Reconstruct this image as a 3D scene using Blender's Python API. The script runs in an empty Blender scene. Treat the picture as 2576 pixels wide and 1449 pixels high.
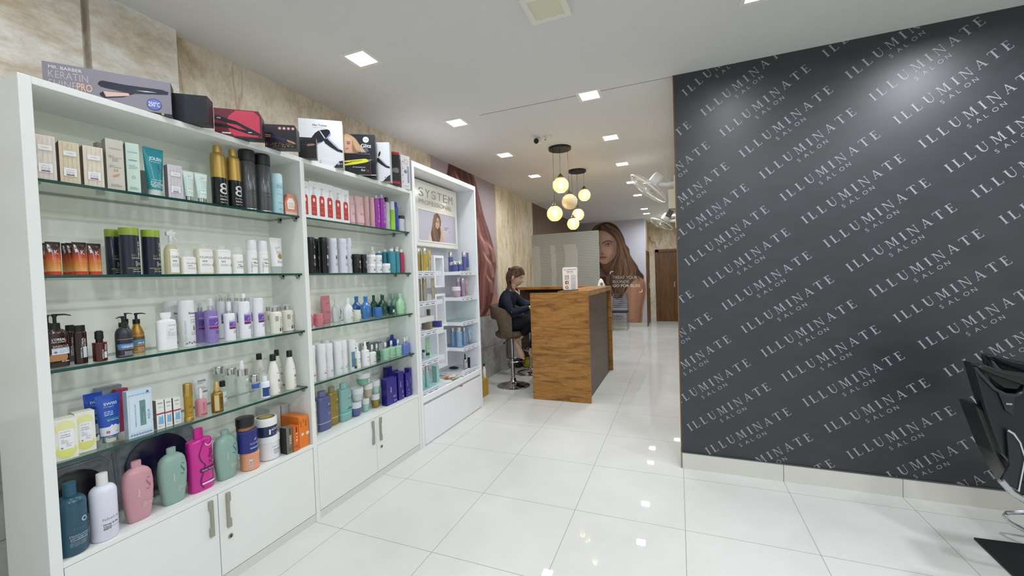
import bpy, bmesh, math, random
import numpy as np
from mathutils import Vector, Matrix
random.seed(7)
scn = bpy.context.scene
COL = scn.collection
PI = math.pi

CAM_R = (0.92658451, 0.37451656, -0.03432912)
CAM_U = (0.02146158, 0.0384758, 0.99902904)
CAM_F = (-0.37547376, 0.92642159, -0.02761336)
CAM_C = (1.791327, -1.729381, 1.387976)
# ------------------------------------------------------------------ camera
cam_d = bpy.data.cameras.new('camera'); cam = bpy.data.objects.new('camera', cam_d); COL.objects.link(cam)
cam_d.sensor_fit = 'HORIZONTAL'; cam_d.sensor_width = 36.0; cam_d.lens = 1030.78 / 2576 * 36.0
cam_d.clip_start = 0.05; cam_d.clip_end = 60
Rv = Vector(CAM_R); Uv = Vector(CAM_U); Fv = Vector(CAM_F)
cam.matrix_world = Matrix(((Rv.x, Uv.x, -Fv.x, CAM_C[0]), (Rv.y, Uv.y, -Fv.y, CAM_C[1]), (Rv.z, Uv.z, -Fv.z, CAM_C[2]), (0, 0, 0, 1)))
scn.camera = cam

# ------------------------------------------------------------------ world and exposure
w = bpy.data.worlds.new('daylight'); scn.world = w; w.use_nodes = True
bg = w.node_tree.nodes['Background']; bg.inputs[0].default_value = (0.92, 0.96, 1.0, 1); bg.inputs[1].default_value = 1.0
scn.view_settings.view_transform = 'Standard'; scn.view_settings.look = 'None'
scn.view_settings.gamma = 1.0; scn.view_settings.use_curve_mapping = False
scn.view_settings.exposure = -0.13
scn.cycles.transparent_max_bounces = 24; scn.cycles.diffuse_bounces = 6; scn.cycles.max_bounces = 14
LAMP_W = 5.7                      # watts of each ceiling panel

H = 2.733                          # ceiling height
# ------------------------------------------------------------------ colours and materials
def lin(c):
    return c / 12.92 if c <= 0.04045 else ((c + 0.055) / 1.055) ** 2.4
def rgb(h):
    h = h.lstrip('#')
    return tuple(lin(int(h[i:i+2], 16) / 255) for i in (0, 2, 4)) + (1,)
_M = {}
def mat(hexc, rough=0.5, metal=0.0, spec=0.5, coat=0.0, vary=0.0, alpha=None):
    key = (hexc, rough, metal, spec, coat, vary)
    if key in _M: return _M[key]
    m = bpy.data.materials.new('paint_' + hexc.strip('#')); m.use_nodes = True
    nt = m.node_tree; b = nt.nodes['Principled BSDF']
    b.inputs['Base Color'].default_value = rgb(hexc); b.inputs['Roughness'].default_value = rough
    b.inputs['Metallic'].default_value = metal; b.inputs['Specular IOR Level'].default_value = spec
    b.inputs['Coat Weight'].default_value = coat; b.inputs['Coat Roughness'].default_value = 0.05
    if vary:
        tc = nt.nodes.new('ShaderNodeTexCoord'); n = nt.nodes.new('ShaderNodeTexNoise'); n.inputs['Scale'].default_value = 9
        mx = nt.nodes.new('ShaderNodeMix'); mx.data_type = 'RGBA'
        c = rgb(hexc); mx.inputs[6].default_value = c; mx.inputs[7].default_value = tuple(x * (1 - vary) for x in c[:3]) + (1,)
        nt.links.new(tc.outputs['Object'], n.inputs['Vector']); nt.links.new(n.outputs['Fac'], mx.inputs[0]); nt.links.new(mx.outputs[2], b.inputs['Base Color'])
    _M[key] = m; return m
def emis(hexc, strength, name='lamp_glow'):
    m = bpy.data.materials.new(name); m.use_nodes = True; nt = m.node_tree; nt.nodes.clear()
    e = nt.nodes.new('ShaderNodeEmission'); o = nt.nodes.new('ShaderNodeOutputMaterial')
    e.inputs[0].default_value = rgb(hexc); e.inputs[1].default_value = strength; nt.links.new(e.outputs[0], o.inputs[0]); return m
def clear(hexc, frac=0.85, rough=0.03, name='clear_glass', body=None, fres=1.45):
    """thin clear sheet: see-through tint mixed with a little body colour, glossy on top by fresnel"""
    m = bpy.data.materials.new(name); m.use_nodes = True; nt = m.node_tree; nt.nodes.clear(); N = nt.nodes.new
    o = N('ShaderNodeOutputMaterial'); tr = N('ShaderNodeBsdfTransparent'); tr.inputs[0].default_value = rgb(hexc)
    df = N('ShaderNodeBsdfDiffuse'); df.inputs[0].default_value = rgb(body or hexc)
    gl = N('ShaderNodeBsdfGlossy'); gl.inputs['Roughness'].default_value = rough; gl.inputs[0].default_value = (1, 1, 1, 1)
    a = N('ShaderNodeMixShader'); a.inputs[0].default_value = frac; b = N('ShaderNodeMixShader'); f = N('ShaderNodeFresnel'); f.inputs[0].default_value = fres
    L = nt.links.new; L(df.outputs[0], a.inputs[1]); L(tr.outputs[0], a.inputs[2]); ge = N('ShaderNodeNewGeometry'); mu = N('ShaderNodeMath'); mu.operation = 'MULTIPLY'; iv = N('ShaderNodeMath'); iv.operation = 'SUBTRACT'; iv.inputs[0].default_value = 1.0
    L(ge.outputs['Backfacing'], iv.inputs[1]); L(f.outputs[0], mu.inputs[0]); L(iv.outputs[0], mu.inputs[1]); L(mu.outputs[0], b.inputs[0]); L(a.outputs[0], b.inputs[1]); L(gl.outputs[0], b.inputs[2]); L(b.outputs[0], o.inputs[0])
    return m
def nodes_of(name):
    m = bpy.data.materials.new(name); m.use_nodes = True; nt = m.node_tree
    return m, nt, nt.nodes['Principled BSDF'], nt.nodes.new, nt.links.new
def ramp(N, stops):
    r = N('ShaderNodeValToRGB'); cr = r.color_ramp
    while len(cr.elements) < len(stops): cr.elements.new(0.5)
    for e, (p, c) in zip(cr.elements, stops): e.position = p; e.color = rgb(c)
    return r
def mixc(N, L, fac, a, b, mode='MIX'):
    m = N('ShaderNodeMix'); m.data_type = 'RGBA'; m.blend_type = mode
    for s, v in ((0, fac), (6, a), (7, b)):
        if hasattr(v, 'is_linked'): L(v, m.inputs[s])
        else: m.inputs[s].default_value = v if s == 0 or len(v) == 4 and not isinstance(v, str) else rgb(v)
    return m.outputs[2]
def noise(N, L, vec, scale, detail=4, dist=0.0, rough=0.5, sc=(1, 1, 1)):
    mp = N('ShaderNodeMapping'); mp.inputs['Scale'].default_value = sc; L(vec, mp.inputs['Vector'])
    n = N('ShaderNodeTexNoise'); n.inputs['Scale'].default_value = scale; n.inputs['Detail'].default_value = detail
    n.inputs['Distortion'].default_value = dist; n.inputs['Roughness'].default_value = rough; L(mp.outputs[0], n.inputs['Vector']); return n.outputs['Fac']
def mathn(N, L, op, a, b=0.0, c=None):
    m = N('ShaderNodeMath'); m.operation = op
    for i, v in enumerate((a, b) if c is None else (a, b, c)):
        if hasattr(v, 'is_linked'): L(v, m.inputs[i])
        else: m.inputs[i].default_value = v
    return m.outputs[0]

def marble_mat(name, light, mid, dark, vein, streak=1.0, vein_amt=0.8):
    m, nt, b, N, L = nodes_of(name)
    tc = N('ShaderNodeTexCoord').outputs['Object']
    n1 = noise(N, L, tc, 3.4, 12, 0.25, 0.72, (1, 1.0 * streak, 0.8 / streak ** .5))
    r1 = ramp(N, [(0.36, dark), (0.46, mid), (0.55, light), (0.8, light)]); L(n1, r1.inputs[0])
    n2 = noise(N, L, tc, 26, 8, 0.3, 0.75, (1, 1.2 * streak, 0.8))
    r2 = ramp(N, [(0.35, '#B9A890'), (0.6, '#FFFFFF')]); L(n2, r2.inputs[0])
    base = mixc(N, L, 0.35, r1.outputs[0], r2.outputs[0], 'MULTIPLY')
    n3 = noise(N, L, tc, 1.15, 5, 0.5, 0.55, (1, 1.9 * streak, 0.25)); n4 = noise(N, L, tc, 1.7, 3, 0.3, 0.5, (1, 1, .8))
    v = mathn(N, L, 'ABSOLUTE', mathn(N, L, 'SUBTRACT', n3, 0.5))
    rv = ramp(N, [(0.0, '#FFFFFF'), (0.006, '#909090'), (0.014, '#000000')]); L(v, rv.inputs[0])
    fac = mathn(N, L, 'MULTIPLY', mathn(N, L, 'MULTIPLY', rv.outputs[0], vein_amt), mathn(N, L, 'SMOOTH_MIN', mathn(N, L, 'MULTIPLY', mathn(N, L, 'MAXIMUM', mathn(N, L, 'SUBTRACT', n4, .42), 0.0), 8.0), 1.0, 0.1))
    L(mixc(N, L, fac, base, vein), b.inputs['Base Color']); b.inputs['Roughness'].default_value = 0.45
    return m
M_STONE_L = marble_mat('stone_paper_front', '#F0ECE6', '#E2D8CA', '#C9B598', '#9A7A48', 0.45, 0.35)
M_STONE = marble_mat('stone_paper', '#E6DAC8', '#D6C7B0', '#BCA88A', '#94702E', 1.2, 0.6)
M_STONE_Y = marble_mat('stone_paper_cream', '#E8DEC8', '#DBCDB0', '#C9B590', '#9A6E22', 1.9, 0.95)
M_STONE_DADO = marble_mat('grey_marble', '#C6C6C4', '#B5B4B1', '#A19F9B', '#8F8B84', 0.6, 0.25)

def wood_mat(name, light, mid, dark, axis='Z', scale=1.0, rough=0.42, knots=True):
    """grain runs at right angles to AXIS"""
    m, nt, b, N, L = nodes_of(name)
    tc = N('ShaderNodeTexCoord').outputs['Object']
    sc = {'Z': (1.0, 1.0, 7.0), 'X': (9.0, 9.0, 0.7), 'Y': (1.0, 9.0, 0.7)}[axis]
    n1 = noise(N, L, tc, 2.0 * scale, 6, 1.1, 0.6, sc)
    r1 = ramp(N, [(0.28, dark), (0.45, mid), (0.62, light), (0.8, mid)]); L(n1, r1.inputs[0])
    n2 = noise(N, L, tc, 9 * scale, 8, 0.3, 0.75, sc)
    r2 = ramp(N, [(0.35, '#8A7358'), (0.6, '#FFFFFF')]); L(n2, r2.inputs[0])
    c = mixc(N, L, 0.45, r1.outputs[0], r2.outputs[0], 'MULTIPLY')
    if knots:
        mp = N('ShaderNodeMapping'); mp.inputs['Scale'].default_value = (2.6, 2.6, 6.5); L(tc, mp.inputs['Vector'])
        vo = N('ShaderNodeTexVoronoi'); vo.inputs['Scale'].default_value = 1.0; L(mp.outputs[0], vo.inputs['Vector'])
        rk = ramp(N, [(0.0, '#FFFFFF'), (0.10, '#606060'), (0.24, '#000000')]); L(vo.outputs['Distance'], rk.inputs[0])
        nk = mathn(N, L, 'MULTIPLY', rk.outputs[0], mathn(N, L, 'ADD', n2, 0.1))
        c = mixc(N, L, nk, c, dark)
    L(c, b.inputs['Base Color']); b.inputs['Roughness'].default_value = rough
    return m
M_DESK = wood_mat('desk_wood', '#BA8440', '#A06E30', '#63421E', 'Z', 1.6)
M_DESK_DK = wood_mat('desk_side_wood', '#665041', '#5A463A', '#46372F')
M_DOORW = wood_mat('door_wood', '#805A30', '#6E4A24', '#523518', 'X', 1.0, 0.4, False)
M_PANELW = wood_mat('panel_wood', '#7D634B', '#6D5540', '#57432F', 'X', 1.0, 0.5, False)
M_EDGEW = mat('#6E4A30', .5)

M_LAM = mat('#E9EBE8', 0.28, 0, 0.5, 0.0, 0.03)          # white laminate
M_LAM_IN = mat('#F7FAF0', 0.5, 0, 0.5, 0, 0.02)
M_CHROME = mat('#C9CACC', 0.12, 1.0); M_STEEL = mat('#A8A69C', 0.32, 1.0); M_NICKEL = mat('#A9A697', 0.38, 0.6)
M_BLACK = mat('#141416', 0.35); M_DARK = mat('#1B1C20', 0.5)
M_GLASS = clear('#FAFEFC', 0.985, 0.02, 'shelf_glass', '#C9DCD2')
M_GLASSEDGE = mat('#17443C', 0.12, 0, 0.6)
M_CEIL = mat('#DCDBD9', 0.85, 0, 0.2, 0, 0.05)

# ------------------------------------------------------------------ mesh helpers
def link(name, me, parent=None, mats=()):
    o = bpy.data.objects.new(name, me); COL.objects.link(o)
    for m_ in mats: me.materials.append(m_)
    if parent is not None: o.parent = parent
    return o
def empty(name, loc=(0, 0, 0), rz=0):
    o = bpy.data.objects.new(name, None); COL.objects.link(o); o.location = loc; o.rotation_euler = (0, 0, rz); o.empty_display_size = .05; return o
def tag(o, label, cat, group=None, kind=None):
    o['label'] = label; o['category'] = cat
    if group: o['group'] = group
    if kind: o['kind'] = kind
    return o
class MB:
    """collects shapes; each face carries a material slot"""
    def __init__(s): s.v = []; s.f = []; s.m = []; s.mats = []; s.sm = []
    def slot(s, m):
        if m not in s.mats: s.mats.append(m)
        return s.mats.index(m)
    def add(s, vs, fs, m, smooth=False):
        k = len(s.v); s.v += [tuple(v) for v in vs]; i = s.slot(m)
        for f in fs: s.f.append([k + a for a in f]); s.m.append(i); s.sm.append(smooth)
        return s
    def box(s, x0, x1, y0, y1, z0, z1, m, M=None):
        vs = [Vector((x, y, z)) for z in (z0, z1) for y in (y0, y1) for x in (x0, x1)]
        if M is not None: vs = [M @ v for v in vs]
        return s.add(vs, [(0, 2, 3, 1), (4, 5, 7, 6), (0, 1, 5, 4), (2, 6, 7, 3), (0, 4, 6, 2), (1, 3, 7, 5)], m)
    def loft(s, rings, m, cap0=True, cap1=True, smooth=True):
        n = len(rings[0]); vs = [p for r in rings for p in r]; fs = []
        for i in range(len(rings) - 1):
            for j in range(n):
                a = i * n + j; b = i * n + (j + 1) % n
                fs.append((a, b, b + n, a + n))
        if cap0: fs.append(tuple(reversed(range(n))))
        if cap1: fs.append(tuple((len(rings) - 1) * n + j for j in range(n)))
        return s.add(vs, fs, m, smooth)
    def lathe(s, prof, m, c=(0, 0), n=24, e=2.0, M=None):
        """prof: (z, rx, ry)"""
        rings = []
        for p in prof:
            z, rx, ry = p[0], p[1], (p[2] if len(p) > 2 else p[1]); r = []
            for j in range(n):
                a = 2 * PI * j / n; ca, sa = math.cos(a), math.sin(a)
                q = (abs(ca) ** e + abs(sa) ** e) ** (-1 / e)
                v = Vector((c[0] + rx * q * ca, c[1] + ry * q * sa, z)); r.append(M @ v if M is not None else v)
            rings.append(r)
        return s.loft(rings, m)
    def tube(s, pts, r, m, n=8, closed=False):
        pts = [Vector(p) for p in pts]; rings = []; up = None; N_ = len(pts)
        for i, p in enumerate(pts):
            if closed: t = (pts[(i + 1) % N_] - pts[i - 1])
            else: t = pts[min(i + 1, N_ - 1)] - pts[max(i - 1, 0)]
            t.normalize()
            if up is None: up = t.orthogonal().normalized()
            up = (up - t * up.dot(t)).normalized(); bi = t.cross(up)
            rr = r[i] if isinstance(r, (list, tuple)) else r
            rings.append([p + (up * math.cos(2 * PI * j / n) + bi * math.sin(2 * PI * j / n)) * rr for j in range(n)])
        if closed: rings.append(rings[0]); return s.loft(rings, m, False, False)
        return s.loft(rings, m)
    def poly(s, pts, m, depth=None):
        """flat polygon (3d points); with depth vector it becomes a slab"""
        pts = [Vector(p) for p in pts]; n = len(pts)
        if depth is None: return s.add(pts, [tuple(range(n))], m)
        d = Vector(depth)
        fs = [tuple(reversed(range(n))), tuple(range(n, 2 * n))] + [(i, (i + 1) % n, (i + 1) % n + n, i + n) for i in range(n)]
        return s.add(pts + [p + d for p in pts], fs, m)
    def disc(s, c, r, m, nrm=(1, 0, 0), n=24, ry=None):
        q = Vector(nrm).to_track_quat('Z', 'Y'); c = Vector(c); ry = ry or r
        return s.add([c + q @ Vector((r * math.cos(2 * PI * i / n), ry * math.sin(2 * PI * i / n), 0)) for i in range(n)], [tuple(range(n))], m)
    def build(s, name, parent=None, angle=40, recalc=True, bevel=0):
        me = bpy.data.meshes.new(name); me.from_pydata(s.v, [], s.f)
        for m_ in s.mats: me.materials.append(m_)
        me.polygons.foreach_set('material_index', s.m); me.polygons.foreach_set('use_smooth', s.sm)
        if recalc:
            bm = bmesh.new(); bm.from_mesh(me)
            if bevel:
                bmesh.ops.remove_doubles(bm, verts=bm.verts, dist=1e-5)
                bmesh.ops.bevel(bm, geom=[e for e in bm.edges if len(e.link_faces) == 2 and e.calc_face_angle(0) > .5], offset=bevel, segments=2, affect='EDGES', profile=.5)
            bmesh.ops.recalc_face_normals(bm, faces=bm.faces); bm.to_mesh(me); bm.free()
        me.update()
        if any(s.sm): me.set_sharp_from_angle(angle=math.radians(angle))
        o = bpy.data.objects.new(name, me); COL.objects.link(o)
        if parent is not None: o.parent = parent
        return o
def arc(c, r, a0, a1, n, f):
    return [f(c[0] + r * math.cos(a0 + (a1 - a0) * i / n), c[1] + r * math.sin(a0 + (a1 - a0) * i / n)) for i in range(n + 1)]

# text as flat triangles: cached, unit cap height
_T = {}
def text_geo(s, bold=0):
    key = s; s = (s, bool(bold))
    if s in _T: return _T[s]
    c = bpy.data.curves.new('t', 'FONT'); c.body = key; c.offset = .015 if bold and 'M' not in key.upper() else 0; c.size = 1.0; c.resolution_u = 4
    o = bpy.data.objects.new('t', c); COL.objects.link(o)
    dg = bpy.context.evaluated_depsgraph_get(); me = bpy.data.meshes.new_from_object(o.evaluated_get(dg))
    vs = [(v.co.x, v.co.y) for v in me.vertices]; fs = [tuple(p.vertices) for p in me.polygons]
    bpy.data.objects.remove(o); bpy.data.curves.remove(c); bpy.data.meshes.remove(me)
    if not vs: _T[s] = ([], [], 0); return _T[s]
    x0 = min(v[0] for v in vs); x1 = max(v[0] for v in vs)
    vs = [((v[0] - x0) / 0.72, v[1] / 0.72) for v in vs]
    _T[s] = (vs, fs, (x1 - x0) / 0.72); return _T[s]

# ------------------------------------------------------------------ room shell
def struct(o): o['kind'] = 'structure'; return o
XW = -0.66; YW = 1.356; XC = 1.795; YB = 9.10; YD = 10.42; YF = -3.4; XE = 4.4
def floor_mat():
    m, nt, b, N, L = nodes_of('glazed_floor_tile')
    tc = N('ShaderNodeTexCoord').outputs['Object']; sp = N('ShaderNodeSeparateXYZ'); L(tc, sp.inputs[0])
    fac = None
    for ax in ('X', 'Y'):
        f = mathn(N, L, 'FRACT', mathn(N, L, 'ADD', mathn(N, L, 'DIVIDE', sp.outputs[ax], 0.6), 10.5))
        d = mathn(N, L, 'ABSOLUTE', mathn(N, L, 'SUBTRACT', f, 0.5))
        g = mathn(N, L, 'LESS_THAN', d, 0.0022)
        fac = g if fac is None else mathn(N, L, 'MAXIMUM', fac, g)
    n = noise(N, L, tc, 1.6, 5, .4, .6); r = ramp(N, [(.3, '#CCCBC6'), (.6, '#D4D4D0'), (.8, '#DADAD7')]); L(n, r.inputs[0])
    L(mixc(N, L, fac, r.outputs[0], '#8E8A82'), b.inputs['Base Color'])
    b.inputs['Roughness'].default_value = 0.02; b.inputs['Specular IOR Level'].default_value = 0.06
    return m
s = MB().box(XW - .1, XE + .1, YF, YD + .1, -.08, 0, floor_mat()).build('floor'); struct(s)
s = MB().box(XW - .1, XE + .1, YF, YD + .1, H, H + .1, M_CEIL).build('ceiling'); struct(s)
s = MB().box(0.30, XC, YW + .01, YW + .0145, H - .0012, H, mat('#77736A', .9)).build('trim_ceiling_seam'); struct(s)

def dark_wall_mat():
    m, nt, b, N, L = nodes_of('charcoal_wall_film')
    tc = N('ShaderNodeTexCoord').outputs['Object']
    n = noise(N, L, tc, 5, 6, .2, .6, (1, 1, 2.4)); r = ramp(N, [(.3, '#2A2C30'), (.7, '#33353A')]); L(n, r.inputs[0])
    n2 = noise(N, L, tc, 60, 3, .1, .6, (.25, 1, 3)); r2 = ramp(N, [(.78, '#000000'), (.86, '#5A5A5E')]); L(n2, r2.inputs[0])
    L(mixc(N, L, .12, r.outputs[0], r2.outputs[0], 'ADD'), b.inputs['Base Color'])
    b.inputs['Roughness'].default_value = 0.42; b.inputs['Specular IOR Level'].default_value = 0.7
    return m
M_CHAR = dark_wall_mat(); M_PLAIN = mat('#CFCBC0', .8, 0, .2, 0, .04)
# wall_right: charcoal face towards the shop, plain wall along the passage behind it
mb = MB().box(XC, XE, YW, YW + .07, 0, H, M_CHAR).box(XC + .006, XC + .12, YW + .07, YD, 0, H, M_PLAIN)
wall_right = struct(mb.build('wall_right'))
struct(MB().box(XC - .008, XC, YW - .003, YW + .074, 0.11, H, M_EDGEW).build('trim_corner_strip'))
bbm = MB(); M_BB = mat('#DAD8CF', .25, 0, .5, 0, .03)
for i, x in enumerate((1.795, 2.4, 3.0, 3.6, 4.2)):
    bbm.box(x + (.0015 if i else 0), min(x + .605, XE) - .0015 if i < 4 else XE, YW - .011, YW, 0, .110, M_BB)
bbm.box(XC - .011, XC, YW - .011, YW + .08, 0, .110, mat('#8C8276', .6))
struct(bbm.build('baseboard_right'))
mbt = MB(); 
for i in range(15): mbt.box(XC + (i * .17), XC + (i * .17) + .168, YW - .0125, YW - .0005, .110, .1135, mat('#55565C', .6))
struct(mbt.build('trim_film_edge'))

# lettering on the charcoal wall
def serif(ch):
    """flat pieces of a wide roman capital, cap height 1"""
    t = .165; h_ = .06; sf = .05
    P = []
    def q(*p): P.append(list(p))
    def bar(x, w_, ext=.09):          # upright stem with serifs
        q((x, 0), (x + w_, 0), (x + w_, 1), (x, 1))
        for z in (0, 1 - h_): q((x - ext, z), (x + w_ + ext, z), (x + w_ + ext, z + h_), (x - ext, z + h_))
    if ch == 'I': bar(.10, t); W = .34
    elif ch == 'L': bar(.10, t); q((.1, 0), (.66, 0), (.66, .06), (.1, .06)); q((.61, 0), (.66, 0), (.69, .25), (.65, .25)); W = .70
    elif ch == 'E':
        bar(.10, t)
        for z, xe in ((0, .68), (.94, .62), (.49, .52)): q((.1, z), (xe, z), (xe, z + .06), (.1, z + .06))
        q((.63, 0), (.68, 0), (.70, .22), (.66, .22)); q((.58, .80), (.61, .80), (.62, 1), (.57, 1)); q((.49, .40), (.52, .40), (.52, .64), (.49, .64)); W = .72
    elif ch == 'T':
        q((.36, 0), (.36 + t, 0), (.36 + t, 1), (.36, 1)); q((.27, 0), (.36 + t + .09, 0), (.36 + t + .09, h_), (.27, h_))
        q((.02, .94), (.84, .94), (.84, 1), (.02, 1)); q((.01, .76), (.045, .76), (.08, .96), (.02, 1)); q((.815, .76), (.85, .76), (.84, 1), (.78, .96)); W = .86
    elif ch == 'A':
        q((.06, 0), (.11, 0), (.46, .93), (.42, 1)); q((.66, 0), (.83, 0), (.49, 1), (.38, 1)); q((.22, .32), (.66, .32), (.66, .38), (.24, .38))
        q((-.02, 0), (.20, 0), (.20, h_), (-.02, h_)); q((.57, 0), (.92, 0), (.92, h_), (.57, h_)); W = .90
    elif ch == 'N':
        q((.13, 0), (.19, 0), (.19, 1), (.13, 1)); q((.80, 0), (.86, 0), (.86, 1), (.80, 1)); q((.10, 1), (.27, 1), (.86, .0), (.77, 0))
        q((.04, 0), (.28, 0), (.28, h_), (.04, h_)); q((.70, 1 - h_), (.95, 1 - h_), (.95, 1), (.70, 1)); q((.02, 1 - h_), (.2, 1 - h_), (.2, 1), (.02, 1)); W = .96
    elif ch == 'M':
        q((.11, 0), (.17, 0), (.20, 1), (.15, 1)); q((.86, 0), (1.01, 0), (.97, 1), (.83, 1)); q((.15, 1), (.30, 1), (.61, .08), (.54, .0)); q((.54, 0), (.59, .02), (.88, 1), (.82, 1))
        q((.02, 0), (.26, 0), (.26, h_), (.02, h_)); q((.77, 0), (1.1, 0), (1.1, h_), (.77, h_)); q((.04, 1 - h_), (.2, 1 - h_), (.2, 1), (.04, 1)); q((.85, 1 - h_), (1.06, 1 - h_), (1.06, 1), (.85, 1)); W = 1.12
    elif ch == 'U':
        def U(x0, x1, wl, wr):
            n = 10; o = []; c = ((x0 + x1) / 2, .36)
            for i in range(n + 1):
                a = PI + PI * i / n; rx = (x1 - x0) / 2
                o.append(((c[0] + rx * math.cos(a), c[1] + .38 * math.sin(a))))
            inn = [(c[0] + ((x1 - x0) / 2 - (wl if math.cos(PI + PI * i / n) < 0 else wr)) * math.cos(PI + PI * i / n), c[1] + .30 * math.sin(PI + PI * i / n)) for i in range(n + 1)]
            for i in range(n): q(o[i], o[i + 1], inn[i + 1], inn[i])
        U(.12, .80, t, .05)
        q((.12, .36), (.12 + t, .36), (.12 + t, 1), (.12, 1)); q((.75, .36), (.80, .36), (.80, 1), (.75, 1))
        q((.03, 1 - h_), (.34, 1 - h_), (.34, 1), (.03, 1)); q((.66, 1 - h_), (.89, 1 - h_), (.89, 1), (.66, 1)); W = .92
    return P, W
def wall_letters():
    word = 'ILLUMINATE'; LEN = .590; CH = .051
    gl = [serif(c) for c in word]; gap = (LEN - CH * sum(g[1] for g in gl)) / (len(word) - 1)
    sal = [text_geo(c) for c in 'SALON']
    bm = bmesh.new(); ct, st = .827 / math.hypot(.827, .562), .562 / math.hypot(.827, .562); y = YW - .0012
    def put(o, p):
        return bm.verts.new((o[0] + p[0] * ct - p[1] * st, y, o[1] + p[0] * st + p[1] * ct))
    for a in range(-8, 14):
        for b_ in range(-8, 24):
            ox = 2.086 + .569 * a + .11225 * b_; oz = 1.114 + .3866 * a - .1538 * b_
            if ox < XC - .75 or ox > XE + .1 or oz < -.4 or oz > H + .1: continue
            x = 0; kk = 0
            for P, W in gl:
                for q in P:
                    kk += 1; y = YW - .0012 - .00002 * (kk % 7)
                    try: bm.faces.new([put((ox, oz), ((px * CH + x), pz * CH)) for px, pz in q])
                    except ValueError: pass
                x += W * CH + gap
            y = YW - .0012; cs = .0235; pitch = .0405; sx, sz = .2045, -.0425      # SALON, set under the name in the text's own frame
            for k, (vs, fs, wd) in enumerate(sal):
                x0 = sx + k * pitch; V = [put((ox, oz), (x0 + vx * cs * 1.12, sz + vz * cs)) for vx, vz in vs]
                for f in fs:
                    try: bm.faces.new([V[i] for i in f])
                    except ValueError: pass
    for co, no in (((XC, 0, 0), (-1, 0, 0)), ((XE, 0, 0), (1, 0, 0)), ((0, 0, .114), (0, 0, -1)), ((0, 0, H), (0, 0, 1))):
        bmesh.ops.bisect_plane(bm, geom=bm.verts[:] + bm.edges[:] + bm.faces[:], plane_co=co, plane_no=no, clear_outer=True)
    for f in bm.faces:
        if f.normal.y > 0: f.normal_flip()
    me = bpy.data.meshes.new('wall_lettering'); bm.to_mesh(me); bm.free(); me.materials.append(mat('#9C9CA4', .4))
    o = link('wall_lettering', me, wall_right); return o
wall_letters()

# left wall
mb = MB()
mb.box(XW - .1, XW, YF, -.36, .9, H, M_STONE_L); mb.box(XW - .1, XW, -.36, 3.73, .9, H, M_STONE); mb.box(XW - .1, XW, 3.73, 5.44, .9, H, M_STONE_Y)
mb.box(XW - .1, XW, 5.44, YB, 0, H, M_PANELW)
mb.box(XW - .1, XW - .004, YF, 5.44, 0, .9, M_STONE_DADO)
struct(mb.build('wall_left'))
struct(MB().box(XW, -.605, -.70, -.355, .9, H, M_STONE_L).build('trim_pillar_front'))
struct(MB().box(XW, -.607, -2.6, -.728, .9, H, M_STONE_L).build('trim_pillar_shop'))
struct(MB().box(XW, -.635, 3.74, 4.25, .87, H, M_STONE_Y).build('trim_pillar_back'))
gm = mat('#8F8E8B', .7); mb = MB()
for y in (-.4, .5, 1.4, 2.3, 3.2): mb.box(XW - .004, XW - .001, y, y + .003, 0, .87, gm)
mb.box(XW - .004, XW - .001, YF, 5.4, .43, .433, gm)
struct(mb.build('trim_dado_joints'))
struct(MB().box(XW - .003, -.585, 3.80, 4.02, 0, .87, M_STONE_DADO).build('trim_dado_pillar'))

# back wall of the shop and the passage beyond it
struct(MB().box(XW - .1, 1.05, YB, YB + .1, 0, H, M_PLAIN).build('wall_back'))
struct(MB().box(XW, 1.052, YB - .012, YB, 0, .105, mat('#C9C8BB', .3)).build('baseboard_back'))
mb = MB().box(.95, 1.05, YB + .1, YD, 0, H, M_STONE_Y)
mb.box(1.05, 1.22, YD, YD + .1, 0, H, M_STONE_Y); mb.box(1.22, XC + .1, YD, YD + .1, 2.0, H, M_STONE_Y)
struct(mb.build('wall_passage'))
struct(MB().box(1.05, 1.215, YD - .012, YD, 0, .11, mat('#D2D1C8', .3)).build('baseboard_passage'))
def door(name, frame, leaf, handle):
    r = empty(name); r['kind'] = 'structure'
    for n_, bx, m_ in (('door_frame', frame, M_DOORW), ('door_leaf', leaf, M_DOORW)):
        mb = MB()
        for b_ in bx: mb.box(*b_, m_)
        mb.build(n_, r, bevel=.004)
    mb = MB(); mb.box(*handle, M_NICKEL); mb.build('door_handle', r); return r
door('door_1', [(1.215, 1.31, YD - .03, YD + .02, 0, 2.0), (1.215, XC + .005, YD - .03, YD + .02, 1.925, 2.0)], [(1.31, XC + .01, YD + .0, YD + .04, 0, 1.925)], (1.69, 1.72, YD - .02, YD + .0, .95, 1.1))
door('door_2', [(1.05, 1.075, YB + .12, YB + .20, 0, 1.93), (1.05, 1.075, YB + .12, YB + 1.1, 1.86, 1.93), (1.05, 1.075, YB + 1.02, YB + 1.1, 0, 1.93)], [(1.05, 1.06, YB + .20, YB + 1.02, 0, 1.86)], (1.06, 1.09, YB + .9, YB + .93, .95, 1.1))

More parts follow.
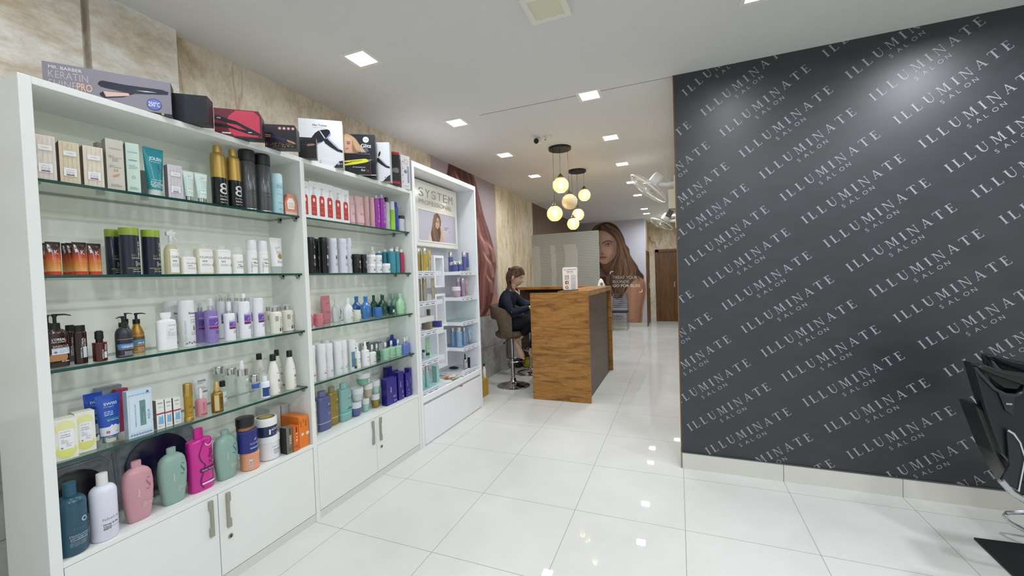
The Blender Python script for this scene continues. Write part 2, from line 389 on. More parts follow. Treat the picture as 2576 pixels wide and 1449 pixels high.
# street side: shop front with a big pane, and the closing wall on the right
mb = MB(); mf = mat('#C9C6BC', .7)
mb.box(XW, XE, YF - .1, YF, 2.45, H, mf); mb.box(XW, XW + .3, YF - .1, YF, 0, 2.45, mf); mb.box(XE - .3, XE, YF - .1, YF, 0, 2.45, mf)
struct(mb.build('wall_front'))
wn = empty('window_1'); wn['kind'] = 'structure'
mb = MB()
for x in (-.36, 1.2, 2.7, 4.04): mb.box(x, x + .05, YF - .08, YF - .02, 0, 2.45, mat('#55565A', .4, .6))
mb.build('window_frame', wn)
MB().box(-.32, 4.06, YF - .055, YF - .045, 0, 2.45, clear('#F6FAFA', .97, .02, 'window_pane')).build('glass_pane', wn)
struct(MB().box(XE, XE + .1, YF, YW, 0, H, mat('#DEDDD8', .6)).build('wall_side'))

# ------------------------------------------------------------------ ceiling panels (the room's light)
M_GLOW = emis('#F4FAFF', 11.0); M_OFF = mat('#DCDAC0', .4); M_FRAME = mat('#E8E4DC', .4)
def panel(x, y, label, size=.18, on=True, watts=None):
    t = empty('ceiling_light', (x, y, H)); tag(t, label, 'ceiling light', 'square ceiling panels')
    s_ = size / 2; i_ = s_ * .74 if on else s_ * .72; d = .006 if on else .035
    mb = MB()
    for a, b_, c, e in ((-s_, s_, -s_, -i_), (-s_, s_, i_, s_), (-s_, -i_, -i_, i_), (i_, s_, -i_, i_)): mb.box(a, b_, c, e, -d, 0, M_FRAME)
    mb.build('frame', t)
    MB().box(-i_, i_, -i_, i_, -d * .8, -.001, M_GLOW if on else M_OFF).build('diffuser', t)
    if on:
        l = bpy.data.lights.new('panel_light', 'AREA'); l.shape = 'SQUARE'; l.size = size * .7; l.energy = watts or LAMP_W; l.color = (.91, .955, 1.0); l.spread = math.radians(170)
        o = bpy.data.objects.new('panel_light', l); COL.objects.link(o); o.parent = t; o.location = (0, 0, -.012)
    return t
XL_, XR_ = .055, 1.205
panel(XL_, .27, 'lit square ceiling panel nearest the camera, above the first shelving unit')
panel(XL_, 1.42, 'lit square ceiling panel above the gap between the shelving and the tall display')
panel(XL_, 2.48, 'lit square ceiling panel above the tall display unit, left of the hanging globes', watts=8)
panel(XL_ - .02, 3.55, 'small lit ceiling panel left of the hanging globe lamps, farthest of the left row', watts=9)
panel(XR_, 1.40, 'lit square ceiling panel on the ceiling seam beside the charcoal wall')
panel(XR_, 2.45, 'lit ceiling panel right of the hanging globes, second of the right row', watts=8)
panel(XR_ - .02, 3.52, 'lit ceiling panel third in the right row, above the white wall fan', watts=8)
panel(XR_ - .02, 4.64, 'lit ceiling panel seen through the rim of the nearer wall fan', watts=9)
panel(XR_ - .03, 5.75, 'lit ceiling panel just below the nearer wall fan in the picture', watts=13)
panel(XR_ - .04, 7.44, 'lit ceiling panel near the far mural, nearer of the close pair', watts=13)
panel(XR_ - .05, 8.21, 'lit ceiling panel near the far mural, farther of the close pair', watts=13)
panel(1.69, 8.90, 'lit ceiling panel above the far passage, next to the charcoal wall edge', watts=13)
panel(XR_ + .015, .25, 'unlit square ceiling fitting with a cream diffuser at the top edge', .21, False)
panel(2.20, .62, 'lit ceiling panel in front of the charcoal wall, cut off by the top edge')
for x, y in ((3.35, .62), (XL_, -.9), (XR_, -.9), (2.35, -.6), (3.35, -.6), (XL_, -2.1), (XR_, -2.1), (2.35, -2.1)):
    panel(x, y, 'unseen square ceiling panel, added to brighten the room and shelves', watts=18 if x > 2 else 3.5)  # added panels, never in view; the strong right-hand ones brighten the shelves
# ------------------------------------------------------------------ printed pictures (painted into a colour grid on the flat print)
class Canvas:
    """colour grid over [u0,u1] x [v0,v1] (v up)"""
    def __init__(s, u0, u1, v0, v1, nx, ny, bgc):
        s.u0, s.u1, s.v0, s.v1, s.nx, s.ny = u0, u1, v0, v1, nx, ny
        s.U, s.V = np.meshgrid(np.linspace(u0, u1, nx), np.linspace(v0, v1, ny)); s.px = (u1 - u0) / nx
        s.im = np.zeros((ny, nx, 3)); s.im[:] = s.c(bgc)
    @staticmethod
    def c(h): h = h.lstrip('#'); return np.array([int(h[i:i+2], 16) / 255 for i in (0, 2, 4)])
    def win(s, pts, pad):
        p = np.array(pts); a0 = int(max(0, (p[:, 0].min() - pad - s.u0) / (s.u1 - s.u0) * s.nx)); a1 = int(min(s.nx, (p[:, 0].max() + pad - s.u0) / (s.u1 - s.u0) * s.nx + 2))
        b0 = int(max(0, (p[:, 1].min() - pad - s.v0) / (s.v1 - s.v0) * s.ny)); b1 = int(min(s.ny, (p[:, 1].max() + pad - s.v0) / (s.v1 - s.v0) * s.ny + 2))
        return slice(b0, max(b1, b0)), slice(a0, max(a1, a0))
    def segd(s, U, V, pts):
        d = np.full(U.shape, 1e9)
        for (x0, y0), (x1, y1) in zip(pts[:-1], pts[1:]):
            dx, dy = x1 - x0, y1 - y0; L2 = dx * dx + dy * dy + 1e-12
            t = np.clip(((U - x0) * dx + (V - y0) * dy) / L2, 0, 1); d = np.minimum(d, np.hypot(U - x0 - t * dx, V - y0 - t * dy))
        return d
    def poly(s, pts, col, soft=None, alpha=1.0):
        soft = soft or s.px; w_ = s.win(pts, soft); U, V = s.U[w_], s.V[w_]
        if U.size == 0: return
        ins = np.zeros(U.shape, bool); q = list(pts) + [pts[0]]
        for (x0, y0), (x1, y1) in zip(q[:-1], q[1:]):
            if y0 == y1: continue
            ins ^= ((V >= min(y0, y1)) & (V < max(y0, y1)) & (U < x0 + (V - y0) * (x1 - x0) / (y1 - y0)))
        d = s.segd(U, V, q); sd = np.where(ins, d, -d); a = np.clip(sd / soft * .5 + .5, 0, 1) * alpha
        s.im[w_] += (s.c(col) - s.im[w_]) * a[..., None]
    def stroke(s, pts, r, col, alpha=1.0, soft=None):
        soft = soft or s.px; w_ = s.win(pts, r + soft); U, V = s.U[w_], s.V[w_]
        if U.size == 0: return
        a = np.clip((r - s.segd(U, V, pts)) / soft * .5 + .5, 0, 1) * alpha
        s.im[w_] += (s.c(col) - s.im[w_]) * a[..., None]
    def mesh(s, name, f, parent=None, rough=.45):
        """f(u, v) -> 3d point"""
        vs = [f(u, v) for u, v in zip(s.U.ravel(), s.V.ravel())]; nx = s.nx
        fs = [(j * nx + i, j * nx + i + 1, (j + 1) * nx + i + 1, (j + 1) * nx + i) for j in range(s.ny - 1) for i in range(nx - 1)]
        me = bpy.data.meshes.new(name); me.from_pydata(vs, [], fs)
        at = me.color_attributes.new('print', 'FLOAT_COLOR', 'POINT')
        c = np.clip(s.im.reshape(-1, 3), 0, 1); c = np.where(c <= .04045, c / 12.92, ((c + .055) / 1.055) ** 2.4)
        at.data.foreach_set('color', np.concatenate([c, np.ones((len(c), 1))], 1).astype(np.float32).ravel())
        o = link(name, me, parent, [print_mat(rough)]); return o
_PM = {}
def print_mat(rough):
    if rough in _PM: return _PM[rough]
    m, nt, b, N, L = nodes_of('printed_picture'); a = N('ShaderNodeAttribute'); a.attribute_name = 'print'
    L(a.outputs['Color'], b.inputs['Base Color']); b.inputs['Roughness'].default_value = rough; b.inputs['Specular IOR Level'].default_value = .3
    _PM[rough] = m; return m
def crv(pts, n=5):
    """smooth curve through points"""
    o = []; P = [pts[0]] + list(pts) + [pts[-1]]
    for i in range(1, len(P) - 2):
        for k in range(n):
            t = k / n; a, b_, c, d = P[i-1], P[i], P[i+1], P[i+2]
            o.append(tuple(.5 * (2*b_[j] + (c[j]-a[j])*t + (2*a[j]-5*b_[j]+4*c[j]-d[j])*t*t + (3*b_[j]-a[j]-3*c[j]+d[j])*t**3) for j in (0, 1)))
    return o + [tuple(pts[-1])]

def flat_text(mb, s, f, x, y, h, m, width=None, vertical=False, bold=0):
    """f(x, y) -> 3d; x,y the lower left corner in the sheet's own units"""
    vs, fs, wd = text_geo(s, bold)
    if not vs: return
    k = h; kx = h if width is None else width / max(wd, 1e-6)
    if vertical: P = [f(x - vy * k, y + vx * kx) for vx, vy in vs]
    else: P = [f(x + vx * kx, y + vy * k) for vx, vy in vs]
    mb.add(P, fs, m)

# --- far mural: woman with long light brown hair
HM = [0.0021218157, -5.9744771e-05, -2.1386949, 2.9532644e-05, -0.0021546956, 2.8848873, 7.4359357e-05, -7.6392762e-06]
def sk(x, y):          # sheet of the sketch -> metres on the wall (x, z)
    d = HM[6] * x + HM[7] * y + 1; return ((HM[0] * x + HM[1] * y + HM[2]) / d, (HM[3] * x + HM[4] * y + HM[5]) / d)
def far_mural():
    C_ = Canvas(-.64, 1.048, .107, H, 215, 330, '#B7B4BE'); K = lambda P, n=4: [sk(*p) for p in crv(P, n)]
    rr = random.Random(3)
    C_.poly([sk(*p) for p in ((200, -60), (900, -60), (860, 1400), (200, 1400))], '#8F8A8C', .35)
    C_.poly([sk(*p) for p in ((1380, -60), (1600, -60), (1600, 700), (1420, 500))], '#C3C2CC', .25)
    C_.poly(K([(1330, 1310), (1335, 1050), (1300, 900), (1330, 790), (1400, 700), (1480, 655), (1540, 700), (1568, 800), (1572, 900), (1555, 1000), (1530, 1130), (1512, 1310), (1330, 1310)]), '#A87A5F', .012)
    C_.poly(K([(1480, 1310), (1500, 1100), (1530, 950), (1540, 800), (1568, 800), (1572, 900), (1555, 1000), (1530, 1130), (1512, 1310)]), '#7A4F3B', .05, .7)
    C_.poly(K([(1360, 1250), (1370, 1000), (1390, 850), (1430, 780), (1440, 900), (1420, 1250)]), '#C2967A', .06, .7)
    hair = [(840, 560), (850, 300), (855, 150), (900, 60), (960, 20), (1040, -5), (1120, 2), (1190, 40), (1245, 110), (1290, 200), (1312, 280), (1355, 340), (1372, 420), (1420, 500), (1462, 560), (1490, 620), (1545, 690), (1540, 735), (1480, 700), (1430, 740), (1370, 800), (1330, 860), (1290, 930), (1245, 985), (1170, 990), (1110, 910), (1070, 840), (980, 720), (900, 650), (840, 560)]
    C_.poly(K(hair), '#3E2A20', .012)
    C_.poly(K([(1010, 520), (1110, 500), (1160, 560), (1150, 640), (1090, 660), (1010, 600)]), '#5E3E30', .02)
    C_.poly(K([(1060, 700), (1110, 670), (1140, 700), (1120, 760), (1090, 830), (1060, 780)]), '#8E6450', .02)
    face = [(900, 330), (905, 190), (940, 125), (1000, 100), (1070, 108), (1140, 165), (1190, 250), (1208, 330), (1190, 400), (1150, 470), (1100, 515), (1045, 540), (990, 525), (940, 450), (905, 390), (900, 330)]
    C_.poly(K(face), '#B08A76', .012)
    C_.poly(K([(1000, 130), (1060, 125), (1110, 190), (1080, 235), (1010, 235), (980, 180)]), '#C6A28E', .06, .8)
    C_.poly(K([(1040, 330), (1110, 340), (1130, 400), (1080, 430), (1040, 400)]), '#C49C86', .05, .8)
    C_.poly(K([(1150, 200), (1200, 290), (1205, 360), (1150, 470), (1090, 525), (1140, 400), (1150, 300)]), '#7C5848', .05, .75)
    C_.poly(K([(1000, 540), (1050, 545), (1110, 520), (1100, 580), (1040, 600)]), '#6A4638', .03, .8)
    C_.poly(K([(985, 400), (1005, 385), (1035, 405), (1020, 425), (990, 425)]), '#8A5F50', .015, .8)
    C_.stroke(K([(1005, 260), (1010, 320), (1022, 365), (1035, 400)]), .012, '#D0AC98', .55, .03)
    C_.stroke(K([(990, 300), (985, 350), (985, 395)]), .014, '#8F6A5A', .5, .03)
    C_.poly(K([(970, 448), (1000, 436), (1030, 440), (1072, 446), (1045, 458), (1000, 456), (970, 458)]), '#8C4F4A', .008)
    C_.poly(K([(972, 458), (1010, 458), (1060, 452), (1040, 476), (1000, 480), (975, 475)]), '#A8655E', .008)
    C_.stroke(K([(972, 457), (1010, 456), (1066, 449)]), .004, '#5A2E2C', .9, .008)
    C_.stroke(K([(1012, 272), (1050, 246), (1090, 238), (1140, 252)]), .013, '#4B3226', .9, .012)
    C_.poly(K([(1052, 290), (1075, 272), (1105, 270), (1128, 284), (1105, 298), (1075, 300)]), '#9C8A82', .008)
    C_.stroke([sk(1090, 283)] * 2, .021, '#24160F', 1, .006); C_.stroke([sk(1095, 280)] * 2, .004, '#F0F0F0', 1, .006)
    C_.stroke(K([(1046, 292), (1072, 270), (1104, 265), (1134, 284)]), .006, '#2A1A14', .95, .01)
    C_.stroke(K([(1055, 298), (1080, 306), (1115, 302)]), .004, '#5B3D30', .8, .012)
    C_.stroke(K([(920, 284), (945, 270), (968, 290)]), .008, '#35221A', .9, .014); C_.stroke(K([(915, 262), (945, 246), (975, 262)]), .010, '#4B3226', .8, .015)
    # hair strands
    for i in range(330):
        t = rr.random(); side = rr.random()
        if side < .74:
            x0 = 1000 + 90 * t + rr.uniform(-25, 25); y0 = 15 + rr.uniform(0, 70)
            P = [(x0, y0), (1130 + 90 * t, 110 + 40 * (1 - t)), (1195 + 95 * t, 260), (1190 + 150 * t + 25 * math.sin(t * 9), 400), (1160 + 240 * t + 22 * math.sin(i), 530), (1120 + 330 * t, 660 + rr.uniform(-30, 30))]
            if rr.random() < .6: P += [(1120 + 190 * t + rr.uniform(-20, 20), 800 + rr.uniform(-20, 40)), (1150 + 130 * t + rr.uniform(-20, 20), 930 + rr.uniform(-60, 40))]
            else: P += [(1180 + 340 * t, 740 + rr.uniform(-20, 30))]
        elif side < .88: P = [(1000 - 60 * t, 20 + 20 * t), (930 - 40 * t, 90), (895 - 20 * t, 220), (890 - 20 * t, 400), (900 + 60 * t, 560), (980 + 100 * t, 700)]
        else: P = [(1100 + 70 * t, 560), (1060 + 120 * t, 680), (1050 + 150 * t, 800), (1110 + 130 * t, 930)]
        c = rr.choice(['#8D6A50', '#77563F', '#A2805F', '#5A3F2E', '#2A1B15', '#32221A', '#6B4B37', '#B08E6E', '#4A3226'])
        C_.stroke(K(P, 5), rr.uniform(.002, .008), c, rr.uniform(.3, .7), .010)
    C_.poly(K([(1005, 100), (1050, 92), (1110, 130), (1150, 190), (1110, 150), (1050, 110)]), '#3B271D', .02, .8)
    t = empty('wall_mural', (0, YB, 0)); tag(t, 'large printed mural of a woman with long wavy brown hair on the far wall', 'mural')
    C_.mesh('picture', lambda u, v: (u, -.003, v), t, .5)
    mb = MB(); f = lambda x, y: (lambda p: (p[0], -.0045, p[1]))(sk(x, y)); fy = lambda x0, y0: (lambda a, b_: f(x0 + a, y0 - b_))
    wt = mat('#CFC3BE', .5); wb = mat('#E6DEDA', .5)
    flat_text(mb, 'TREAT YOUR', fy(1145, 731), 0, 0, 38, wt, 320); flat_text(mb, 'BLONDE,', fy(1145, 786), 0, 0, 36, wt, 222)
    flat_text(mb, 'GO FOR BLISS', fy(1145, 838), 0, 0, 36, wb, 355, bold=2.2)
    for a in (crv([(1112, 672), (1116, 645), (1152, 632)]), crv([(1528, 868), (1525, 895), (1488, 908)])):
        for p, q in zip(a[:-1], a[1:]): mb.poly([f(p[0] - 4, p[1] - 4), f(q[0] - 4, q[1] - 4), f(q[0] + 5, q[1] + 6), f(p[0] + 5, p[1] + 6)], wb)
    dk = mat('#3C383B', .5); flat_text(mb, 'SYSTEM', fy(1058, 1236), 0, 0, 26, dk, 212, bold=1.5); flat_text(mb, 'PROFESSIONAL', fy(1028, 1266), 0, 0, 15, dk, 240)
    mb.build('lettering', t, recalc=False)
far_mural()

def hair_mural():
    C_ = Canvas(2.1, 3.735, .872, H, 170, 200, '#A89CA0'); rr = random.Random(5)
    C_.poly([(3.38, .8), (3.30, 1.1), (3.42, 1.22), (3.60, 1.16), (3.735, 1.10), (3.735, .8)], '#C69A88', .02)
    R_ = [(3.08, 2.74), (3.14, 2.64), (3.24, 2.45), (3.34, 2.25), (3.42, 2.15), (3.50, 2.06), (3.56, 1.97), (3.63, 1.83), (3.67, 1.60), (3.64, 1.37), (3.585, 1.15), (3.47, .99), (3.30, .90), (3.17, .86)]
    L_ = [(2.2, .86), (2.15, 1.4), (2.2, 2.0), (2.35, 2.4), (2.48, 2.74)]
    C_.poly(crv(R_, 4) + crv(L_, 4), '#4C2B2B', .015)
    C_.poly([(2.1, .86), (2.1, 1.6), (2.5, 1.7), (3.5, 1.7), (3.6, 1.2), (3.2, .86)], '#6E3836', .25, .8)
    for i in range(520):
        t = rr.random() ** .9; P = []
        ph = rr.uniform(-.3, .3)
        for k, (x, z) in enumerate(R_):
            xl = 2.25 + (.25 if z > 2.4 else 0) ; x_ = xl + (x - xl) * t
            x_ += .05 * math.sin(z * 7.5 + ph + t * 2.2) * min(1, (2.6 - z)) * (1 if z < 2.5 else 0)
            P.append((x_, z))
        a, b_ = sorted(rr.sample(range(len(P)), 2));
        if b_ - a < 2: b_ = min(a + 3, len(P) - 1)
        seg = crv(P[a:b_ + 1], 3)
        zc = sum(p[1] for p in seg) / len(seg)
        hi = math.sin(zc * 7.5 + t * 3.5 + .7) > .25 and zc < 2.3
        c = rr.choice(['#B98A80', '#A06A62', '#C9A096', '#8C544E'] if hi else ['#3A1F22', '#5C302F', '#6E3835', '#472728', '#7A4340'])
        C_.stroke(seg, rr.uniform(.004, .014), c, rr.uniform(.25, .6), .02)
    for (y0, z0, y1, z1) in ((2.60, 2.68, 2.66, 2.45), (3.42, 1.92, 3.60, 1.62), (3.30, 1.75, 3.55, 1.40), (3.36, 1.45, 3.50, 1.18), (3.2, 1.98, 3.42, 1.72)):
        for k in range(10):
            d = k * .012; C_.stroke(crv([(y0 + d, z0 - d), ((y0 + y1) / 2 + .05 + d, (z0 + z1) / 2), (y1 + d, z1)], 4), .006, rr.choice(['#D8B4A8', '#C79A8C', '#B7857A']), .35, .02)
    t = empty('wall_mural', (XW, 0, 0)); tag(t, 'tall printed mural of glossy auburn waves of hair behind the tall display unit', 'mural')
    C_.mesh('picture', lambda u, v: (.004, u, v), t, .5)
    MB().box(-.0, .003, 2.1, 3.735, .872, H, mat('#B5ACB0', .5)).build('backing_sheet', t)
hair_mural()
# ------------------------------------------------------------------ the two white shelving units
XF = -.186; XBK = -.46
def bracket(mb, x, y, z, sgn):
    mb.box(x - .009, x + .009, y, y + sgn * .020, z - .018, z - .010, M_STEEL) if sgn > 0 else mb.box(x - .009, x + .009, y - .020, y, z - .018, z - .010, M_STEEL)
    ya, yb = (y, y + .012) if sgn > 0 else (y - .012, y)
    mb.box(x - .009, x + .009, ya, yb, z - .030, z - .010, M_STEEL)
def handle(parent, y, z0, z1, sgn):
    """flat bracket pull: foot, thin grip bowed out, foot"""
    mb = MB(); w_ = .018; ny = .009 * sgn; zs = .045
    prof = [(y - .009, z0), (y + .009, z0), (y + .009, z0 + zs - .006), (y + .009 - (.006 if sgn > 0 else 0), z0 + zs), (y + .009 - (.006 if sgn > 0 else 0), z1 - zs), (y + .009, z1 - zs + .006), (y + .009, z1), (y - .009, z1), (y - .009, z1 - zs + .006), (y - .009 + (0 if sgn > 0 else .006), z1 - zs), (y - .009 + (0 if sgn > 0 else .006), z0 + zs), (y - .009, z0 + zs - .006)]
    mb.poly([(XF + .001, a, b_) for a, b_ in prof], M_NICKEL, (.011, 0, 0))
    return mb.build('handle', parent, bevel=.0012)
def shelving(name, label, y0, y1, split, zh, th):
    t = empty(name, ((XF + XBK) / 2, (y0 + y1) / 2, 0)); tag(t, label, 'shelving unit'); t.matrix_world = Matrix.Translation((0, 0, 0))
    L0, L1 = th
    MB().box(XBK - .04, XF, y0, y0 + L0, 0.0, 2.109, M_LAM).build('side_panel', t, bevel=.0012)
    if L1: MB().box(XBK - .04, XF, y1 - L1, y1, 0.0, 2.109, M_LAM).build('side_panel', t, bevel=.0012)
    a, b_ = y0 + L0, y1 - L1
    MB().box(XBK - .04, XF, a, b_, 2.084, 2.109, M_LAM).build('top_panel', t, bevel=.0012)
    MB().box(XBK - .012, XBK, a, b_, .05, 2.084, M_LAM_IN).build('back_panel', t)
    MB().box(XBK, XF, a, b_, .438, .4575, M_LAM).build('bottom_shelf', t, bevel=.001)
    for z in (1.777, 1.449, 1.121, .796):
        mb = MB(); x0, x1, g0, g1 = XBK + .003, -.207, a + .002, b_ - .002; zt, zb = z - .0005, z - .0115
        mb.add([(x0, g0, zt), (x1, g0, zt), (x1, g1, zt), (x0, g1, zt)], [(0, 1, 2, 3)], M_GLASS); mb.add([(x0, g0, zb), (x1, g0, zb), (x1, g1, zb), (x0, g1, zb)], [(3, 2, 1, 0)], M_GLASS)
        mb.add([(x, y, zz) for zz in (zb, zt) for x, y in ((x0, g0), (x1, g0), (x1, g1), (x0, g1))], [(i, (i + 1) % 4, (i + 1) % 4 + 4, i + 4) for i in range(4)], M_GLASSEDGE)
        g = mb.build('glass_shelf', t, recalc=False)
        for x in (-.235, -.36):
            for yy, sg in ((a, 1), (b_, -1)):
                mb = MB(); bracket(mb, x, yy, z - .0, sg); mb.build('shelf_bracket', g)
    for (d0, d1, hy, sg, lock) in ((a + .002, split - .0015, split - .035, -1, None), (split + .0015, b_ - .004, split + .042, 1, split + .047)):
        d = MB().box(XF - .018, XF - .0005, d0, d1, .052, .436, M_LAM).build('door', t, bevel=.0012)
        handle(d, hy, .262, .425, sg)
        if lock:
            mb = MB(); q = Matrix.Translation((XF, lock, .215)) @ Matrix.Rotation(PI / 2, 4, 'Y')
            mb.lathe([(-.002, .011), (.003, .011), (.004, .009)], M_STEEL, M=q, n=20); mb.lathe([(.003, .006), (.0045, .006)], mat('#5B5850', .4, .8), M=q, n=14); mb.box(XF + .0046, XF + .005, lock - .001, lock + .001, .211, .219, M_BLACK)
            mb.build('lock', d)
    MB().box(XF - .03, XF - .006, a, b_, 0, .046, mat('#DCDCD6', .4)).build('plinth', t)
    return t
shelving('shelving_unit', 'larger white shelving unit with glass shelves nearest the camera', -1.071, .003, -.53, 0, (.032, 0))
shelving('shelving_unit', 'white shelving unit with glass shelves in the middle, left of the tall display', .003, 1.071, .532, 0, (.028, .030))

# ------------------------------------------------------------------ tall white brand display
def tall_display():
    t = empty('display_unit'); tag(t, 'tall white display unit with tilted sign panel, stepped shelves and open square frames', 'display unit')
    W_ = mat('#ECEEF2', .22); y0, y1, zt, xb = 1.076, 2.205, 2.358, -.50
    MB().box(xb, XF, y0, y0 + .033, 0, zt, W_).build('side_panel', t, bevel=.002); MB().box(xb, XF, y1 - .028, y1, 0, zt, W_).build('side_panel', t, bevel=.002)
    MB().box(xb, XF, y0 + .033, y1 - .028, zt - .045, zt, W_).build('top_panel', t, bevel=.002)
    MB().box(xb, xb + .012, y0 + .033, y1 - .028, 0, zt - .045, mat('#E2E5EA', .3)).build('back_panel', t)
    # closed base with recessed grip line
    a, b_ = y0 + .033, y1 - .028
    mb = MB(); mb.box(xb + .012, XF - .012, a, b_, 0, .41, W_); mb.build('base_box', t)
    MB().box(XF - .012, XF - .002, a + .008, b_ - .010, .012, .338, W_).build('drawer_front', t, bevel=.0015)
    MB().box(XF - .012, XF - .001, a, b_, .362, .412, W_).build('base_rail', t, bevel=.001)
    MB().box(XF - .0125, XF - .0115, a, b_, .338, .362, mat('#B4B5B8', .5)).build('grip_groove', t)
    MB().box(XF - .004, XF + .0, 1.73, 1.775, .336, .343, mat('#8E3B2C', .5)).build('grip_stain', t)
    gh, gt = mat('#DADDE6', .3), mat('#3E4048', .5)
    tops = {'L': [1.460, 1.205, .954, .70, .45], 'R': [1.460, 1.203, .954, .70, .45]}
    tint = {('R', 2): '#8FB7B2', ('L', 3): '#BFE0E2', ('L', 4): '#BFE0E2', ('R', 3): '#8FA6BE', ('R', 4): '#C9CDD6'}
    words = {'L': ['LUXEOIL', 'REPAIR', 'SMOOTH', 'BALANCE', 'HYDRATE'], 'R': ['COLOR', 'VOLUME', 'PURIFY', 'HYDRATE', 'EXTRA']}
    for side, (ya, yb) in (('L', (a, 1.484)), ('R', (1.828, b_))):
        for i, z in enumerate(tops[side]):
            mb = MB(); x1 = -.200
            mb.box(xb + .012 if side == 'L' else -.362, x1, ya, yb, z - .036, z - .0015, W_)
            if side == 'R': mb.box(xb + .012, -.362, 1.802, yb, z - .036, z - .0015, W_)
            s_ = mb.build('shelf', t, bevel=.001)
            if (side, i) in tint: MB().box(-.47, x1 - .004, ya + .002, yb - .002, z - .0015, z - .0004, mat(tint[side, i], .12)).build('shelf_sheet', s_)
            mb = MB(); mb.box(x1, x1 + .003, ya + (.0 if side == 'L' else .0), yb, z - .040, z + .002, gh)
            f = lambda y, zz: (x1 + .0035, y, zz)
            flat_text(mb, words[side][i], f, ya + .02, z - .014, .008, gt, .075); 
            for k in range(7): mb.poly([f(ya + .11 + k * .022, z - .013), f(ya + .128 + k * .022, z - .013), f(ya + .128 + k * .022, z - .0095), f(ya + .11 + k * .022, z - .0095)], gt)
            for k, (p, q) in enumerate(((.02, .06), (.10, .16), (.19, .24))): mb.poly([f(ya + p, z - .030), f(ya + q, z - .030), f(ya + q, z - .025), f(ya + p, z - .025)], gt)
            mb.build('price_rail', s_)
    for z0, z1 in ((1.308, 1.618), (.922, 1.246), (.523, .884)):
        mb = MB(); ya, yb, w_ = 1.621, 1.801, .024
        for b4 in ((ya, yb, z0, z0 + w_), (ya, yb, z1 - w_, z1), (ya, ya + w_, z0 + w_, z1 - w_), (yb - w_, yb, z0 + w_, z1 - w_)): mb.box(-.488, -.36, *b4, W_)
        mb.build('square_frame', t, bevel=.001)
    # sign panel with lettering and picture
    sg = MB().box(-.43, -.355, a + .002, b_ - .09, 1.695, 2.292, mat('#E4E4DA', .15)).build('sign_panel', t, bevel=.003)
    f = lambda y, z: (-.3535, y, z); mb = MB(); g_ = mat('#9D9D9B', .35)
    for k, ch in enumerate('SYSTEM'): flat_text(mb, ch, f, 1.405 + k * .104, 2.150, .082, g_, .078)
    for k in (0, 2): mb.poly([f(1.39 + k * .104, 2.188), f(1.49 + k * .104, 2.202), f(1.49 + k * .104, 2.211), f(1.39 + k * .104, 2.197)], mat('#E4E4DA', .15)); mb.v[-4:] = [(v[0] + .0008, v[1], v[2]) for v in mb.v[-4:]]
    flat_text(mb, 'PROFESSIONAL', f, 1.405, 2.082, .042, g_, .575)
    mb.build('sign_lettering', sg)
    C_ = Canvas(1.38, 2.045, 1.748, 2.028, 150, 72, '#B9B5C4'); X = lambda x, z: (1.38 + x * .665, 1.748 + z * .28); K = lambda P: [X(*p) for p in crv(P, 4)]
    for k in range(5): C_.poly([X(.02 + k * .06, 0), X(.05 + k * .06, 0), X(.05 + k * .06, 1), X(.02 + k * .06, 1)], '#C5C0CC', .02, .6)
    C_.poly(K([(.22, 0), (.27, .28), (.36, .36), (.58, .36), (.62, .15), (.62, 0)]), '#D9C7C0', .008)
    C_.poly(K([(.33, 0), (.30, .25), (.34, .5), (.38, .8), (.44, .96), (.52, .95), (.57, .75), (.56, .5), (.58, .3), (.56, 0)]), '#4E3A34', .006)
    C_.poly(K([(.43, .50), (.42, .68), (.45, .82), (.51, .84), (.54, .72), (.53, .55), (.48, .44)]), '#C29C8B', .005)
    C_.poly(K([(.52, .0), (.56, .30), (.545, .52), (.565, .56), (.60, .35), (.64, .05), (.62, 0)]), '#C8A595', .005)
    for k in range(40):
        t_ = k / 40; C_.stroke(K([(.40 + .1 * t_, .92), (.36 + .06 * t_, .6), (.33 + .14 * t_, .35), (.36 + .16 * t_, .02)]), .0022, random.choice(['#8B6E5C', '#6B5044', '#3A2924', '#A08470']), .6)
    for ex in (.455, .505): C_.stroke([X(ex - .012, .685), X(ex + .012, .685)], .0022, '#3A2B26')
    C_.stroke([X(.470, .545), X(.50, .545)], .0022, '#A05850'); C_.stroke([X(.445, .725), X(.47, .73)], .0014, '#4B3830'); C_.stroke([X(.495, .73), X(.52, .725)], .0014, '#4B3830')
    C_.mesh('sign_picture', lambda u, v: (-.3530, u, v), sg, .2)
    mb = MB(); dk = mat('#3A3A40', .4); flat_text(mb, 'I FEEL PERFECT', f2 := (lambda y, z: (-.3524, y, z)), 1.82, 1.892, .010, dk, .09); flat_text(mb, 'ENERGY', f2, 1.82, 1.874, .010, dk, .05)
    mb.poly([f2(1.81, 1.91), f2(1.815, 1.925), f2(1.818, 1.925), f2(1.813, 1.91)], dk); mb.poly([f2(1.92, 1.85), f2(1.925, 1.865), f2(1.928, 1.865), f2(1.923, 1.85)], dk)
    mb.build('picture_caption', sg)
    mb = MB()
    for b4 in ((1.372, 2.053, 1.738, 1.748), (1.372, 2.053, 2.028, 2.036), (2.045, 2.053, 1.748, 2.028), (1.372, 1.380, 1.748, 2.028)): mb.box(-.355, -.3505, *b4, W_)
    mb.build('picture_frame', sg)
tall_display()
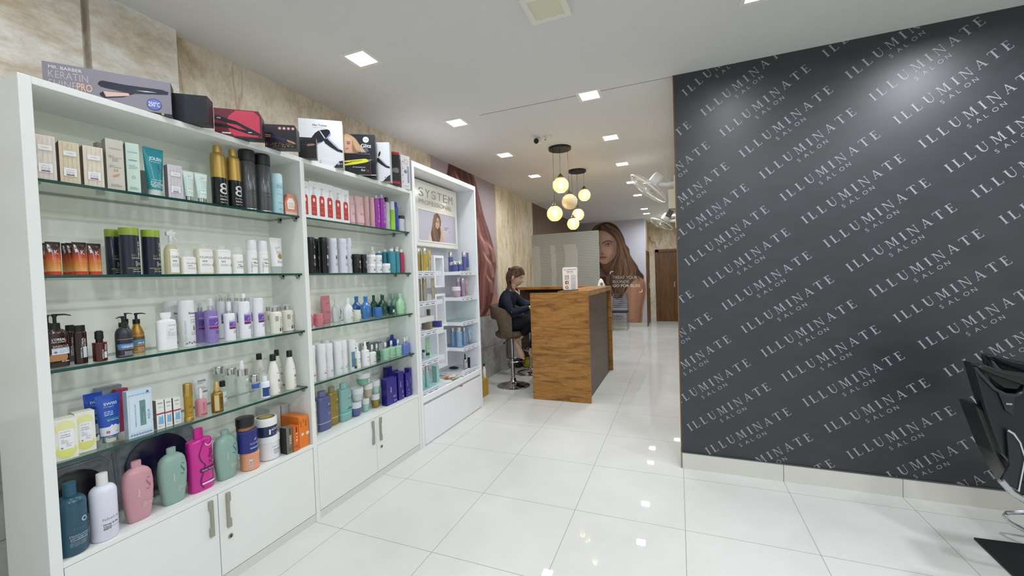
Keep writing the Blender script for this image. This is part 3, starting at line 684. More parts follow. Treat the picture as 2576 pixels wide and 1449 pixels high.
# loose things on the display
def flat_items():
    pap = mat('#DAD6CC', .6); 
    o = MB().poly([(-.40, 1.60, .4145), (-.24, 1.50, .4145), (-.21, 1.62, .4145), (-.37, 1.72, .4145)], mat('#E4E2DA', .5), (0, 0, .012)).build('leaflet'); tag(o, 'white leaflet lying flat at the left of the papers on the display base', 'leaflet')
    o = MB().poly([(-.36, 1.66, .4275), (-.22, 1.64, .4275), (-.21, 1.80, .4275), (-.34, 1.82, .4275)], mat('#C9C4BA', .5), (0, 0, .010)).build('leaflet'); tag(o, 'cream booklet lying flat on top of other papers on the display base', 'leaflet')
    M = Matrix.Translation((-.27, 1.70, .4485)) @ Matrix.Rotation(.35, 4, 'Z') @ Matrix.Rotation(-.12, 4, 'Y')
    mb = MB().box(-.05, .05, -.07, .07, -.004, .004, mat('#D6D0C6', .5), M); mb.box(-.05, -.01, -.0705, -.02, -.0045, .0045, mat('#D4672B', .5), M); tag(mb.build('sachet_pack'), 'tilted cream packet with an orange corner on the display base', 'packet')
    o = MB().poly([(-.40, 1.14, .4515), (-.22, 1.14, .4515), (-.22, 1.30, .4515), (-.40, 1.30, .4515)], mat('#9FC3CF', .2), (0, 0, .002)).build('colour_card'); tag(o, 'pale blue card lying on the lowest left display shelf', 'card')
    mb = MB().box(-.34, -.24, 1.52, 1.66, .412, .414, mat('#CDE3EC', .15)); mb.box(-.32, -.28, 1.54, 1.58, .414, .4145, mat('#5C86A0', .3)); mb.box(-.27, -.25, 1.54, 1.60, .414, .4145, mat('#7C93A0', .3)); 
    for k in range(5):
        o = MB().box(-.236, -.219, 2.02 - .19 + k * .035, 2.04 - .18 + k * .035, .4525, .4585, mat('#E9EEF0', .3)).build('tester_strip'); tag(o, 'small white tester strip lying in the row on the lowest right display shelf', 'tester strip', 'tester strips on the display')
    o = MB().lathe([(.4525, .05, .03), (.462, .055, .035), (.47, .03, .02), (.474, .004)], mat('#23252B', .4), (-.40, 1.98)).build('hair_clip'); tag(o, 'black rounded clip behind the papers on the lowest right display shelf', 'clip')
    mb = MB().box(-.38, -.23, 1.125, 1.385, 1.018, 1.066, mat('#DFE0E4', .35)); mb.box(-.229, -.2285, 1.20, 1.385, 1.018, 1.021, M_BLACK); o = mb.build('carton', bevel=.001); tag(o, 'flat white carton lying on top of the taupe and violet cartons', 'box')
flat_items()

# ------------------------------------------------------------------ reception counter
def counter():
    t = empty('reception_counter'); tag(t, 'wooden reception counter with dark side panel, beside the seated woman', 'counter')
    MB().box(.25, .905, 2.60, 2.635, 0, 1.195, M_DESK).build('end_panel', t, bevel=.002)
    MB().box(.835, .862, 2.637, 4.18, .0, 1.148, M_DESK_DK).build('side_panel', t)
    MB().box(.56, .905, 2.637, 4.235, 1.150, 1.209, M_DESK).build('counter_top', t, bevel=.002)
    MB().box(.815, .905, 4.19, 4.235, 0, 1.149, M_DESK).build('corner_post', t, bevel=.002)
    MB().box(-.52, .558, 4.05, 4.30, 1.182, 1.222, M_DESK).build('back_top', t, bevel=.002)
    MB().box(-.50, .555, 4.24, 4.28, .0, 1.180, M_DESK_DK).build('back_panel', t)
    MB().box(-.40, .22, 4.20, 4.238, 1.148, 1.172, mat('#3A2B20', .6)).build('slot_recess', t)
    MB().box(.28, .833, 2.637, 4.18, .715, .745, M_DESK).build('work_top', t, bevel=.002)
    return t
counter()
def sign_stand():
    t = empty('sign_stand', (.665, 2.80, 1.2095)); tag(t, 'small upright white sign with gold icons standing on the wooden counter', 'sign')
    t.rotation_euler = (0, 0, .28)
    def rr(w_, h_, r, x0, z0, y):
        P = []
        for cx_, cz_, a0 in ((x0 + w_ - r, z0 + r, -PI / 2), (x0 + w_ - r, z0 + h_ - r, 0), (x0 + r, z0 + h_ - r, PI / 2), (x0 + r, z0 + r, PI)):
            for i in range(6): a = a0 + PI / 2 * i / 5; P.append((cx_ + r * math.cos(a), y, cz_ + r * math.sin(a)))
        return P
    MB().poly(rr(.165, .255, .018, -.0825, .008, 0), mat('#F2E6E4', .25), (0, .006, 0)).build('plaque', t)
    MB().box(-.088, .088, -.03, .04, 0, .008, M_DARK).build('foot', t, bevel=.002)
    mb = MB(); gd = mat('#7A6237', .35, .4); f = lambda x, z: (x, -.0008, z); dk = mat('#3B2F22', .4)
    flat_text(mb, 'ILLUMINATE', f, -.066, .228, .016, dk, .132, bold=.0008); flat_text(mb, 'SALON', f, -.035, .204, .015, dk, .07, bold=.0008)
    def ring(x, z, r, w_, m_, n=20):
        for i in range(n):
            a, b_ = 2 * PI * i / n, 2 * PI * (i + 1) / n
            mb.poly([f(x + (r - w_) * math.cos(a), z + (r - w_) * math.sin(a)), f(x + r * math.cos(a), z + r * math.sin(a)), f(x + r * math.cos(b_), z + r * math.sin(b_)), f(x + (r - w_) * math.cos(b_), z + (r - w_) * math.sin(b_))], m_)
    def sq(x, z, s_, w_, m_):
        for b4 in ((x - s_, x + s_, z - s_, z - s_ + w_), (x - s_, x + s_, z + s_ - w_, z + s_), (x - s_, x - s_ + w_, z - s_, z + s_), (x + s_ - w_, x + s_, z - s_, z + s_)): mb.poly([f(b4[0], b4[2]), f(b4[1], b4[2]), f(b4[1], b4[3]), f(b4[0], b4[3])], m_)
    sq(-.036, .148, .022, .005, gd); ring(-.036, .148, .011, .004, gd); ring(-.023, .161, .003, .003, gd)
    mb.poly([f(-.055, .072), f(-.017, .072), f(-.017, .110), f(-.055, .110)], gd); g2 = lambda x, z: (x, -.0014, z); flat_text(mb, 'f', g2, -.041, .074, .030, mat('#F2E6E4', .25), .018, bold=.001)
    flat_text(mb, 'G', f, -.055, .022, .034, dk, .034, bold=.002)
    for z in (.148, .091, .038): sq(.036, z, .024, .0022, mat('#8D939B', .4)); mb.poly([g2(.016, z - .020), g2(.056, z - .020), g2(.056, z + .020), g2(.016, z + .020)], mat('#C9CDD4', .4))
    for k in range(7): mb.poly([f(-.05 + k * .014, .186), f(-.04 + k * .014, .186), f(-.038 + k * .014, .1895), f(-.048 + k * .014, .1895)], mat('#C9A7A0', .5))
    mb.build('sign_print', t)
sign_stand()
def ornament():
    mb = MB().lathe([(0, .05, .03), (.004, .052, .032), (.02, .05, .03), (.05, .04, .022), (.085, .028, .016), (.105, .012, .008), (.11, .002)], mat('#E6E6E2', .4), n=24)
    t = empty('tape_dispenser', (.80, 4.02, 1.2095)); mb.build('body', t); tag(t, 'small white rounded dispenser with grey disc on the far corner of the counter', 'dispenser')
    MB().disc((.012, -.034, .035), .020, mat('#6E7274', .4), (0.1, -1, 0.1)).build('reel', t)
ornament()
# frosted partition behind the counter
def frosted():
    m, nt, b, N, L = nodes_of('frosted_glass'); nt.nodes.remove(b); out = [n for n in nt.nodes if n.type == 'OUTPUT_MATERIAL'][0]
    tc = N('ShaderNodeTexCoord').outputs['Object']; sp = N('ShaderNodeSeparateXYZ'); L(tc, sp.inputs[0])
    st = mathn(N, L, 'GREATER_THAN', mathn(N, L, 'FRACT', mathn(N, L, 'MULTIPLY', sp.outputs['Z'], 36.0)), .45)
    n1 = noise(N, L, tc, 2.2, 2, 0, .5, (.3, 1, 2.0)); xx = mathn(N, L, 'ADD', mathn(N, L, 'DIVIDE', mathn(N, L, 'ADD', sp.outputs['X'], .66), 1.2), mathn(N, L, 'MULTIPLY', mathn(N, L, 'SUBTRACT', n1, .5), .10))
    rz = ramp(N, [(0, '#000000'), (.12, '#FFFFFF'), (.29, '#000000'), (.36, '#FFFFFF'), (.50, '#000000'), (.68, '#FFFFFF')]); rz.color_ramp.interpolation = 'CONSTANT'; L(xx, rz.inputs[0]); zt = mathn(N, L, 'GREATER_THAN', sp.outputs['Z'], 1.93); zone = mathn(N, L, 'MAXIMUM', rz.outputs[0], zt)
    k = mathn(N, L, 'MULTIPLY', st, zone)
    tr = N('ShaderNodeBsdfTransparent'); df = N('ShaderNodeBsdfDiffuse'); df.inputs[0].default_value = rgb('#D2D3CB'); tr.inputs[0].default_value = rgb('#C9CBC6')
    f = mathn(N, L, 'SUBTRACT', .78, mathn(N, L, 'MULTIPLY', k, .38)); mx = N('ShaderNodeMixShader'); L(f, mx.inputs[0]); L(df.outputs[0], mx.inputs[2]); L(tr.outputs[0], mx.inputs[1])
    fr = N('ShaderNodeMath'); gl = N('ShaderNodeBsdfGlossy'); gl.inputs['Roughness'].default_value = .15; m2 = N('ShaderNodeMixShader'); m2.inputs[0].default_value = .06; L(mx.outputs[0], m2.inputs[1]); L(gl.outputs[0], m2.inputs[2]); L(m2.outputs[0], out.inputs[0])
    t = empty('glass_partition', (0, 5.39, 0)); tag(t, 'frosted glass partition with horizontal stripes standing behind the counter', 'partition')
    MB().box(-.655, .537, -.005, .005, 0, 2.136, m).build('glass_pane', t)
    MB().box(.5375, .546, -.006, .006, 0, 2.137, mat('#A9B5B0', .15, 0, .6)).build('edge_strip', t)
    q = Matrix.Translation((-.63, -.012, 1.93)) @ Matrix.Rotation(PI / 2, 4, 'X')
    MB().lathe([(-.012, .018), (.012, .018)], M_CHROME, M=q, n=16).build('wall_clamp', t)
frosted()

# ------------------------------------------------------------------ bar stools
def suede():
    m, nt, b, N, L = nodes_of('brown_suede'); tc = N('ShaderNodeTexCoord').outputs['Object']; n = noise(N, L, tc, 9, 6, .5, .7)
    r = ramp(N, [(.3, '#4F4236'), (.7, '#6E5D4C')]); L(n, r.inputs[0]); L(r.outputs[0], b.inputs['Base Color']); b.inputs['Roughness'].default_value = .85; return m
M_SUEDE = suede()
def stool(x, y, rz, label, seat_z=.70, full=True, seatm=None):
    t = empty('bar_stool', (x, y, 0), rz); tag(t, label, 'bar stool')
    MB().lathe([(0, .205), (.006, .208), (.014, .195), (.03, .12), (.045, .06), (.07, .036), (.10, .034)], M_CHROME, n=48).build('base', t, angle=60)
    MB().lathe([(.098, .028), (.12, .028), (.122, .026), (.34, .026), (.342, .019), (seat_z - .085, .019)], M_CHROME, n=20).build('column', t)
    mb = MB(); ring = [(.03 + .13 * math.cos(a), .14 * math.sin(a), .33) for a in [PI * 2 * i / 28 for i in range(28)]]
    mb.tube(ring, .009, M_CHROME, 8, True); mb.tube([(-.1, 0, .33), (-.02, 0, .33)], .009, M_CHROME, 6); mb.build('footrest', t)
    sm = seatm or M_SUEDE
    MB().lathe([(seat_z - .085, .10, .10), (seat_z - .075, .16, .17), (seat_z - .045, .195, .20), (seat_z - .01, .20, .205), (seat_z + .012, .17, .18), (seat_z + .02, .05, .05)], sm, n=36, e=2.5).build('seat', t, angle=80)
    if full:
        # wrap-round back: a band that drops to the seat at its front ends
        mb = MB(); rings = []; n = 34
        for i in range(n + 1):
            a = math.radians(68) + (math.radians(292) - math.radians(68)) * i / n; u = abs(i / n * 2 - 1)
            top = seat_z + .355 - .09 * u ** 2 - .07 * max(0, (u - .86) / .14) ** 2; w3 = min(1, max(0, (u - .56) / .14)); bot = seat_z + .165 - .22 * (w3 * w3 * (3 - 2 * w3))
            bot = max(bot, seat_z - .055); 
            r_ = .235 + .015 * math.cos(a); cx_, cy_ = r_ * math.cos(a) * 1.02, r_ * math.sin(a) * .94; w_ = .021
            nx_, ny_ = math.cos(a), math.sin(a); lean = .03 * (-nx_)
            R_ = []
            for (dn, z) in ((-w_, bot + .01), (-w_ * .5, bot), (w_ * .5, bot), (w_, bot + .012), (w_, (top + bot) / 2), (w_, top - .015), (w_ * .5, top), (-w_ * .5, top), (-w_, top - .015), (-w_, (top + bot) / 2)):
                k = lean * (z - seat_z) * 3; R_.append((cx_ + nx_ * (dn + k), cy_ + ny_ * (dn + k), z))
            rings.append(R_)
        mb.loft(rings, sm); mb.build('backrest', t, angle=70)
    mb = MB(); mb.tube([(0, .02, seat_z - .09), (-.02, -.10, seat_z - .10), (-.03, -.17, seat_z - .125)], .005, M_CHROME, 6); mb.tube([(-.03, -.17, seat_z - .125), (-.03, -.195, seat_z - .13)], .009, M_BLACK, 8); mb.build('lever', t)
    return t
stool(-.178, 3.07, 0, 'brown suede bar stool with chrome column that the woman sits on')
stool(-.19, 3.80, .5, 'second bar stool, mostly hidden behind the wooden counter, with dark seat', .74, True, mat('#2B2622', .7))

# ------------------------------------------------------------------ small things by the left wall
def floor_box():
    mb = MB().box(-.46, -.325, 2.50, 2.64, 0, .205, mat('#B8963F', .7, 0, .3, 0, .08)); o = mb.build('carton', bevel=.002); tag(o, 'mustard cardboard box on the floor at the end of the display unit', 'box')
    for x, y, z, lab in ((-.385, 2.545, .2055, 'white bottle with black cap standing on the mustard box, nearer one'), (-.355, 2.60, .2055, 'white bottle with black cap standing on the mustard box, farther one')):
        t = empty('bottle', (x, y, z)); tag(t, lab, 'bottle'); MB().lathe([(0, .018), (.004, .02), (.09, .02), (.125, .012), (.138, .009)], mat('#E8E4DA', .3), n=16).build('body', t); MB().lathe([(.138, .011), (.166, .011)], M_BLACK, n=12).build('cap', t)
floor_box()
mb = MB().tube([(-.33, 3.28, .62), (-.35, 3.30, .40), (-.35, 3.34, .2), (-.32, 3.44, .06), (-.26, 3.56, .008), (-.20, 3.62, .005)], .004, M_BLACK, 6); o = mb.build('cable'); tag(o, 'black cable curving down to the floor behind the bar stool', 'cable')
def bag():
    rr = random.Random(2); rings = []
    for k, (z, r) in enumerate(((0.0, .04), (.015, .075), (.05, .09), (.09, .075), (.12, .04), (.15, .05))):
        rings.append([(-.355 + r * (1 + rr.uniform(-.18, .18)) * math.cos(a), 4.12 + r * .8 * (1 + rr.uniform(-.18, .18)) * math.sin(a), z + .0 + rr.uniform(-.004, .004) * (k > 0)) for a in [2 * PI * i / 14 for i in range(14)]])
    o = MB().loft(rings, mat('#BDB42A', .35)).build('plastic_bag'); tag(o, 'crumpled yellow plastic bag on the floor behind the stool bases', 'bag')
    mb = MB().box(-.57, -.46, 4.03, 4.20, 0, .115, mat('#26262B', .6)); o = mb.build('storage_box', bevel=.008); tag(o, 'low black box on the floor beside the yellow bag', 'box')
bag()

# ------------------------------------------------------------------ far metal chair and dark chair beside it
def metal_chair():
    t = empty('dining_chair', (.46, 8.50, 0)); tag(t, 'stainless steel chair with slatted back in front of the far mural', 'chair')
    for x in (-.19, .19):
        MB().tube([(x, .16, 0), (x, .17, .45), (x * .95, .22, .88)], .011, M_CHROME, 8).build('leg', t)
        MB().tube([(x, -.17, 0), (x, -.16, .43)], .011, M_CHROME, 8).build('leg', t)
    for k in range(8):
        z = .53 + k * .045; y = .18 + (z - .45) * .1; MB().box(-.18, .18, y - .006, y + .006, z, z + .022, M_CHROME).build('back_slat', t)
    MB().box(-.20, .20, -.19, .20, .43, .465, mat('#22242A', .5)).build('seat', t, bevel=.008)
    mb = MB(); mb.tube([(-.19, -.17, .22), (.19, -.17, .22)], .007, M_CHROME); mb.tube([(-.19, .16, .25), (.19, .16, .25)], .007, M_CHROME); mb.tube([(-.19, -.165, .25), (-.19, .165, .25)], .007, M_CHROME); mb.tube([(.19, -.165, .25), (.19, .165, .25)], .007, M_CHROME); mb.build('stretcher', t)
metal_chair()
def dark_chair():
    t = empty('waiting_chair', (.30, 7.2, 0)); tag(t, 'dark padded chair mostly hidden behind the counter, left of the steel chair', 'chair'); m_ = mat('#1E2026', .6)
    MB().lathe([(.50, .04, .16), (.56, .045, .2), (.85, .045, .19), (.97, .04, .14)], m_, n=20, e=3).build('backrest', t); MB().box(-.42, -.02, -.22, .22, .42, .49, m_).build('seat', t, bevel=.015)
    for x in (-.38, -.06):
        for y in (-.18, .18): MB().tube([(x, y, 0), (x, y, .43)], .011, M_CHROME).build('leg', t)
    mb = MB(); mb.tube([(0, .1, .45), (.0, .1, .6)], .012, M_CHROME); mb.tube([(0, -.1, .45), (.0, -.1, .6)], .012, M_CHROME); mb.tube([(0, -.1, .45), (-.1, -.1, .43)], .012, M_CHROME); mb.tube([(0, .1, .45), (-.1, .1, .43)], .012, M_CHROME); mb.build('back_bracket', t)
dark_chair()

# ------------------------------------------------------------------ hanging globe lamps
M_AMBER = clear('#FAF0D4', .50, .03, 'amber_globe', '#F4E8C8', 1.5)
M_BULB = emis('#FFE2A0', 22, 'bulb_glow')
def pendant_cluster(cx_, cy_, r, globes, label):
    t = empty('pendant_lamp', (cx_, cy_, H)); tag(t, label, 'pendant lamp')
    MB().lathe([(-.025, r * .98), (-.022, r), (0, r)], M_BLACK, n=40).build('ceiling_plate', t, angle=50)
    for gx, gy, gz, gr, lit in globes:
        x, y, z = gx - cx_, gy - cy_, gz - H
        n_ = math.hypot(x, y); ax, ay = (x, y) if n_ < r * .8 else (x / n_ * r * .8, y / n_ * r * .8)
        MB().tube([(ax, ay, -.02), (x, y, -.05) if abs(ax - x) < .001 else (ax, ay, -.03), (x, y, z + gr + .038)], .0022, M_BLACK, 6).build('cord', t)
        MB().lathe([(z + gr - .006, .030), (z + gr + .006, .032), (z + gr + .012, .028), (z + gr + .026, .016), (z + gr + .040, .005)], mat('#6A655C', .3, .8), (x, y), 20).build('lamp_holder', t)
        mb = MB(); pr = []
        for i in range(22):
            a = -PI / 2 + .42 + (PI / 2 + 1.12 - .0) * i / 21 * 1.0; a = -1.12 + (1.12 + 1.20) * i / 21
            pr.append((z + gr * math.sin(a), gr * math.cos(a) * (1 + .012 * (i % 2))))
        n = 28; rings = [[(x + p[1] * math.cos(2 * PI * j / n), y + p[1] * math.sin(2 * PI * j / n), p[0]) for j in range(n)] for p in pr]
        mb.loft(rings, M_AMBER, False, False); g = mb.build('globe', t, angle=60)
        bm_ = M_BULB if lit else mat('#D9A860', .2)
        MB().lathe([(z + .045, .010), (z + .03, .014), (z - .005, .024), (z - .03, .022), (z - .042, .008)], bm_, (x, y), 16).build('bulb', t)
        if lit:
            l = bpy.data.lights.new('bulb_light', 'POINT'); l.energy = 3.2; l.color = (1, .88, .66); l.shadow_soft_size = .03
            o = bpy.data.objects.new('bulb_light', l); COL.objects.link(o); o.parent = t; o.location = (x, y, z)
pendant_cluster(.664, 2.53, .118, [(.678, 2.47, 2.325, .083, True), (.735, 2.60, 2.168, .083, False), (.590, 2.52, 2.044, .083, True)], 'nearer black ceiling plate with three hanging amber globe lamps')
pendant_cluster(.615, 3.56, .112, [(.700, 3.55, 2.404, .078, True), (.600, 3.60, 2.169, .078, True), (.555, 3.50, 2.043, .078, True)], 'farther black ceiling plate with three hanging amber globe lamps')
def cctv():
    t = empty('security_camera', (.57, 2.10, H)); tag(t, 'small white ceiling camera with a black round lens left of the globe lamps', 'camera')
    MB().lathe([(-.012, .035), (0, .037)], mat('#E3DFD6', .4), (.0, .0), 24).build('mount', t)
    q = Matrix.Translation((-.005, -.02, -.045)) @ Vector((-.1, -.9, -.25)).to_track_quat('Z', 'Y').to_matrix().to_4x4()
    MB().lathe([(-.045, .018), (-.035, .028), (.02, .031), (.03, .030)], mat('#DEDAD0', .4), M=q, n=24).build('housing', t); MB().lathe([(.0302, .026), (.034, .024), (.036, .005)], M_BLACK, M=q, n=24).build('lens', t)
    t = empty('ceiling_sensor', (.66, 2.12, H)); tag(t, 'small white dome sensor on the ceiling right of the security camera', 'sensor')
    MB().lathe([(-.03, .004), (-.028, .018), (-.015, .032), (-.004, .036), (0, .036)], mat('#D8D2C6', .5), n=24).build('dome', t); MB().lathe([(-.036, .006), (-.03, .007)], M_BLACK, (-.028, 0), 10).build('eye', t)
cctv()

# ------------------------------------------------------------------ wall fans in the passage
def wall_fan(c, nrm, R_, label, body_w, cage_hex):
    t = empty('wall_fan', (XC, c[1], c[2])); tag(t, label, 'fan'); base = Vector((XC, c[1], c[2])); c = Vector(c) - base
    n_ = Vector(nrm).normalized(); q = n_.to_track_quat('Z', 'Y').to_matrix().to_4x4(); M = Matrix.Translation(c) @ q
    wm = mat(body_w, .35); cm = mat(cage_hex, .3, .2)
    mb = MB(); ws = .0016
    def P(r, a, z): return M @ Vector((r * math.cos(a), r * math.sin(a), z))
    for k in range(44):
        a = 2 * PI * k / 44; mb.tube([P(.03, a, .055), P(R_ * .55, a, .052), P(R_ * .88, a, .034), P(R_, a, 0)], ws, cm, 4)
        mb.tube([P(R_, a, 0), P(R_ * .88, a, -.040), P(R_ * .5, a, -.062), P(.05, a, -.066)], ws, cm, 4)
    cage = mb.build('cage', t)
    mb = MB(); ring = [P(R_, 2 * PI * k / 48, 0) for k in range(48)]; mb.tube(ring, .008, wm, 8, True)
    for rr_, zz in ((R_ * .6, .0505), (R_ * .5, -.062)): mb.tube([P(rr_, 2 * PI * k / 40, zz) for k in range(40)], .0022, cm, 5, True)
    mb.build('rim', t)
    MB().lathe([(.050, .035), (.058, .033), (.062, .02)], wm, M=M, n=24).build('badge', t)
    mb = MB()
    for k in range(3):
        pts = []; a0 = 2 * PI * k / 3
        outl = [(.03, -.3), (.5, -.42), (.9, -.25), (.93, .15), (.7, .42), (.3, .5), (.03, .35)]
        V = [P(R_ * .93 * r, a0 + da, -.012 + .05 * da) for r, da in outl]; mb.poly(V, mat('#C9CCC4', .3), tuple(n_ * .003))
    mb.lathe([(-.03, .03), (.02, .03), (.03, .018)], wm, M=M, n=16); mb.build('blades', t)
    MB().lathe([(-.070, .045), (-.085, .062), (-.16, .060), (-.205, .050), (-.215, .02)], wm, M=M, n=28, e=3).build('motor_housing', t, angle=60)
    s0 = M @ Vector((0, 0, -.13)); wallp = Vector((0.0, .02, s0.z - .04))
    mb = MB(); mb.tube([s0 + Vector((0, 0, -.05)), (s0 + wallp) / 2 + Vector((0, 0, -.05)), wallp + Vector((-.02, 0, -.03))], [.022, .026, .03], wm, 10); mb.build('arm', t)
    MB().box(-.022, -.0005, -.035, .075, wallp.z - .16, wallp.z + .06, wm).build('wall_bracket', t, bevel=.006)
    return t
wall_fan((1.49, 3.4, 2.37), (-.66, -.06, -.75), .255, 'nearer white wall fan tilted down, just left of the charcoal wall edge', '#E4E6E8', '#D9D6CC')
wall_fan((1.545, 6.0, 2.225), (-.50, -.16, -.86), .205, 'farther wall fan with beige cage above the passage door', '#C9C8BE', '#A9A594')
mb = MB().box(XC - .085, XC - .001, 3.30, 3.42, 2.10, 2.32, mat('#C2BFA9', .5)); o = mb.build('adapter_box', bevel=.004); tag(o, 'beige junction box on the wall below the nearer fan', 'junction box')
mb = MB().box(-.03, .03, -.02, .02, -.04, .04, mat('#4B4A46', .5), Matrix.Translation((XC - .075, 3.36, 2.05)) @ Matrix.Rotation(.5, 4, 'Y')); o = mb.build('power_plug', bevel=.004); tag(o, 'grey power plug hanging under the beige junction box', 'plug')
mb = MB().tube([(XC - .12, 3.4, H), (XC - .125, 3.4, 2.62), (XC - .10, 3.4, 2.55), (XC - .13, 3.4, 2.47), (XC - .06, 3.38, 2.42), (XC - .004, 3.36, 2.36)], .003, mat('#D9D6CE', .5), 6); o = mb.build('cable'); tag(o, 'thin white wire dangling from the ceiling to the nearer fan', 'cable')

# ------------------------------------------------------------------ barber chair at the right edge
def barber_chair():
    t = empty('barber_chair', (3.45, .75, 0)); tag(t, 'black and chrome barber chair standing in front of the charcoal wall', 'barber chair'); t.matrix_world = Matrix.Identity(4)
    lea = mat('#17181C', .33, 0, .5, 0, .1)
    def slab(name, pts, y0, y1, m_, bev=.012, dx=0): return MB().poly([(x + dx, y0, z) for x, z in pts], m_, (0, y1 - y0, 0)).build(name, t, bevel=bev)
    slab('backrest', [(3.00, .935), (3.05, .92), (3.10, .88), (3.26, .47), (3.20, .40), (3.125, .44), (3.03, .80)], .64, .80, lea, .014)
    slab('leg_rest', [(2.985, .755), (3.012, .75), (3.04, .735), (3.135, .46), (3.17, .40), (3.12, .375), (3.045, .55)], .66, .80, lea, .012)
    slab('seat', [(3.18, .50), (3.66, .53), (3.68, .42), (3.20, .38)], .63, .80, lea)
    sil = mat('#3C4044', .35, .8)
    for y0, dx in ((.575, 0), (.83, .16)):
        k = .910; q = lambda P: [(1.791 + (x - 1.791) * k + dx, 1.388 + (z - 1.388) * k) for x, z in P]
        slab('armrest', q([(3.050, .905), (3.075, .915), (3.15, .885), (3.50, .835), (3.60, .82), (3.60, .765), (3.24, .800), (3.20, .83), (3.10, .872)]), y0 - .02, y0 + .045, lea, .008)
        slab('arm_panel', q([(3.055, .90), (3.09, .835), (3.125, .79), (3.175, .770), (3.21, .785), (3.225, .82), (3.50, .80), (3.45, .45), (3.21, .42), (3.15, .50), (3.105, .66)]), y0 + .012, y0 + .04, lea, .004)
        slab('arm_pad', q([(3.075, .895), (3.11, .845), (3.15, .808), (3.19, .805), (3.21, .83), (3.15, .875)]), y0 + .002, y0 + .012, mat('#0E0F12', .5), .003)
        mb = MB(); mb.tube([(x, y0 + .008, z) for x, z in q([(3.058, .90), (3.088, .845), (3.12, .80), (3.155, .778), (3.19, .776), (3.215, .795), (3.225, .83)])], .007, mat('#2A2B30', .25), 8); mb.build('arm_trim', t)
        slab('front_bracket', q([(3.128, .795), (3.165, .772), (3.185, .775), (3.180, .685), (3.155, .705)]), y0 + .002, y0 + .010, mat('#3A3C40', .3, .6), .002)
        mb = MB(); a = q([(3.152, .742), (3.172, .734)]); mb.box(a[0][0], a[1][0], y0 - .004, y0 + .002, a[1][1], a[0][1], M_CHROME); mb.build('clip', t)
        br = q([(3.155, .62), (3.175, .605), (3.195, .57), (3.212, .50), (3.19, .345), (3.135, .385), (3.165, .46)]); slab('side_bracket', br, y0 - .004, y0 + .008, sil, .003)
        mb = MB(); mb.tube([(x, y0 - .006, z) for x, z in br[:6]], .0045, M_CHROME, 6); mb.build('bracket_edge', t)
        mb = MB(); mb.tube([(x, y0 - .004, z) for x, z in q([(3.135, .385), (3.17, .335), (3.22, .30), (3.30, .29)])], [.012, .012, .012, .01], mat('#B9BBBD', .3, .7), 8); mb.build('frame_bar', t)
    MB().lathe([(.012, .16), (.03, .15), (.045, .08), (.06, .05), (.38, .045)], M_CHROME, (3.53, .72), 40).build('hydraulic_base', t)
    MB().poly([(3.13, .978, 0.001), (3.72, 1.02, .001), (3.68, .42, .001), (3.11, .40, .001)], mat('#1C1D20', .5), (0, 0, .010)).build('base_plate', t, bevel=.002)
    mb = MB(); mb.tube([(3.55, 1.02, .16), (3.36, 1.06, .135), (3.30, 1.07, .115), (3.285, 1.06, .10), (3.29, 1.035, .085), (3.33, .99, .07), (3.36, .96, .06), (3.40, .94, .06)], .010, M_CHROME, 8); mb.build('foot_bar', t)
barber_chair()
# ------------------------------------------------------------------ seated woman
def skinned(pts, edges, root, sub=2):
    """pts: name -> (x, y, z, radius)"""
    me = bpy.data.meshes.new('s'); bm = bmesh.new(); lay = bm.verts.layers.skin.verify(); V = {}
    for k, p in pts.items():
        v = bm.verts.new(p[:3]); V[k] = v; r = p[3]; v[lay].radius = r if isinstance(r, tuple) else (r, r); v[lay].use_root = (k == root)
    for a, b_ in edges: bm.edges.new((V[a], V[b_]))
    bm.to_mesh(me); bm.free(); o = bpy.data.objects.new('s', me); COL.objects.link(o)
    o.modifiers.new('skin', 'SKIN').use_smooth_shade = True
    m = o.modifiers.new('sub', 'SUBSURF'); m.levels = m.render_levels = sub
    return o
def bake(o, voxel=None, smooth=0):
    if voxel: m = o.modifiers.new('r', 'REMESH'); m.mode = 'VOXEL'; m.voxel_size = voxel; m.use_smooth_shade = True
    if smooth: m = o.modifiers.new('sm', 'SMOOTH'); m.factor = .5; m.iterations = smooth
    bpy.context.view_layer.update(); dg = bpy.context.evaluated_depsgraph_get(); me = bpy.data.meshes.new_from_object(o.evaluated_get(dg))
    old = o.data; bpy.data.objects.remove(o); bpy.data.meshes.remove(old); me.polygons.foreach_set('use_smooth', [True] * len(me.polygons)); return me
def crv3(P, n=4):
    o = []; Q = [P[0]] + list(P) + [P[-1]]
    for i in range(1, len(Q) - 2):
        for k in range(n):
            t = k / n; a, b_, c, d = Q[i-1], Q[i], Q[i+1], Q[i+2]
            o.append(.5 * (2*b_ + (c-a)*t + (2*a-5*b_+4*c-d)*t*t + (3*b_-a-3*c+d)*t**3))
    return o + [P[-1]]
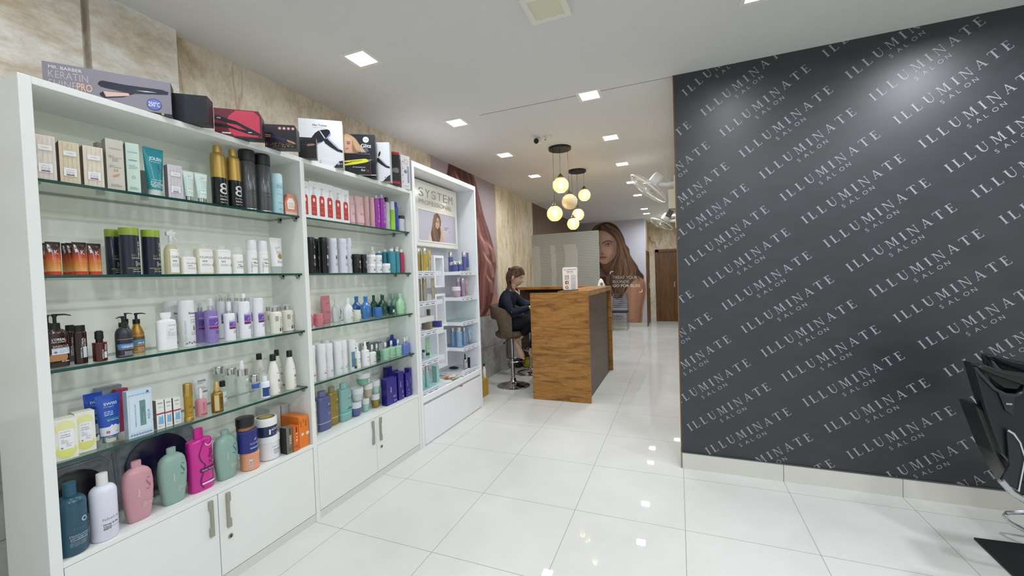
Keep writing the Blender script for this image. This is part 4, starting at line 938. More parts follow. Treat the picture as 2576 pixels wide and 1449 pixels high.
def woman():
    cy = 3.05
    J = {'pelvis': (-.205, cy, .800, (.115, .10)), 'waist': (-.245, cy, .91, (.098, .085)), 'chest': (-.235, cy, 1.04, (.115, .095)), 'upper': (-.195, cy, 1.135, (.085, .075)), 'neck0': (-.165, cy, 1.20, .046), 'neck1': (-.125, cy, 1.265, .044), 'skull': (-.095, cy, 1.33, .05)}
    E_ = [('pelvis', 'waist'), ('waist', 'chest'), ('chest', 'upper'), ('upper', 'neck0'), ('neck0', 'neck1'), ('neck1', 'skull')]
    arms = {}
    for sd, s_, el, wr in (('n', -1, (-.075, cy - .215, .955), (.135, cy - .09, 1.01)), ('f', 1, (-.02, cy + .20, .985), (.16, cy + .07, 1.03))):
        J['clav' + sd] = (-.19, cy + .085 * s_, 1.155, .055); J['sh' + sd] = (-.185, cy + .155 * s_, 1.130, .052); J['el' + sd] = (*el, .036); J['wr' + sd] = (*wr, .023)
        mid = tuple((a + b_) / 2 for a, b_ in zip((-.185, cy + .155 * s_, 1.130), el)); J['up' + sd] = (*mid, .045); mf = tuple((a * .6 + b_ * .4) for a, b_ in zip(el, wr)); J['fo' + sd] = (*mf, .035)
        hx, hy, hz = wr; J['palm' + sd] = (hx + .05, hy + .02 * -s_, hz - .005, (.032, .015)); J['kn' + sd] = (hx + .085, hy + .03 * -s_, hz - .008, (.030, .012))
        E_ += [('upper', 'clav' + sd), ('clav' + sd, 'sh' + sd), ('sh' + sd, 'up' + sd), ('up' + sd, 'el' + sd), ('el' + sd, 'fo' + sd), ('fo' + sd, 'wr' + sd), ('wr' + sd, 'palm' + sd), ('palm' + sd, 'kn' + sd)]
    legs = (('n', -1, (.165, cy - .075, .850), (-.045, cy - .055, .625)), ('f', 1, (.20, cy + .08, .835), (.075, cy + .04, .47)))
    for sd, s_, kn, an in legs:
        J['hip' + sd] = (-.175, cy + .09 * s_, .785, .092); J['th' + sd] = ((-.175 + kn[0]) / 2, (cy + .09 * s_ + kn[1]) / 2, .835, .078); J['knee' + sd] = (*kn, .055)
        c = tuple(a * .6 + b_ * .4 for a, b_ in zip(kn, an)); J['calf' + sd] = (c[0] - .01, c[1], c[2] - .005, .048); J['ank' + sd] = (*an, .031)
        E_ += [('pelvis', 'hip' + sd), ('hip' + sd, 'th' + sd), ('th' + sd, 'knee' + sd), ('knee' + sd, 'calf' + sd), ('calf' + sd, 'ank' + sd)]
    J['heeln'] = (-.105, cy - .055, .585, .030); J['archn'] = (-.06, cy - .055, .50, (.026, .034)); J['balln'] = (-.025, cy - .058, .415, (.022, .040)); J['toen'] = (.0, cy - .06, .372, (.013, .034))
    J['heelf'] = (.045, cy + .04, .42, .030); J['ballf'] = (.12, cy + .045, .375, (.038, .024)); J['toef'] = (.165, cy + .045, .362, (.034, .015))
    E_ += [('ankn', 'heeln'), ('heeln', 'archn'), ('archn', 'balln'), ('balln', 'toen'), ('ankf', 'heelf'), ('heelf', 'ballf'), ('ballf', 'toef')]
    body = skinned(J, E_, 'pelvis'); me = bake(body); parts = [me]
    # fingers: short chains rooted in the palm; thumb from the side of the palm
    for sd, s_ in (('n', -1), ('f', 1)):
        k = J['kn' + sd]; p = J['palm' + sd]
        for i in range(4):
            off = (i - 1.5) * .016; ln = (.060, .068, .063, .050)[i]; x0, y0, z0 = k[0] - .01, k[1] + off, k[2]
            o = skinned({'a': (x0, y0, z0, .010), 'b': (x0 + ln * .45, y0 + .003 * s_, z0 + .006, .0085), 'c': (x0 + ln * .8, y0, z0 - .008, .0078), 'd': (x0 + ln, y0, z0 - .024, .0065)}, [('a', 'b'), ('b', 'c'), ('c', 'd')], 'a'); parts.append(bake(o))
        y0 = p[1] - .024 * s_ * (-1 if sd == 'f' else -1) * -1
        o = skinned({'a': (p[0], p[1] - .018 * s_, p[2], .012), 'b': (p[0] + .022, p[1] - .043 * s_, p[2] - .006, .010), 'c': (p[0] + .048, p[1] - .052 * s_, p[2] - .014, .008)}, [('a', 'b'), ('b', 'c')], 'a'); parts.append(bake(o))
    for i in range(5):
        yy = cy - .06 + (i - 2) * .0135; parts.append(bake(skinned({'a': (-.01, yy, .385, .0085), 'b': (.012 + .004 * (2 - abs(i - 1)), yy, .362, .0085)}, [('a', 'b')], 'a')))
    # head grid in its own frame (faces +x, z up), tilted forward
    HM_ = Matrix.Translation((-.085, cy, 1.385)) @ Matrix.Rotation(.42, 4, 'Y')
    nu, nv = 56, 44; vs = []; g = lambda x, s_: math.exp(-(x / s_) ** 2)
    def head_pt(th, ph):
        cx_, sx_, z = math.cos(ph) * math.cos(th), math.cos(ph) * math.sin(th), math.sin(ph)
        X = .098 * cx_ - .006; Y = .073 * sx_; Z = .118 * z; fr = max(0, cx_) ** 2
        if Z < 0: Y *= max(.58, 1 + Z * 2.4); X = X + (.026 * (-Z / .118) ** 1.2 if cx_ > 0 else 0) * max(0, cx_) ** .5; X *= 1 if cx_ > 0 else max(.45, 1 + Z * 4.5)
        X += fr * (.025 * g(Y, .010) * g(Z + .022, .016) + .014 * g(Y, .010) * g(Z + .002, .022))                 # nose
        X -= fr * (.011 * g(abs(Y) - .030, .014) * g(Z - .010, .013))                                              # eye sockets
        X += fr * (.005 * g(Z - .032, .010) + .008 * g(Y, .020) * g(Z + .056, .006) + .007 * g(Y, .017) * g(Z + .068, .006))   # brow, lips
        X -= fr * .006 * g(Y, .02) * g(Z + .081, .007); X += fr * .010 * g(Y, .024) * g(Z + .101, .016)
        X += fr * .004 * g(abs(Y) - .034, .016) * g(Z + .028, .020)
        return Vector((X, Y, Z))
    def face_pt(Y, Z, lift=.0):
        """point on the face with the given side offset and height"""
        ph = math.asin(max(-1, min(1, Z / .118))); k = .58 if False else (max(.58, 1 + Z * 2.4) if Z < 0 else 1); sn = Y / (.073 * k * math.cos(ph)); th = math.asin(max(-1, min(1, sn))); v = head_pt(th, ph); return v + Vector((lift, lift * sn * .6, 0))
    for j in range(nv + 1):
        for i in range(nu): vs.append(HM_ @ head_pt(2 * PI * i / nu, -PI / 2 + PI * j / nv))
    fs = [(j * nu + i, j * nu + (i + 1) % nu, (j + 1) * nu + (i + 1) % nu, (j + 1) * nu + i) for j in range(nv) for i in range(nu)]
    hm = bpy.data.meshes.new('h'); hm.from_pydata(vs, [], fs); parts.append(hm)
    for s_ in (-1, 1):     # ears
        mb = MB(); M = HM_ @ Matrix.Translation((-.006, .080 * s_, -.012)) @ Matrix.Rotation(.35 * s_, 4, 'Z')
        mb.lathe([(-.030, .006, .008), (-.02, .013, .013), (0, .018, .016), (.02, .016, .015), (.030, .006, .008)], M_BLACK, n=14, M=M); me2 = bpy.data.meshes.new('e'); me2.from_pydata([tuple(v) for v in mb.v], [], mb.f); parts.append(me2)
    bm = bmesh.new()
    for p in parts: bm.from_mesh(p)
    bmesh.ops.recalc_face_normals(bm, faces=bm.faces); me = bpy.data.meshes.new('b'); bm.to_mesh(me); bm.free(); o = bpy.data.objects.new('b', me); COL.objects.link(o)
    me = bake(o, .0042, 2)
    skin = mat('#C9A48E', .55, 0, .4, 0, .08)
    t = empty('person', (-.2, cy, .72)); tag(t, 'woman in navy clothes with tied brown hair sitting on a bar stool', 'person'); inv = Matrix.Translation((.2, -cy, -.72))
    def put(me_, name, m_):
        me_.transform(inv); me_.materials.clear(); me_.materials.append(m_); me_.name = name; ob = bpy.data.objects.new(name, me_); COL.objects.link(ob); ob.parent = t; return ob
    put(me, 'body', skin)
    # clothing: same skeleton a little thicker
    up = lambda r, d: (r[0] + d, r[1] + d) if isinstance(r, tuple) else r + d
    navy = mat('#141A30', .75, 0, .3, 0, .25)
    ks = ['pelvis', 'waist', 'chest', 'upper', 'neck0'] + [a + s_ for s_ in 'nf' for a in ('clav', 'sh', 'up', 'el', 'fo', 'wr')]
    J2 = {k: (*J[k][:3], up(J[k][3], .020 if k[:2] in ('cl', 'sh', 'up') else .014)) for k in ks}; J2['neck0'] = (-.172, cy, 1.190, .068); J2['hem'] = (-.19, cy, .745, (.128, .112))
    J2['wrn'] = (*[a * .1 + b_ * .9 for a, b_ in zip(J['fon'][:3], J['wrn'][:3])], .034); J2['wrf'] = (*[a * .1 + b_ * .9 for a, b_ in zip(J['fof'][:3], J['wrf'][:3])], .034)
    put(bake(skinned(J2, [e for e in E_ if e[0] in J2 and e[1] in J2] + [('pelvis', 'hem')], 'pelvis'), .006, 3), 'shirt', navy)
    ks = ['pelvis'] + [a + s_ for s_ in 'nf' for a in ('hip', 'th', 'knee', 'calf')]; J3 = {k: (*J[k][:3], up(J[k][3], .014)) for k in ks}
    a = J['ankn']; c = J['calfn']; J3['ankn'] = (*[p * .25 + q * .75 for p, q in zip(c[:3], a[:3])], .048); a = J['ankf']; J3['ankf'] = (*a[:3], .050)
    put(bake(skinned(J3, [e for e in E_ if e[0] in J3 and e[1] in J3], 'pelvis'), .006, 3), 'trousers', mat('#10121C', .8, 0, .3))
    # collar and cuff button
    mb = MB(); mb.tube([Vector((-.165 + .055 * math.cos(a_), cy + .055 * math.sin(a_), 1.205 - .030 * math.cos(a_))) - Vector((-.2, cy, .72)) for a_ in [2 * PI * i / 20 for i in range(20)]], .009, navy, 8, True); mb.build('collar', t)
    MB().lathe([(-.002, .004), (.002, .004)], mat('#A9ABB5', .4), M=Matrix.Translation(Vector((-.055, cy - .262, .965)) - Vector((-.2, cy, .72))) @ Matrix.Rotation(PI / 2, 4, 'X'), n=10).build('cuff_button', t)
    # face details
    fm = MB(); H_ = Matrix.Translation((.2, -cy, -.72)) @ HM_; dk = mat('#2A1B16', .5); lip = mat('#9A5F58', .45)
    for s_ in (-1, 1):
        fm.tube([H_ @ face_pt(y * s_, z, .0) for y, z in ((.016, .008), (.026, .004), (.038, .004), (.047, .008))], .0014, dk, 5)
        fm.tube([H_ @ face_pt(y * s_, z, -.0005) for y, z in ((.013, .029), (.028, .034), (.041, .032), (.050, .026))], .0020, mat('#4A362A', .6), 5)
    fm.tube([H_ @ face_pt(y, z, -.0012) for y, z in ((-.018, -.064), (-.009, -.0605), (0, -.061), (.009, -.0605), (.018, -.064))], [.001, .0034, .0038, .0034, .001], lip, 6); fm.build('face_details', t)
    # hair: cap swept back, tied tail and loose ends on the shoulder
    hm_ = nodes_of('brown_hair'); m, nt, b, N, L = hm_; tc = N('ShaderNodeTexCoord').outputs['Object']; n = noise(N, L, tc, 40, 4, 1, .6, (1, 1, .25)); r = ramp(N, [(.3, '#33241B'), (.55, '#553D2D'), (.8, '#866648')]); L(n, r.inputs[0]); L(r.outputs[0], b.inputs['Base Color']); b.inputs['Roughness'].default_value = .62; b.inputs['Specular IOR Level'].default_value = .3
    mb = MB(); nu, nv = 56, 22; vs = []
    def lowp(th): return -.95 + 1.48 * ((1 + math.cos(th)) / 2) ** 1.25
    def cap_pt(th, ph, k=1.0): return H_ @ Vector(((.113 * math.cos(ph) * math.cos(th) - .012) * k, .087 * math.cos(ph) * math.sin(th) * k, (.131 * math.sin(ph) + .004) * k))
    for j in range(nv + 1):
        for i in range(nu): th = 2 * PI * i / nu; low = lowp(th); vs.append(cap_pt(th, low + (PI / 2 - low) * j / nv))
    mb.add(vs, [(j * nu + i, j * nu + (i + 1) % nu, (j + 1) * nu + (i + 1) % nu, (j + 1) * nu + i) for j in range(nv) for i in range(nu)], m, True)
    rr = random.Random(4); W0 = Vector((.2, -cy, -.72))
    for k in range(150):    # locks combed from the parting round to the back of the head
        s_ = -1 if k % 2 else 1; b0 = rr.random(); P = []; th0 = .15 + .5 * rr.random()
        for q in range(7):
            u = q / 6; th = (th0 + (2.7 - th0) * u) * s_; ph = max(lowp(th) + .04, (1.30 - 1.0 * b0) * (1 - u) + .35 * u - .25 * b0 * math.sin(PI * u)); P.append(cap_pt(th, ph, 1.008 + .012 * rr.random()))
        mb.tube(crv3(P, 2), .0042, m, 4)
    for k in range(150):    # loose lengths over the back and the collar
        a = rr.uniform(-1, 1); b0 = rr.random(); wv = .008 * math.sin(k)
        P = [cap_pt(PI - a * .9, .35 - .2 * b0, 1.0), cap_pt(PI - a * 1.15, -.15, 1.03), cap_pt(PI - a * 1.2, -.70, 1.05), Vector((-.205 + .03 * b0 + .03 * abs(a) + wv, cy + .066 * a, 1.270)) + W0, Vector((-.245 - .02 * b0 + .06 * abs(a), cy + .085 * a + wv, 1.205 - .03 * b0)) + W0, Vector((-.285 - .02 * b0 + .09 * abs(a), cy + .09 * a, 1.150 - .05 * b0)) + W0]
        mb.tube(crv3(P, 3), [.0045] * 12 + [.0035, .003, .002, .001], m, 4)
    for k in range(44):     # side locks falling past the jaw
        s_ = -1 if k % 2 else 1; b0 = rr.random(); P = [cap_pt(1.25 * s_, .75 - .3 * b0, 1.0), cap_pt((1.55 + .2 * b0) * s_, .15, 1.03), cap_pt((1.75 + .15 * b0) * s_, -.5, 1.04), H_ @ Vector((-.045 + .035 * b0, .070 * s_, -.105)), Vector((-.125 + .05 * b0, cy + .068 * s_, 1.215 - .03 * b0)) + W0]
        mb.tube(crv3(P, 3), [.004] * 9 + [.0035, .0025, .0015, .001], m, 4)
    mb.lathe([(-.02, .018), (0, .026), (.02, .018)], mat('#1A1516', .5), M=H_ @ Matrix.Translation((-.112, 0, .055)), n=12)
    mb.build('hair', t, recalc=True, angle=80)
woman()

PRODUCTS = [
    ('cartonpink', -0.241, -1.002, 1.777, 0.152, 0.0513, 0.05, 'A1', 'box', 'pale pink flowered carton nearest the left end of the top glass shelf', '', -0.244),
    ('cartontan', -0.241, -0.941, 1.777, 0.146, 0.0506, 0.05, 'A1', 'box', 'pinkish beige flowered carton in shrink wrap, second from the left on the top glass shelf', '', -0.209),
    ('cartoncream', -0.241, -0.877, 1.777, 0.148, 0.0543, 0.05, 'A1', 'box', 'cream flowered carton, third from the left on the top glass shelf', '', -0.175),
    ('smalldark', -0.382, -0.795, 1.777, 0.211, 0.0159, 0.03, 'A1', 'box', 'narrow grey brown carton peeking out behind the cream flowered carton', '', -0.0),
    ('tallbeige', -0.238, -0.813, 1.777, 0.193, 0.0509, 0.045, 'A1', 'box', 'tall warm beige carton with a skin swatch, left of the mint carton', '', -0.175),
    ('tallmint', -0.241, -0.753, 1.777, 0.195, 0.0405, 0.05, 'A1', 'box', 'tall pale mint carton beside the teal tube on the top glass shelf', '', -0.297),
    ('smallgrey', -0.362, -0.656, 1.777, 0.127, 0.0219, 0.02, 'A1', 'box', 'small grey patterned carton half hidden behind the teal tube', '', -0.0),
    ('teatube', -0.237, -0.68, 1.777, 0.2, 0.0747, 0.0411, 'A1', 'tube', 'large teal squeeze tube with white cap on the top glass shelf', '', -0.0),
    ('cartonlav', -0.236, -0.61, 1.777, 0.143, 0.0515, 0.04, 'A1', 'box', 'pale lavender flowered carton right of the teal tube', '', -0.175),
    ('minttube', -0.229, -0.555, 1.777, 0.132, 0.0476, 0.0262, 'A1', 'tube', 'small mint and white tube with silver cap, left one of the pair', '', -0.0),
    ('minttube', -0.231, -0.5, 1.777, 0.134, 0.0549, 0.0302, 'A1', 'tube', 'small mint and white tube with silver cap, right one by the gold bottle', '', -0.0),
    ('gold8', -0.247, -0.411, 1.777, 0.286, 0.0624, 0.0624, 'A1', 'bottle', 'tall gold and black bottle printed with a big 8, left one of two', '', -0.0),
    ('gold8', -0.246, -0.338, 1.777, 0.287, 0.0609, 0.0609, 'A1', 'bottle', 'gold and black bottle printed with a big 8, right of two, beside the black can', '', -0.0),
    ('spraycan', -0.254, -0.26, 1.777, 0.303, 0.0764, 0.0764, 'A1', 'can', 'tall charcoal hairspray can with black cap, left one of two', '', -0.0),
    ('spraycan', -0.255, -0.176, 1.777, 0.303, 0.077, 0.077, 'A1', 'can', 'tall charcoal hairspray can with black cap, right one, next to the pale blue bottle', '', -0.0),
    ('bluecan', -0.247, -0.103, 1.777, 0.218, 0.0613, 0.0613, 'A1', 'bottle', 'pale blue cylindrical bottle near the right end of the top glass shelf', '', -0.0),
    ('housebox', -0.241, -0.036, 1.777, 0.117, 0.0663, 0.05, 'A1', 'box', 'small orange house shaped carton with scalloped white label', '', -0.209),
    ('ktube', -0.312, -0.996, 1.449, 0.117, 0.0254, 0.0139, 'A2', 'tube', 'orange and brown squeeze tube against the left upright, half hidden behind another tube', '', -0.0),
    ('ktube', -0.252, -0.991, 1.449, 0.117, 0.0391, 0.0215, 'A2', 'tube', 'orange and brown squeeze tube, leftmost of the fully visible ones on the second glass shelf', '', -0.0),
    ('ktube', -0.332, -0.924, 1.449, 0.121, 0.0318, 0.0175, 'A2', 'tube', 'orange and brown squeeze tube behind, leftmost of the right hand cluster', '', -0.0),
    ('ktube', -0.297, -0.924, 1.449, 0.12, 0.035, 0.0192, 'A2', 'tube', 'orange and brown squeeze tube tucked behind the middle one of the right hand cluster', '', -0.0),
    ('ktube', -0.252, -0.922, 1.449, 0.12, 0.0402, 0.0221, 'A2', 'tube', 'orange and brown squeeze tube at the front of the right hand cluster', '', -0.0),
    ('ktube', -0.252, -0.881, 1.449, 0.118, 0.0409, 0.0225, 'A2', 'tube', 'orange and brown squeeze tube, rightmost, with a gap before the dark tins', '', -0.0),
    ('tin', -0.352, -0.781, 1.449, 0.187, 0.0447, 0.0447, 'A2', 'tin', 'dark blue cylindrical tin with green lid band, leftmost and set further back', '', -0.0),
    ('tin', -0.282, -0.758, 1.449, 0.19, 0.0621, 0.0621, 'A2', 'tin', 'dark blue cylindrical tin with green lid band, middle and nearest of three', '', -0.0),
    ('tin', -0.292, -0.679, 1.449, 0.189, 0.0614, 0.0614, 'A2', 'tin', 'dark blue cylindrical tin with green lid band, rightmost, beside the spray bottle', '', -0.0),
    ('trigger', -0.282, -0.61, 1.449, 0.198, 0.0528, 0.0528, 'A2', 'bottle', 'clear yellowish trigger spray bottle with white label on the second glass shelf', '', -0.0),
    ('oljar', -0.282, -0.547, 1.449, 0.106, 0.0584, 0.0467, 'A2', 'bottle', 'short white square bottle right of the trigger spray bottle', '', -0.0),
    ('olbot4', -0.282, -0.478, 1.449, 0.142, 0.0664, 0.0531, 'A2', 'bottle', 'cream square bottle with gold seal, left of the similar ivory one', '', -0.0),
    ('olbot5', -0.282, -0.393, 1.449, 0.141, 0.0658, 0.0526, 'A2', 'bottle', 'ivory square bottle right of the cream one, second glass shelf', '', -0.0),
    ('olround', -0.282, -0.319, 1.449, 0.137, 0.0521, 0.0521, 'A2', 'bottle', 'white round bottle with clear dome cap and thin dark stripe', '', -0.0),
    ('olslim', -0.282, -0.24, 1.449, 0.181, 0.0479, 0.0479, 'A2', 'bottle', 'slim white airless bottle with dark stripe, left of the two', '', -0.0),
    ('olslim', -0.282, -0.178, 1.449, 0.18, 0.048, 0.048, 'A2', 'bottle', 'slim white airless bottle with dark stripe, right of the two, beside the white tube', '', -0.0),
    ('oltube', -0.282, -0.098, 1.449, 0.199, 0.0723, 0.0398, 'A2', 'tube', 'white squeeze tube with round gold seal at the right end of the second glass shelf', '', -0.0),
    ('barberbig', -0.402, -0.963, 1.121, 0.184, 0.0363, 0.0182, 'A3', 'bottle', 'black pump bottle mostly hidden behind the big brown one at the left upright', '', -0.0),
    ('barberbig', -0.264, -0.994, 1.121, 0.19, 0.0636, 0.0318, 'A3', 'bottle', 'big dark brown pump bottle with white label, left end of third glass shelf', '', -0.0),
    ('barberslim', -0.382, -0.912, 1.121, 0.139, 0.0289, 0.0217, 'A3', 'bottle', 'slim dark brown bottle half hidden, between the big pump bottle and its twin', '', -0.0),
    ('barberslim', -0.261, -0.932, 1.121, 0.142, 0.0365, 0.0274, 'A3', 'bottle', 'slim dark brown bottle with black cap in front, left of the small red brown one', '', -0.0),
    ('redpump', -0.251, -0.882, 1.121, 0.116, 0.0375, 0.0375, 'A3', 'bottle', 'small red brown bottle with short black cap, alone on the third glass shelf', '', -0.0),
    ('goldpump', -0.412, -0.725, 1.121, 0.168, 0.0351, 0.0351, 'A3', 'bottle', 'gold pump bottle hidden behind the grey pump bottle', '', -0.0),
    ('greypump', -0.259, -0.804, 1.121, 0.163, 0.0531, 0.0531, 'A3', 'bottle', 'charcoal grey pump bottle with blue label band', '', -0.0),
    ('goldpump', -0.332, -0.726, 1.121, 0.168, 0.0474, 0.0474, 'A3', 'bottle', 'gold pump bottle with blue label band right of the charcoal one', '', -0.0),
    ('keune', -0.271, -0.651, 1.121, 0.163, 0.0715, 0.0393, 'A3', 'bottle', 'plain white flat bottle with boxed label, in front of the wrapped white bottles', '', -0.0),
    ('etienne', -0.392, -0.562, 1.121, 0.208, 0.0641, 0.0641, 'A3', 'bottle', 'tall white plastic wrapped bottle, left one, behind the flat white bottle', '', -0.0),
    ('etienne', -0.292, -0.558, 1.121, 0.21, 0.0628, 0.0628, 'A3', 'bottle', 'tall white plastic wrapped bottle with a drop print, beside the lilac bottles', '', -0.0),
    ('lilac', -0.352, -0.464, 1.121, 0.203, 0.046, 0.046, 'A3', 'bottle', 'translucent lilac spray bottle, left and rear of the pair', '', -0.0),
    ('lilac', -0.282, -0.458, 1.121, 0.213, 0.0539, 0.0539, 'A3', 'bottle', 'translucent lilac spray bottle, right and front of the pair', '', -0.0),
    ('purpletall', -0.422, -0.321, 1.121, 0.231, 0.0357, 0.0357, 'A3', 'bottle', 'tall white and purple pump bottle, rear leftmost of its row', '', -0.0),
    ('purpletall', -0.422, -0.277, 1.121, 0.228, 0.0385, 0.0385, 'A3', 'bottle', 'tall white and purple pump bottle, second in the rear row, above the short spray bottle', '', -0.0),
    ('purpletall', -0.382, -0.267, 1.121, 0.227, 0.0369, 0.0369, 'A3', 'bottle', 'tall white and purple pump bottle, third from the left, partly hidden', '', -0.0),
    ('purplespray', -0.259, -0.388, 1.121, 0.19, 0.0484, 0.0484, 'A3', 'bottle', 'short white and purple spray bottle with clear cap at the front of its group', '', -0.0),
    ('purpletall', -0.253, -0.317, 1.121, 0.227, 0.0528, 0.0528, 'A3', 'bottle', 'tall white and purple pump bottle at the front right of its row', '', -0.0),
    ('purplecap', -0.382, -0.187, 1.121, 0.2, 0.0296, 0.0296, 'A3', 'bottle', 'tall white and purple capped bottle half hidden behind a similar one', '', -0.0),
    ('purplecap', -0.254, -0.241, 1.121, 0.201, 0.0537, 0.0537, 'A3', 'bottle', 'tall white and purple capped bottle, front right, beside the ivory bottles', '', -0.0),
    ('ivory7', -0.362, -0.104, 1.121, 0.154, 0.0371, 0.0371, 'A3', 'bottle', 'ivory bottle with silver collar, rear left of four', '', -0.0),
    ('ivory7', -0.372, -0.024, 1.121, 0.151, 0.0387, 0.0387, 'A3', 'bottle', 'ivory bottle with silver collar, rear right of four', '', -0.0),
    ('ivory7', -0.257, -0.14, 1.121, 0.155, 0.061, 0.061, 'A3', 'bottle', 'ivory bottle with silver collar, front left of four', '', -0.0),
    ('ivory7', -0.297, -0.034, 1.121, 0.155, 0.0629, 0.0629, 'A3', 'bottle', 'ivory bottle with silver collar, rightmost on the third glass shelf', '', -0.0),
    ('yellowbox', -0.27, -0.935, 0.796, 0.148, 0.0531, 0.05, 'A4', 'box', 'white carton with yellow circles, behind and right of its twin', '', -0.14),
    ('yellowbox', -0.249, -0.996, 0.796, 0.144, 0.0594, 0.055, 'A4', 'box', 'white carton with yellow circles, nearest, at the left end of the fourth glass shelf', '', -0.14),
    ('bluetube', -0.362, -0.866, 0.796, 0.189, 0.0582, 0.032, 'A4', 'tube', 'blue squeeze tube half hidden behind its twin', '', -0.0),
    ('bluetube', -0.292, -0.851, 0.796, 0.185, 0.0768, 0.0422, 'A4', 'tube', 'blue squeeze tube with white lower band, in front beside the pale blue carton', '', -0.0),
    ('greybox', -0.432, -0.79, 0.796, 0.192, 0.0804, 0.03, 'A4', 'box', 'flat grey carton at the back behind the blue tubes', '', -0.0),
    ('redbox', -0.392, -0.767, 0.796, 0.178, 0.0397, 0.03, 'A4', 'box', 'crimson carton behind the pale blue windowed carton', '', -0.0),
    ('aquabox', -0.246, -0.778, 0.796, 0.189, 0.082, 0.03, 'A4', 'box', 'pale blue carton with a windowed vial on the fourth glass shelf', '', -0.0),
    ('carton3', -0.257, -0.703, 0.796, 0.123, 0.0287, 0.025, 'A4', 'box', 'small white carton with red stripe, leftmost of three', '', -0.0),
    ('carton3', -0.257, -0.673, 0.796, 0.12, 0.0252, 0.025, 'A4', 'box', 'small white carton with red stripe, middle of three', '', -0.0),
    ('carton3', -0.257, -0.641, 0.796, 0.117, 0.0276, 0.025, 'A4', 'box', 'small white carton with red stripe, rightmost of three', '', -0.0),
    ('goldairless', -0.238, -0.6, 0.796, 0.167, 0.0333, 0.0333, 'A4', 'bottle', 'slim gold pump bottle with amber body right of the small cartons', '', -0.0),
    ('swisstube', -0.382, -0.461, 0.796, 0.164, 0.0688, 0.0378, 'A4', 'tube', 'white squeeze tube behind the small pink pump bottle', '', -0.0),
    ('pinkpump', -0.254, -0.54, 0.796, 0.128, 0.0408, 0.0408, 'A4', 'bottle', 'small pink pump bottle with white top on the fourth glass shelf', '', -0.0),
    ('goldspray', -0.24, -0.477, 0.796, 0.145, 0.0474, 0.0474, 'A4', 'bottle', 'small gold spray bottle with black print', '', -0.0),
    ('blackcapmini', -0.352, -0.379, 0.796, 0.116, 0.0345, 0.0345, 'A4', 'bottle', 'small clear bottle with black cap behind the gold spray bottle', '', -0.0),
    ('clearbot', -0.422, -0.351, 0.796, 0.18, 0.047, 0.047, 'A4', 'bottle', 'clear bottle with silver cap, rear left of the clear ones', '', -0.0),
    ('clearbot', -0.367, -0.325, 0.796, 0.17, 0.0562, 0.0562, 'A4', 'bottle', 'clear bottle with silver cap, middle of the clear ones', '', -0.0),
    ('clearspray', -0.244, -0.35, 0.796, 0.219, 0.0552, 0.0552, 'A4', 'bottle', 'clear bottle with silver collar and white spray head', '', -0.0),
    ('clearblue', -0.266, -0.274, 0.796, 0.13, 0.0503, 0.0503, 'A4', 'bottle', 'clear bottle with silver cap and blue band', '', -0.0),
    ('milkblue', -0.239, -0.235, 0.796, 0.121, 0.0443, 0.0443, 'A4', 'bottle', 'small white and navy bottle with clear dome cap', '', -0.0),
    ('blackcapwhite', -0.402, -0.142, 0.796, 0.209, 0.0557, 0.0557, 'A4', 'bottle', 'white tapered bottle with black cap, leftmost and rear of four', '', -0.0),
    ('blackcapwhite', -0.382, -0.048, 0.796, 0.214, 0.0486, 0.0486, 'A4', 'bottle', 'white tapered bottle with black cap, rear one behind another', '', -0.0),
    ('blackcapwhite', -0.245, -0.178, 0.796, 0.218, 0.0581, 0.0581, 'A4', 'bottle', 'white tapered bottle with black cap, nearest of four', '', -0.0),
    ('blackcapwhite', -0.255, -0.068, 0.796, 0.218, 0.0578, 0.0578, 'A4', 'bottle', 'white tapered bottle with black cap, rightmost on the fourth glass shelf', '', -0.0),
    ('darkblue', -0.235, -0.995, 0.458, 0.252, 0.0818, 0.0818, 'A5', 'bottle', 'large dark teal bottle at the left end of the bottom shelf', '', -0.0),
    ('whitebig', -0.23, -0.908, 0.458, 0.246, 0.0791, 0.0712, 'A5', 'bottle', 'large white bottle between the dark teal and the pink one', '', -0.0),
    ('pinkbig', -0.256, -0.791, 0.458, 0.238, 0.1015, 0.0609, 'A5', 'bottle', 'large dusty pink oval bottle on the bottom shelf', '', -0.0),
    ('greenbig', -0.266, -0.662, 0.458, 0.239, 0.1054, 0.0632, 'A5', 'bottle', 'large sage green oval bottle left of the magenta bottle', '', -0.0),
    ('magenta', -0.27, -0.549, 0.458, 0.282, 0.0998, 0.0599, 'A5', 'bottle', 'tall magenta bottle with dark print on the bottom shelf', '', -0.0),
    ('greenbig', -0.265, -0.436, 0.458, 0.234, 0.1076, 0.0646, 'A5', 'bottle', 'large sage green oval bottle right of the magenta bottle', '', -0.0),
    ('peachjar', -0.252, -0.327, 0.458, 0.09, 0.0857, 0.0857, 'A5', 'jar', 'peach coloured tub at the bottom of the left stack', '', -0.0),
    ('bluejar', -0.252, -0.335, 0.5481, 0.115, 0.0919, 0.0919, 'A5', 'jar', 'dark blue tub in the middle of the left stack', '', -0.0),
    ('blackjar', -0.252, -0.343, 0.6628, 0.062, 0.082, 0.082, 'A5', 'jar', 'black and copper lidded jar on top of the left stack', '', -0.0),
    ('whitetub', -0.273, -0.207, 0.458, 0.126, 0.1094, 0.1094, 'A5', 'jar', 'white tub with white lid beneath the navy jar', '', -0.0),
    ('navyjar', -0.273, -0.215, 0.5843, 0.098, 0.1049, 0.1049, 'A5', 'jar', 'navy jar with wide white lid stacked on the white tub', '', -0.0),
    ('greybox2', -0.39, -0.108, 0.458, 0.237, 0.065, 0.1, 'A5', 'box', 'pale grey carton at the back behind the white tub', '', -0.0),
    ('greybox2', -0.405, -0.025, 0.458, 0.223, 0.0443, 0.08, 'A5', 'box', 'pale grey carton at the back, right of the similar one', '', -0.0),
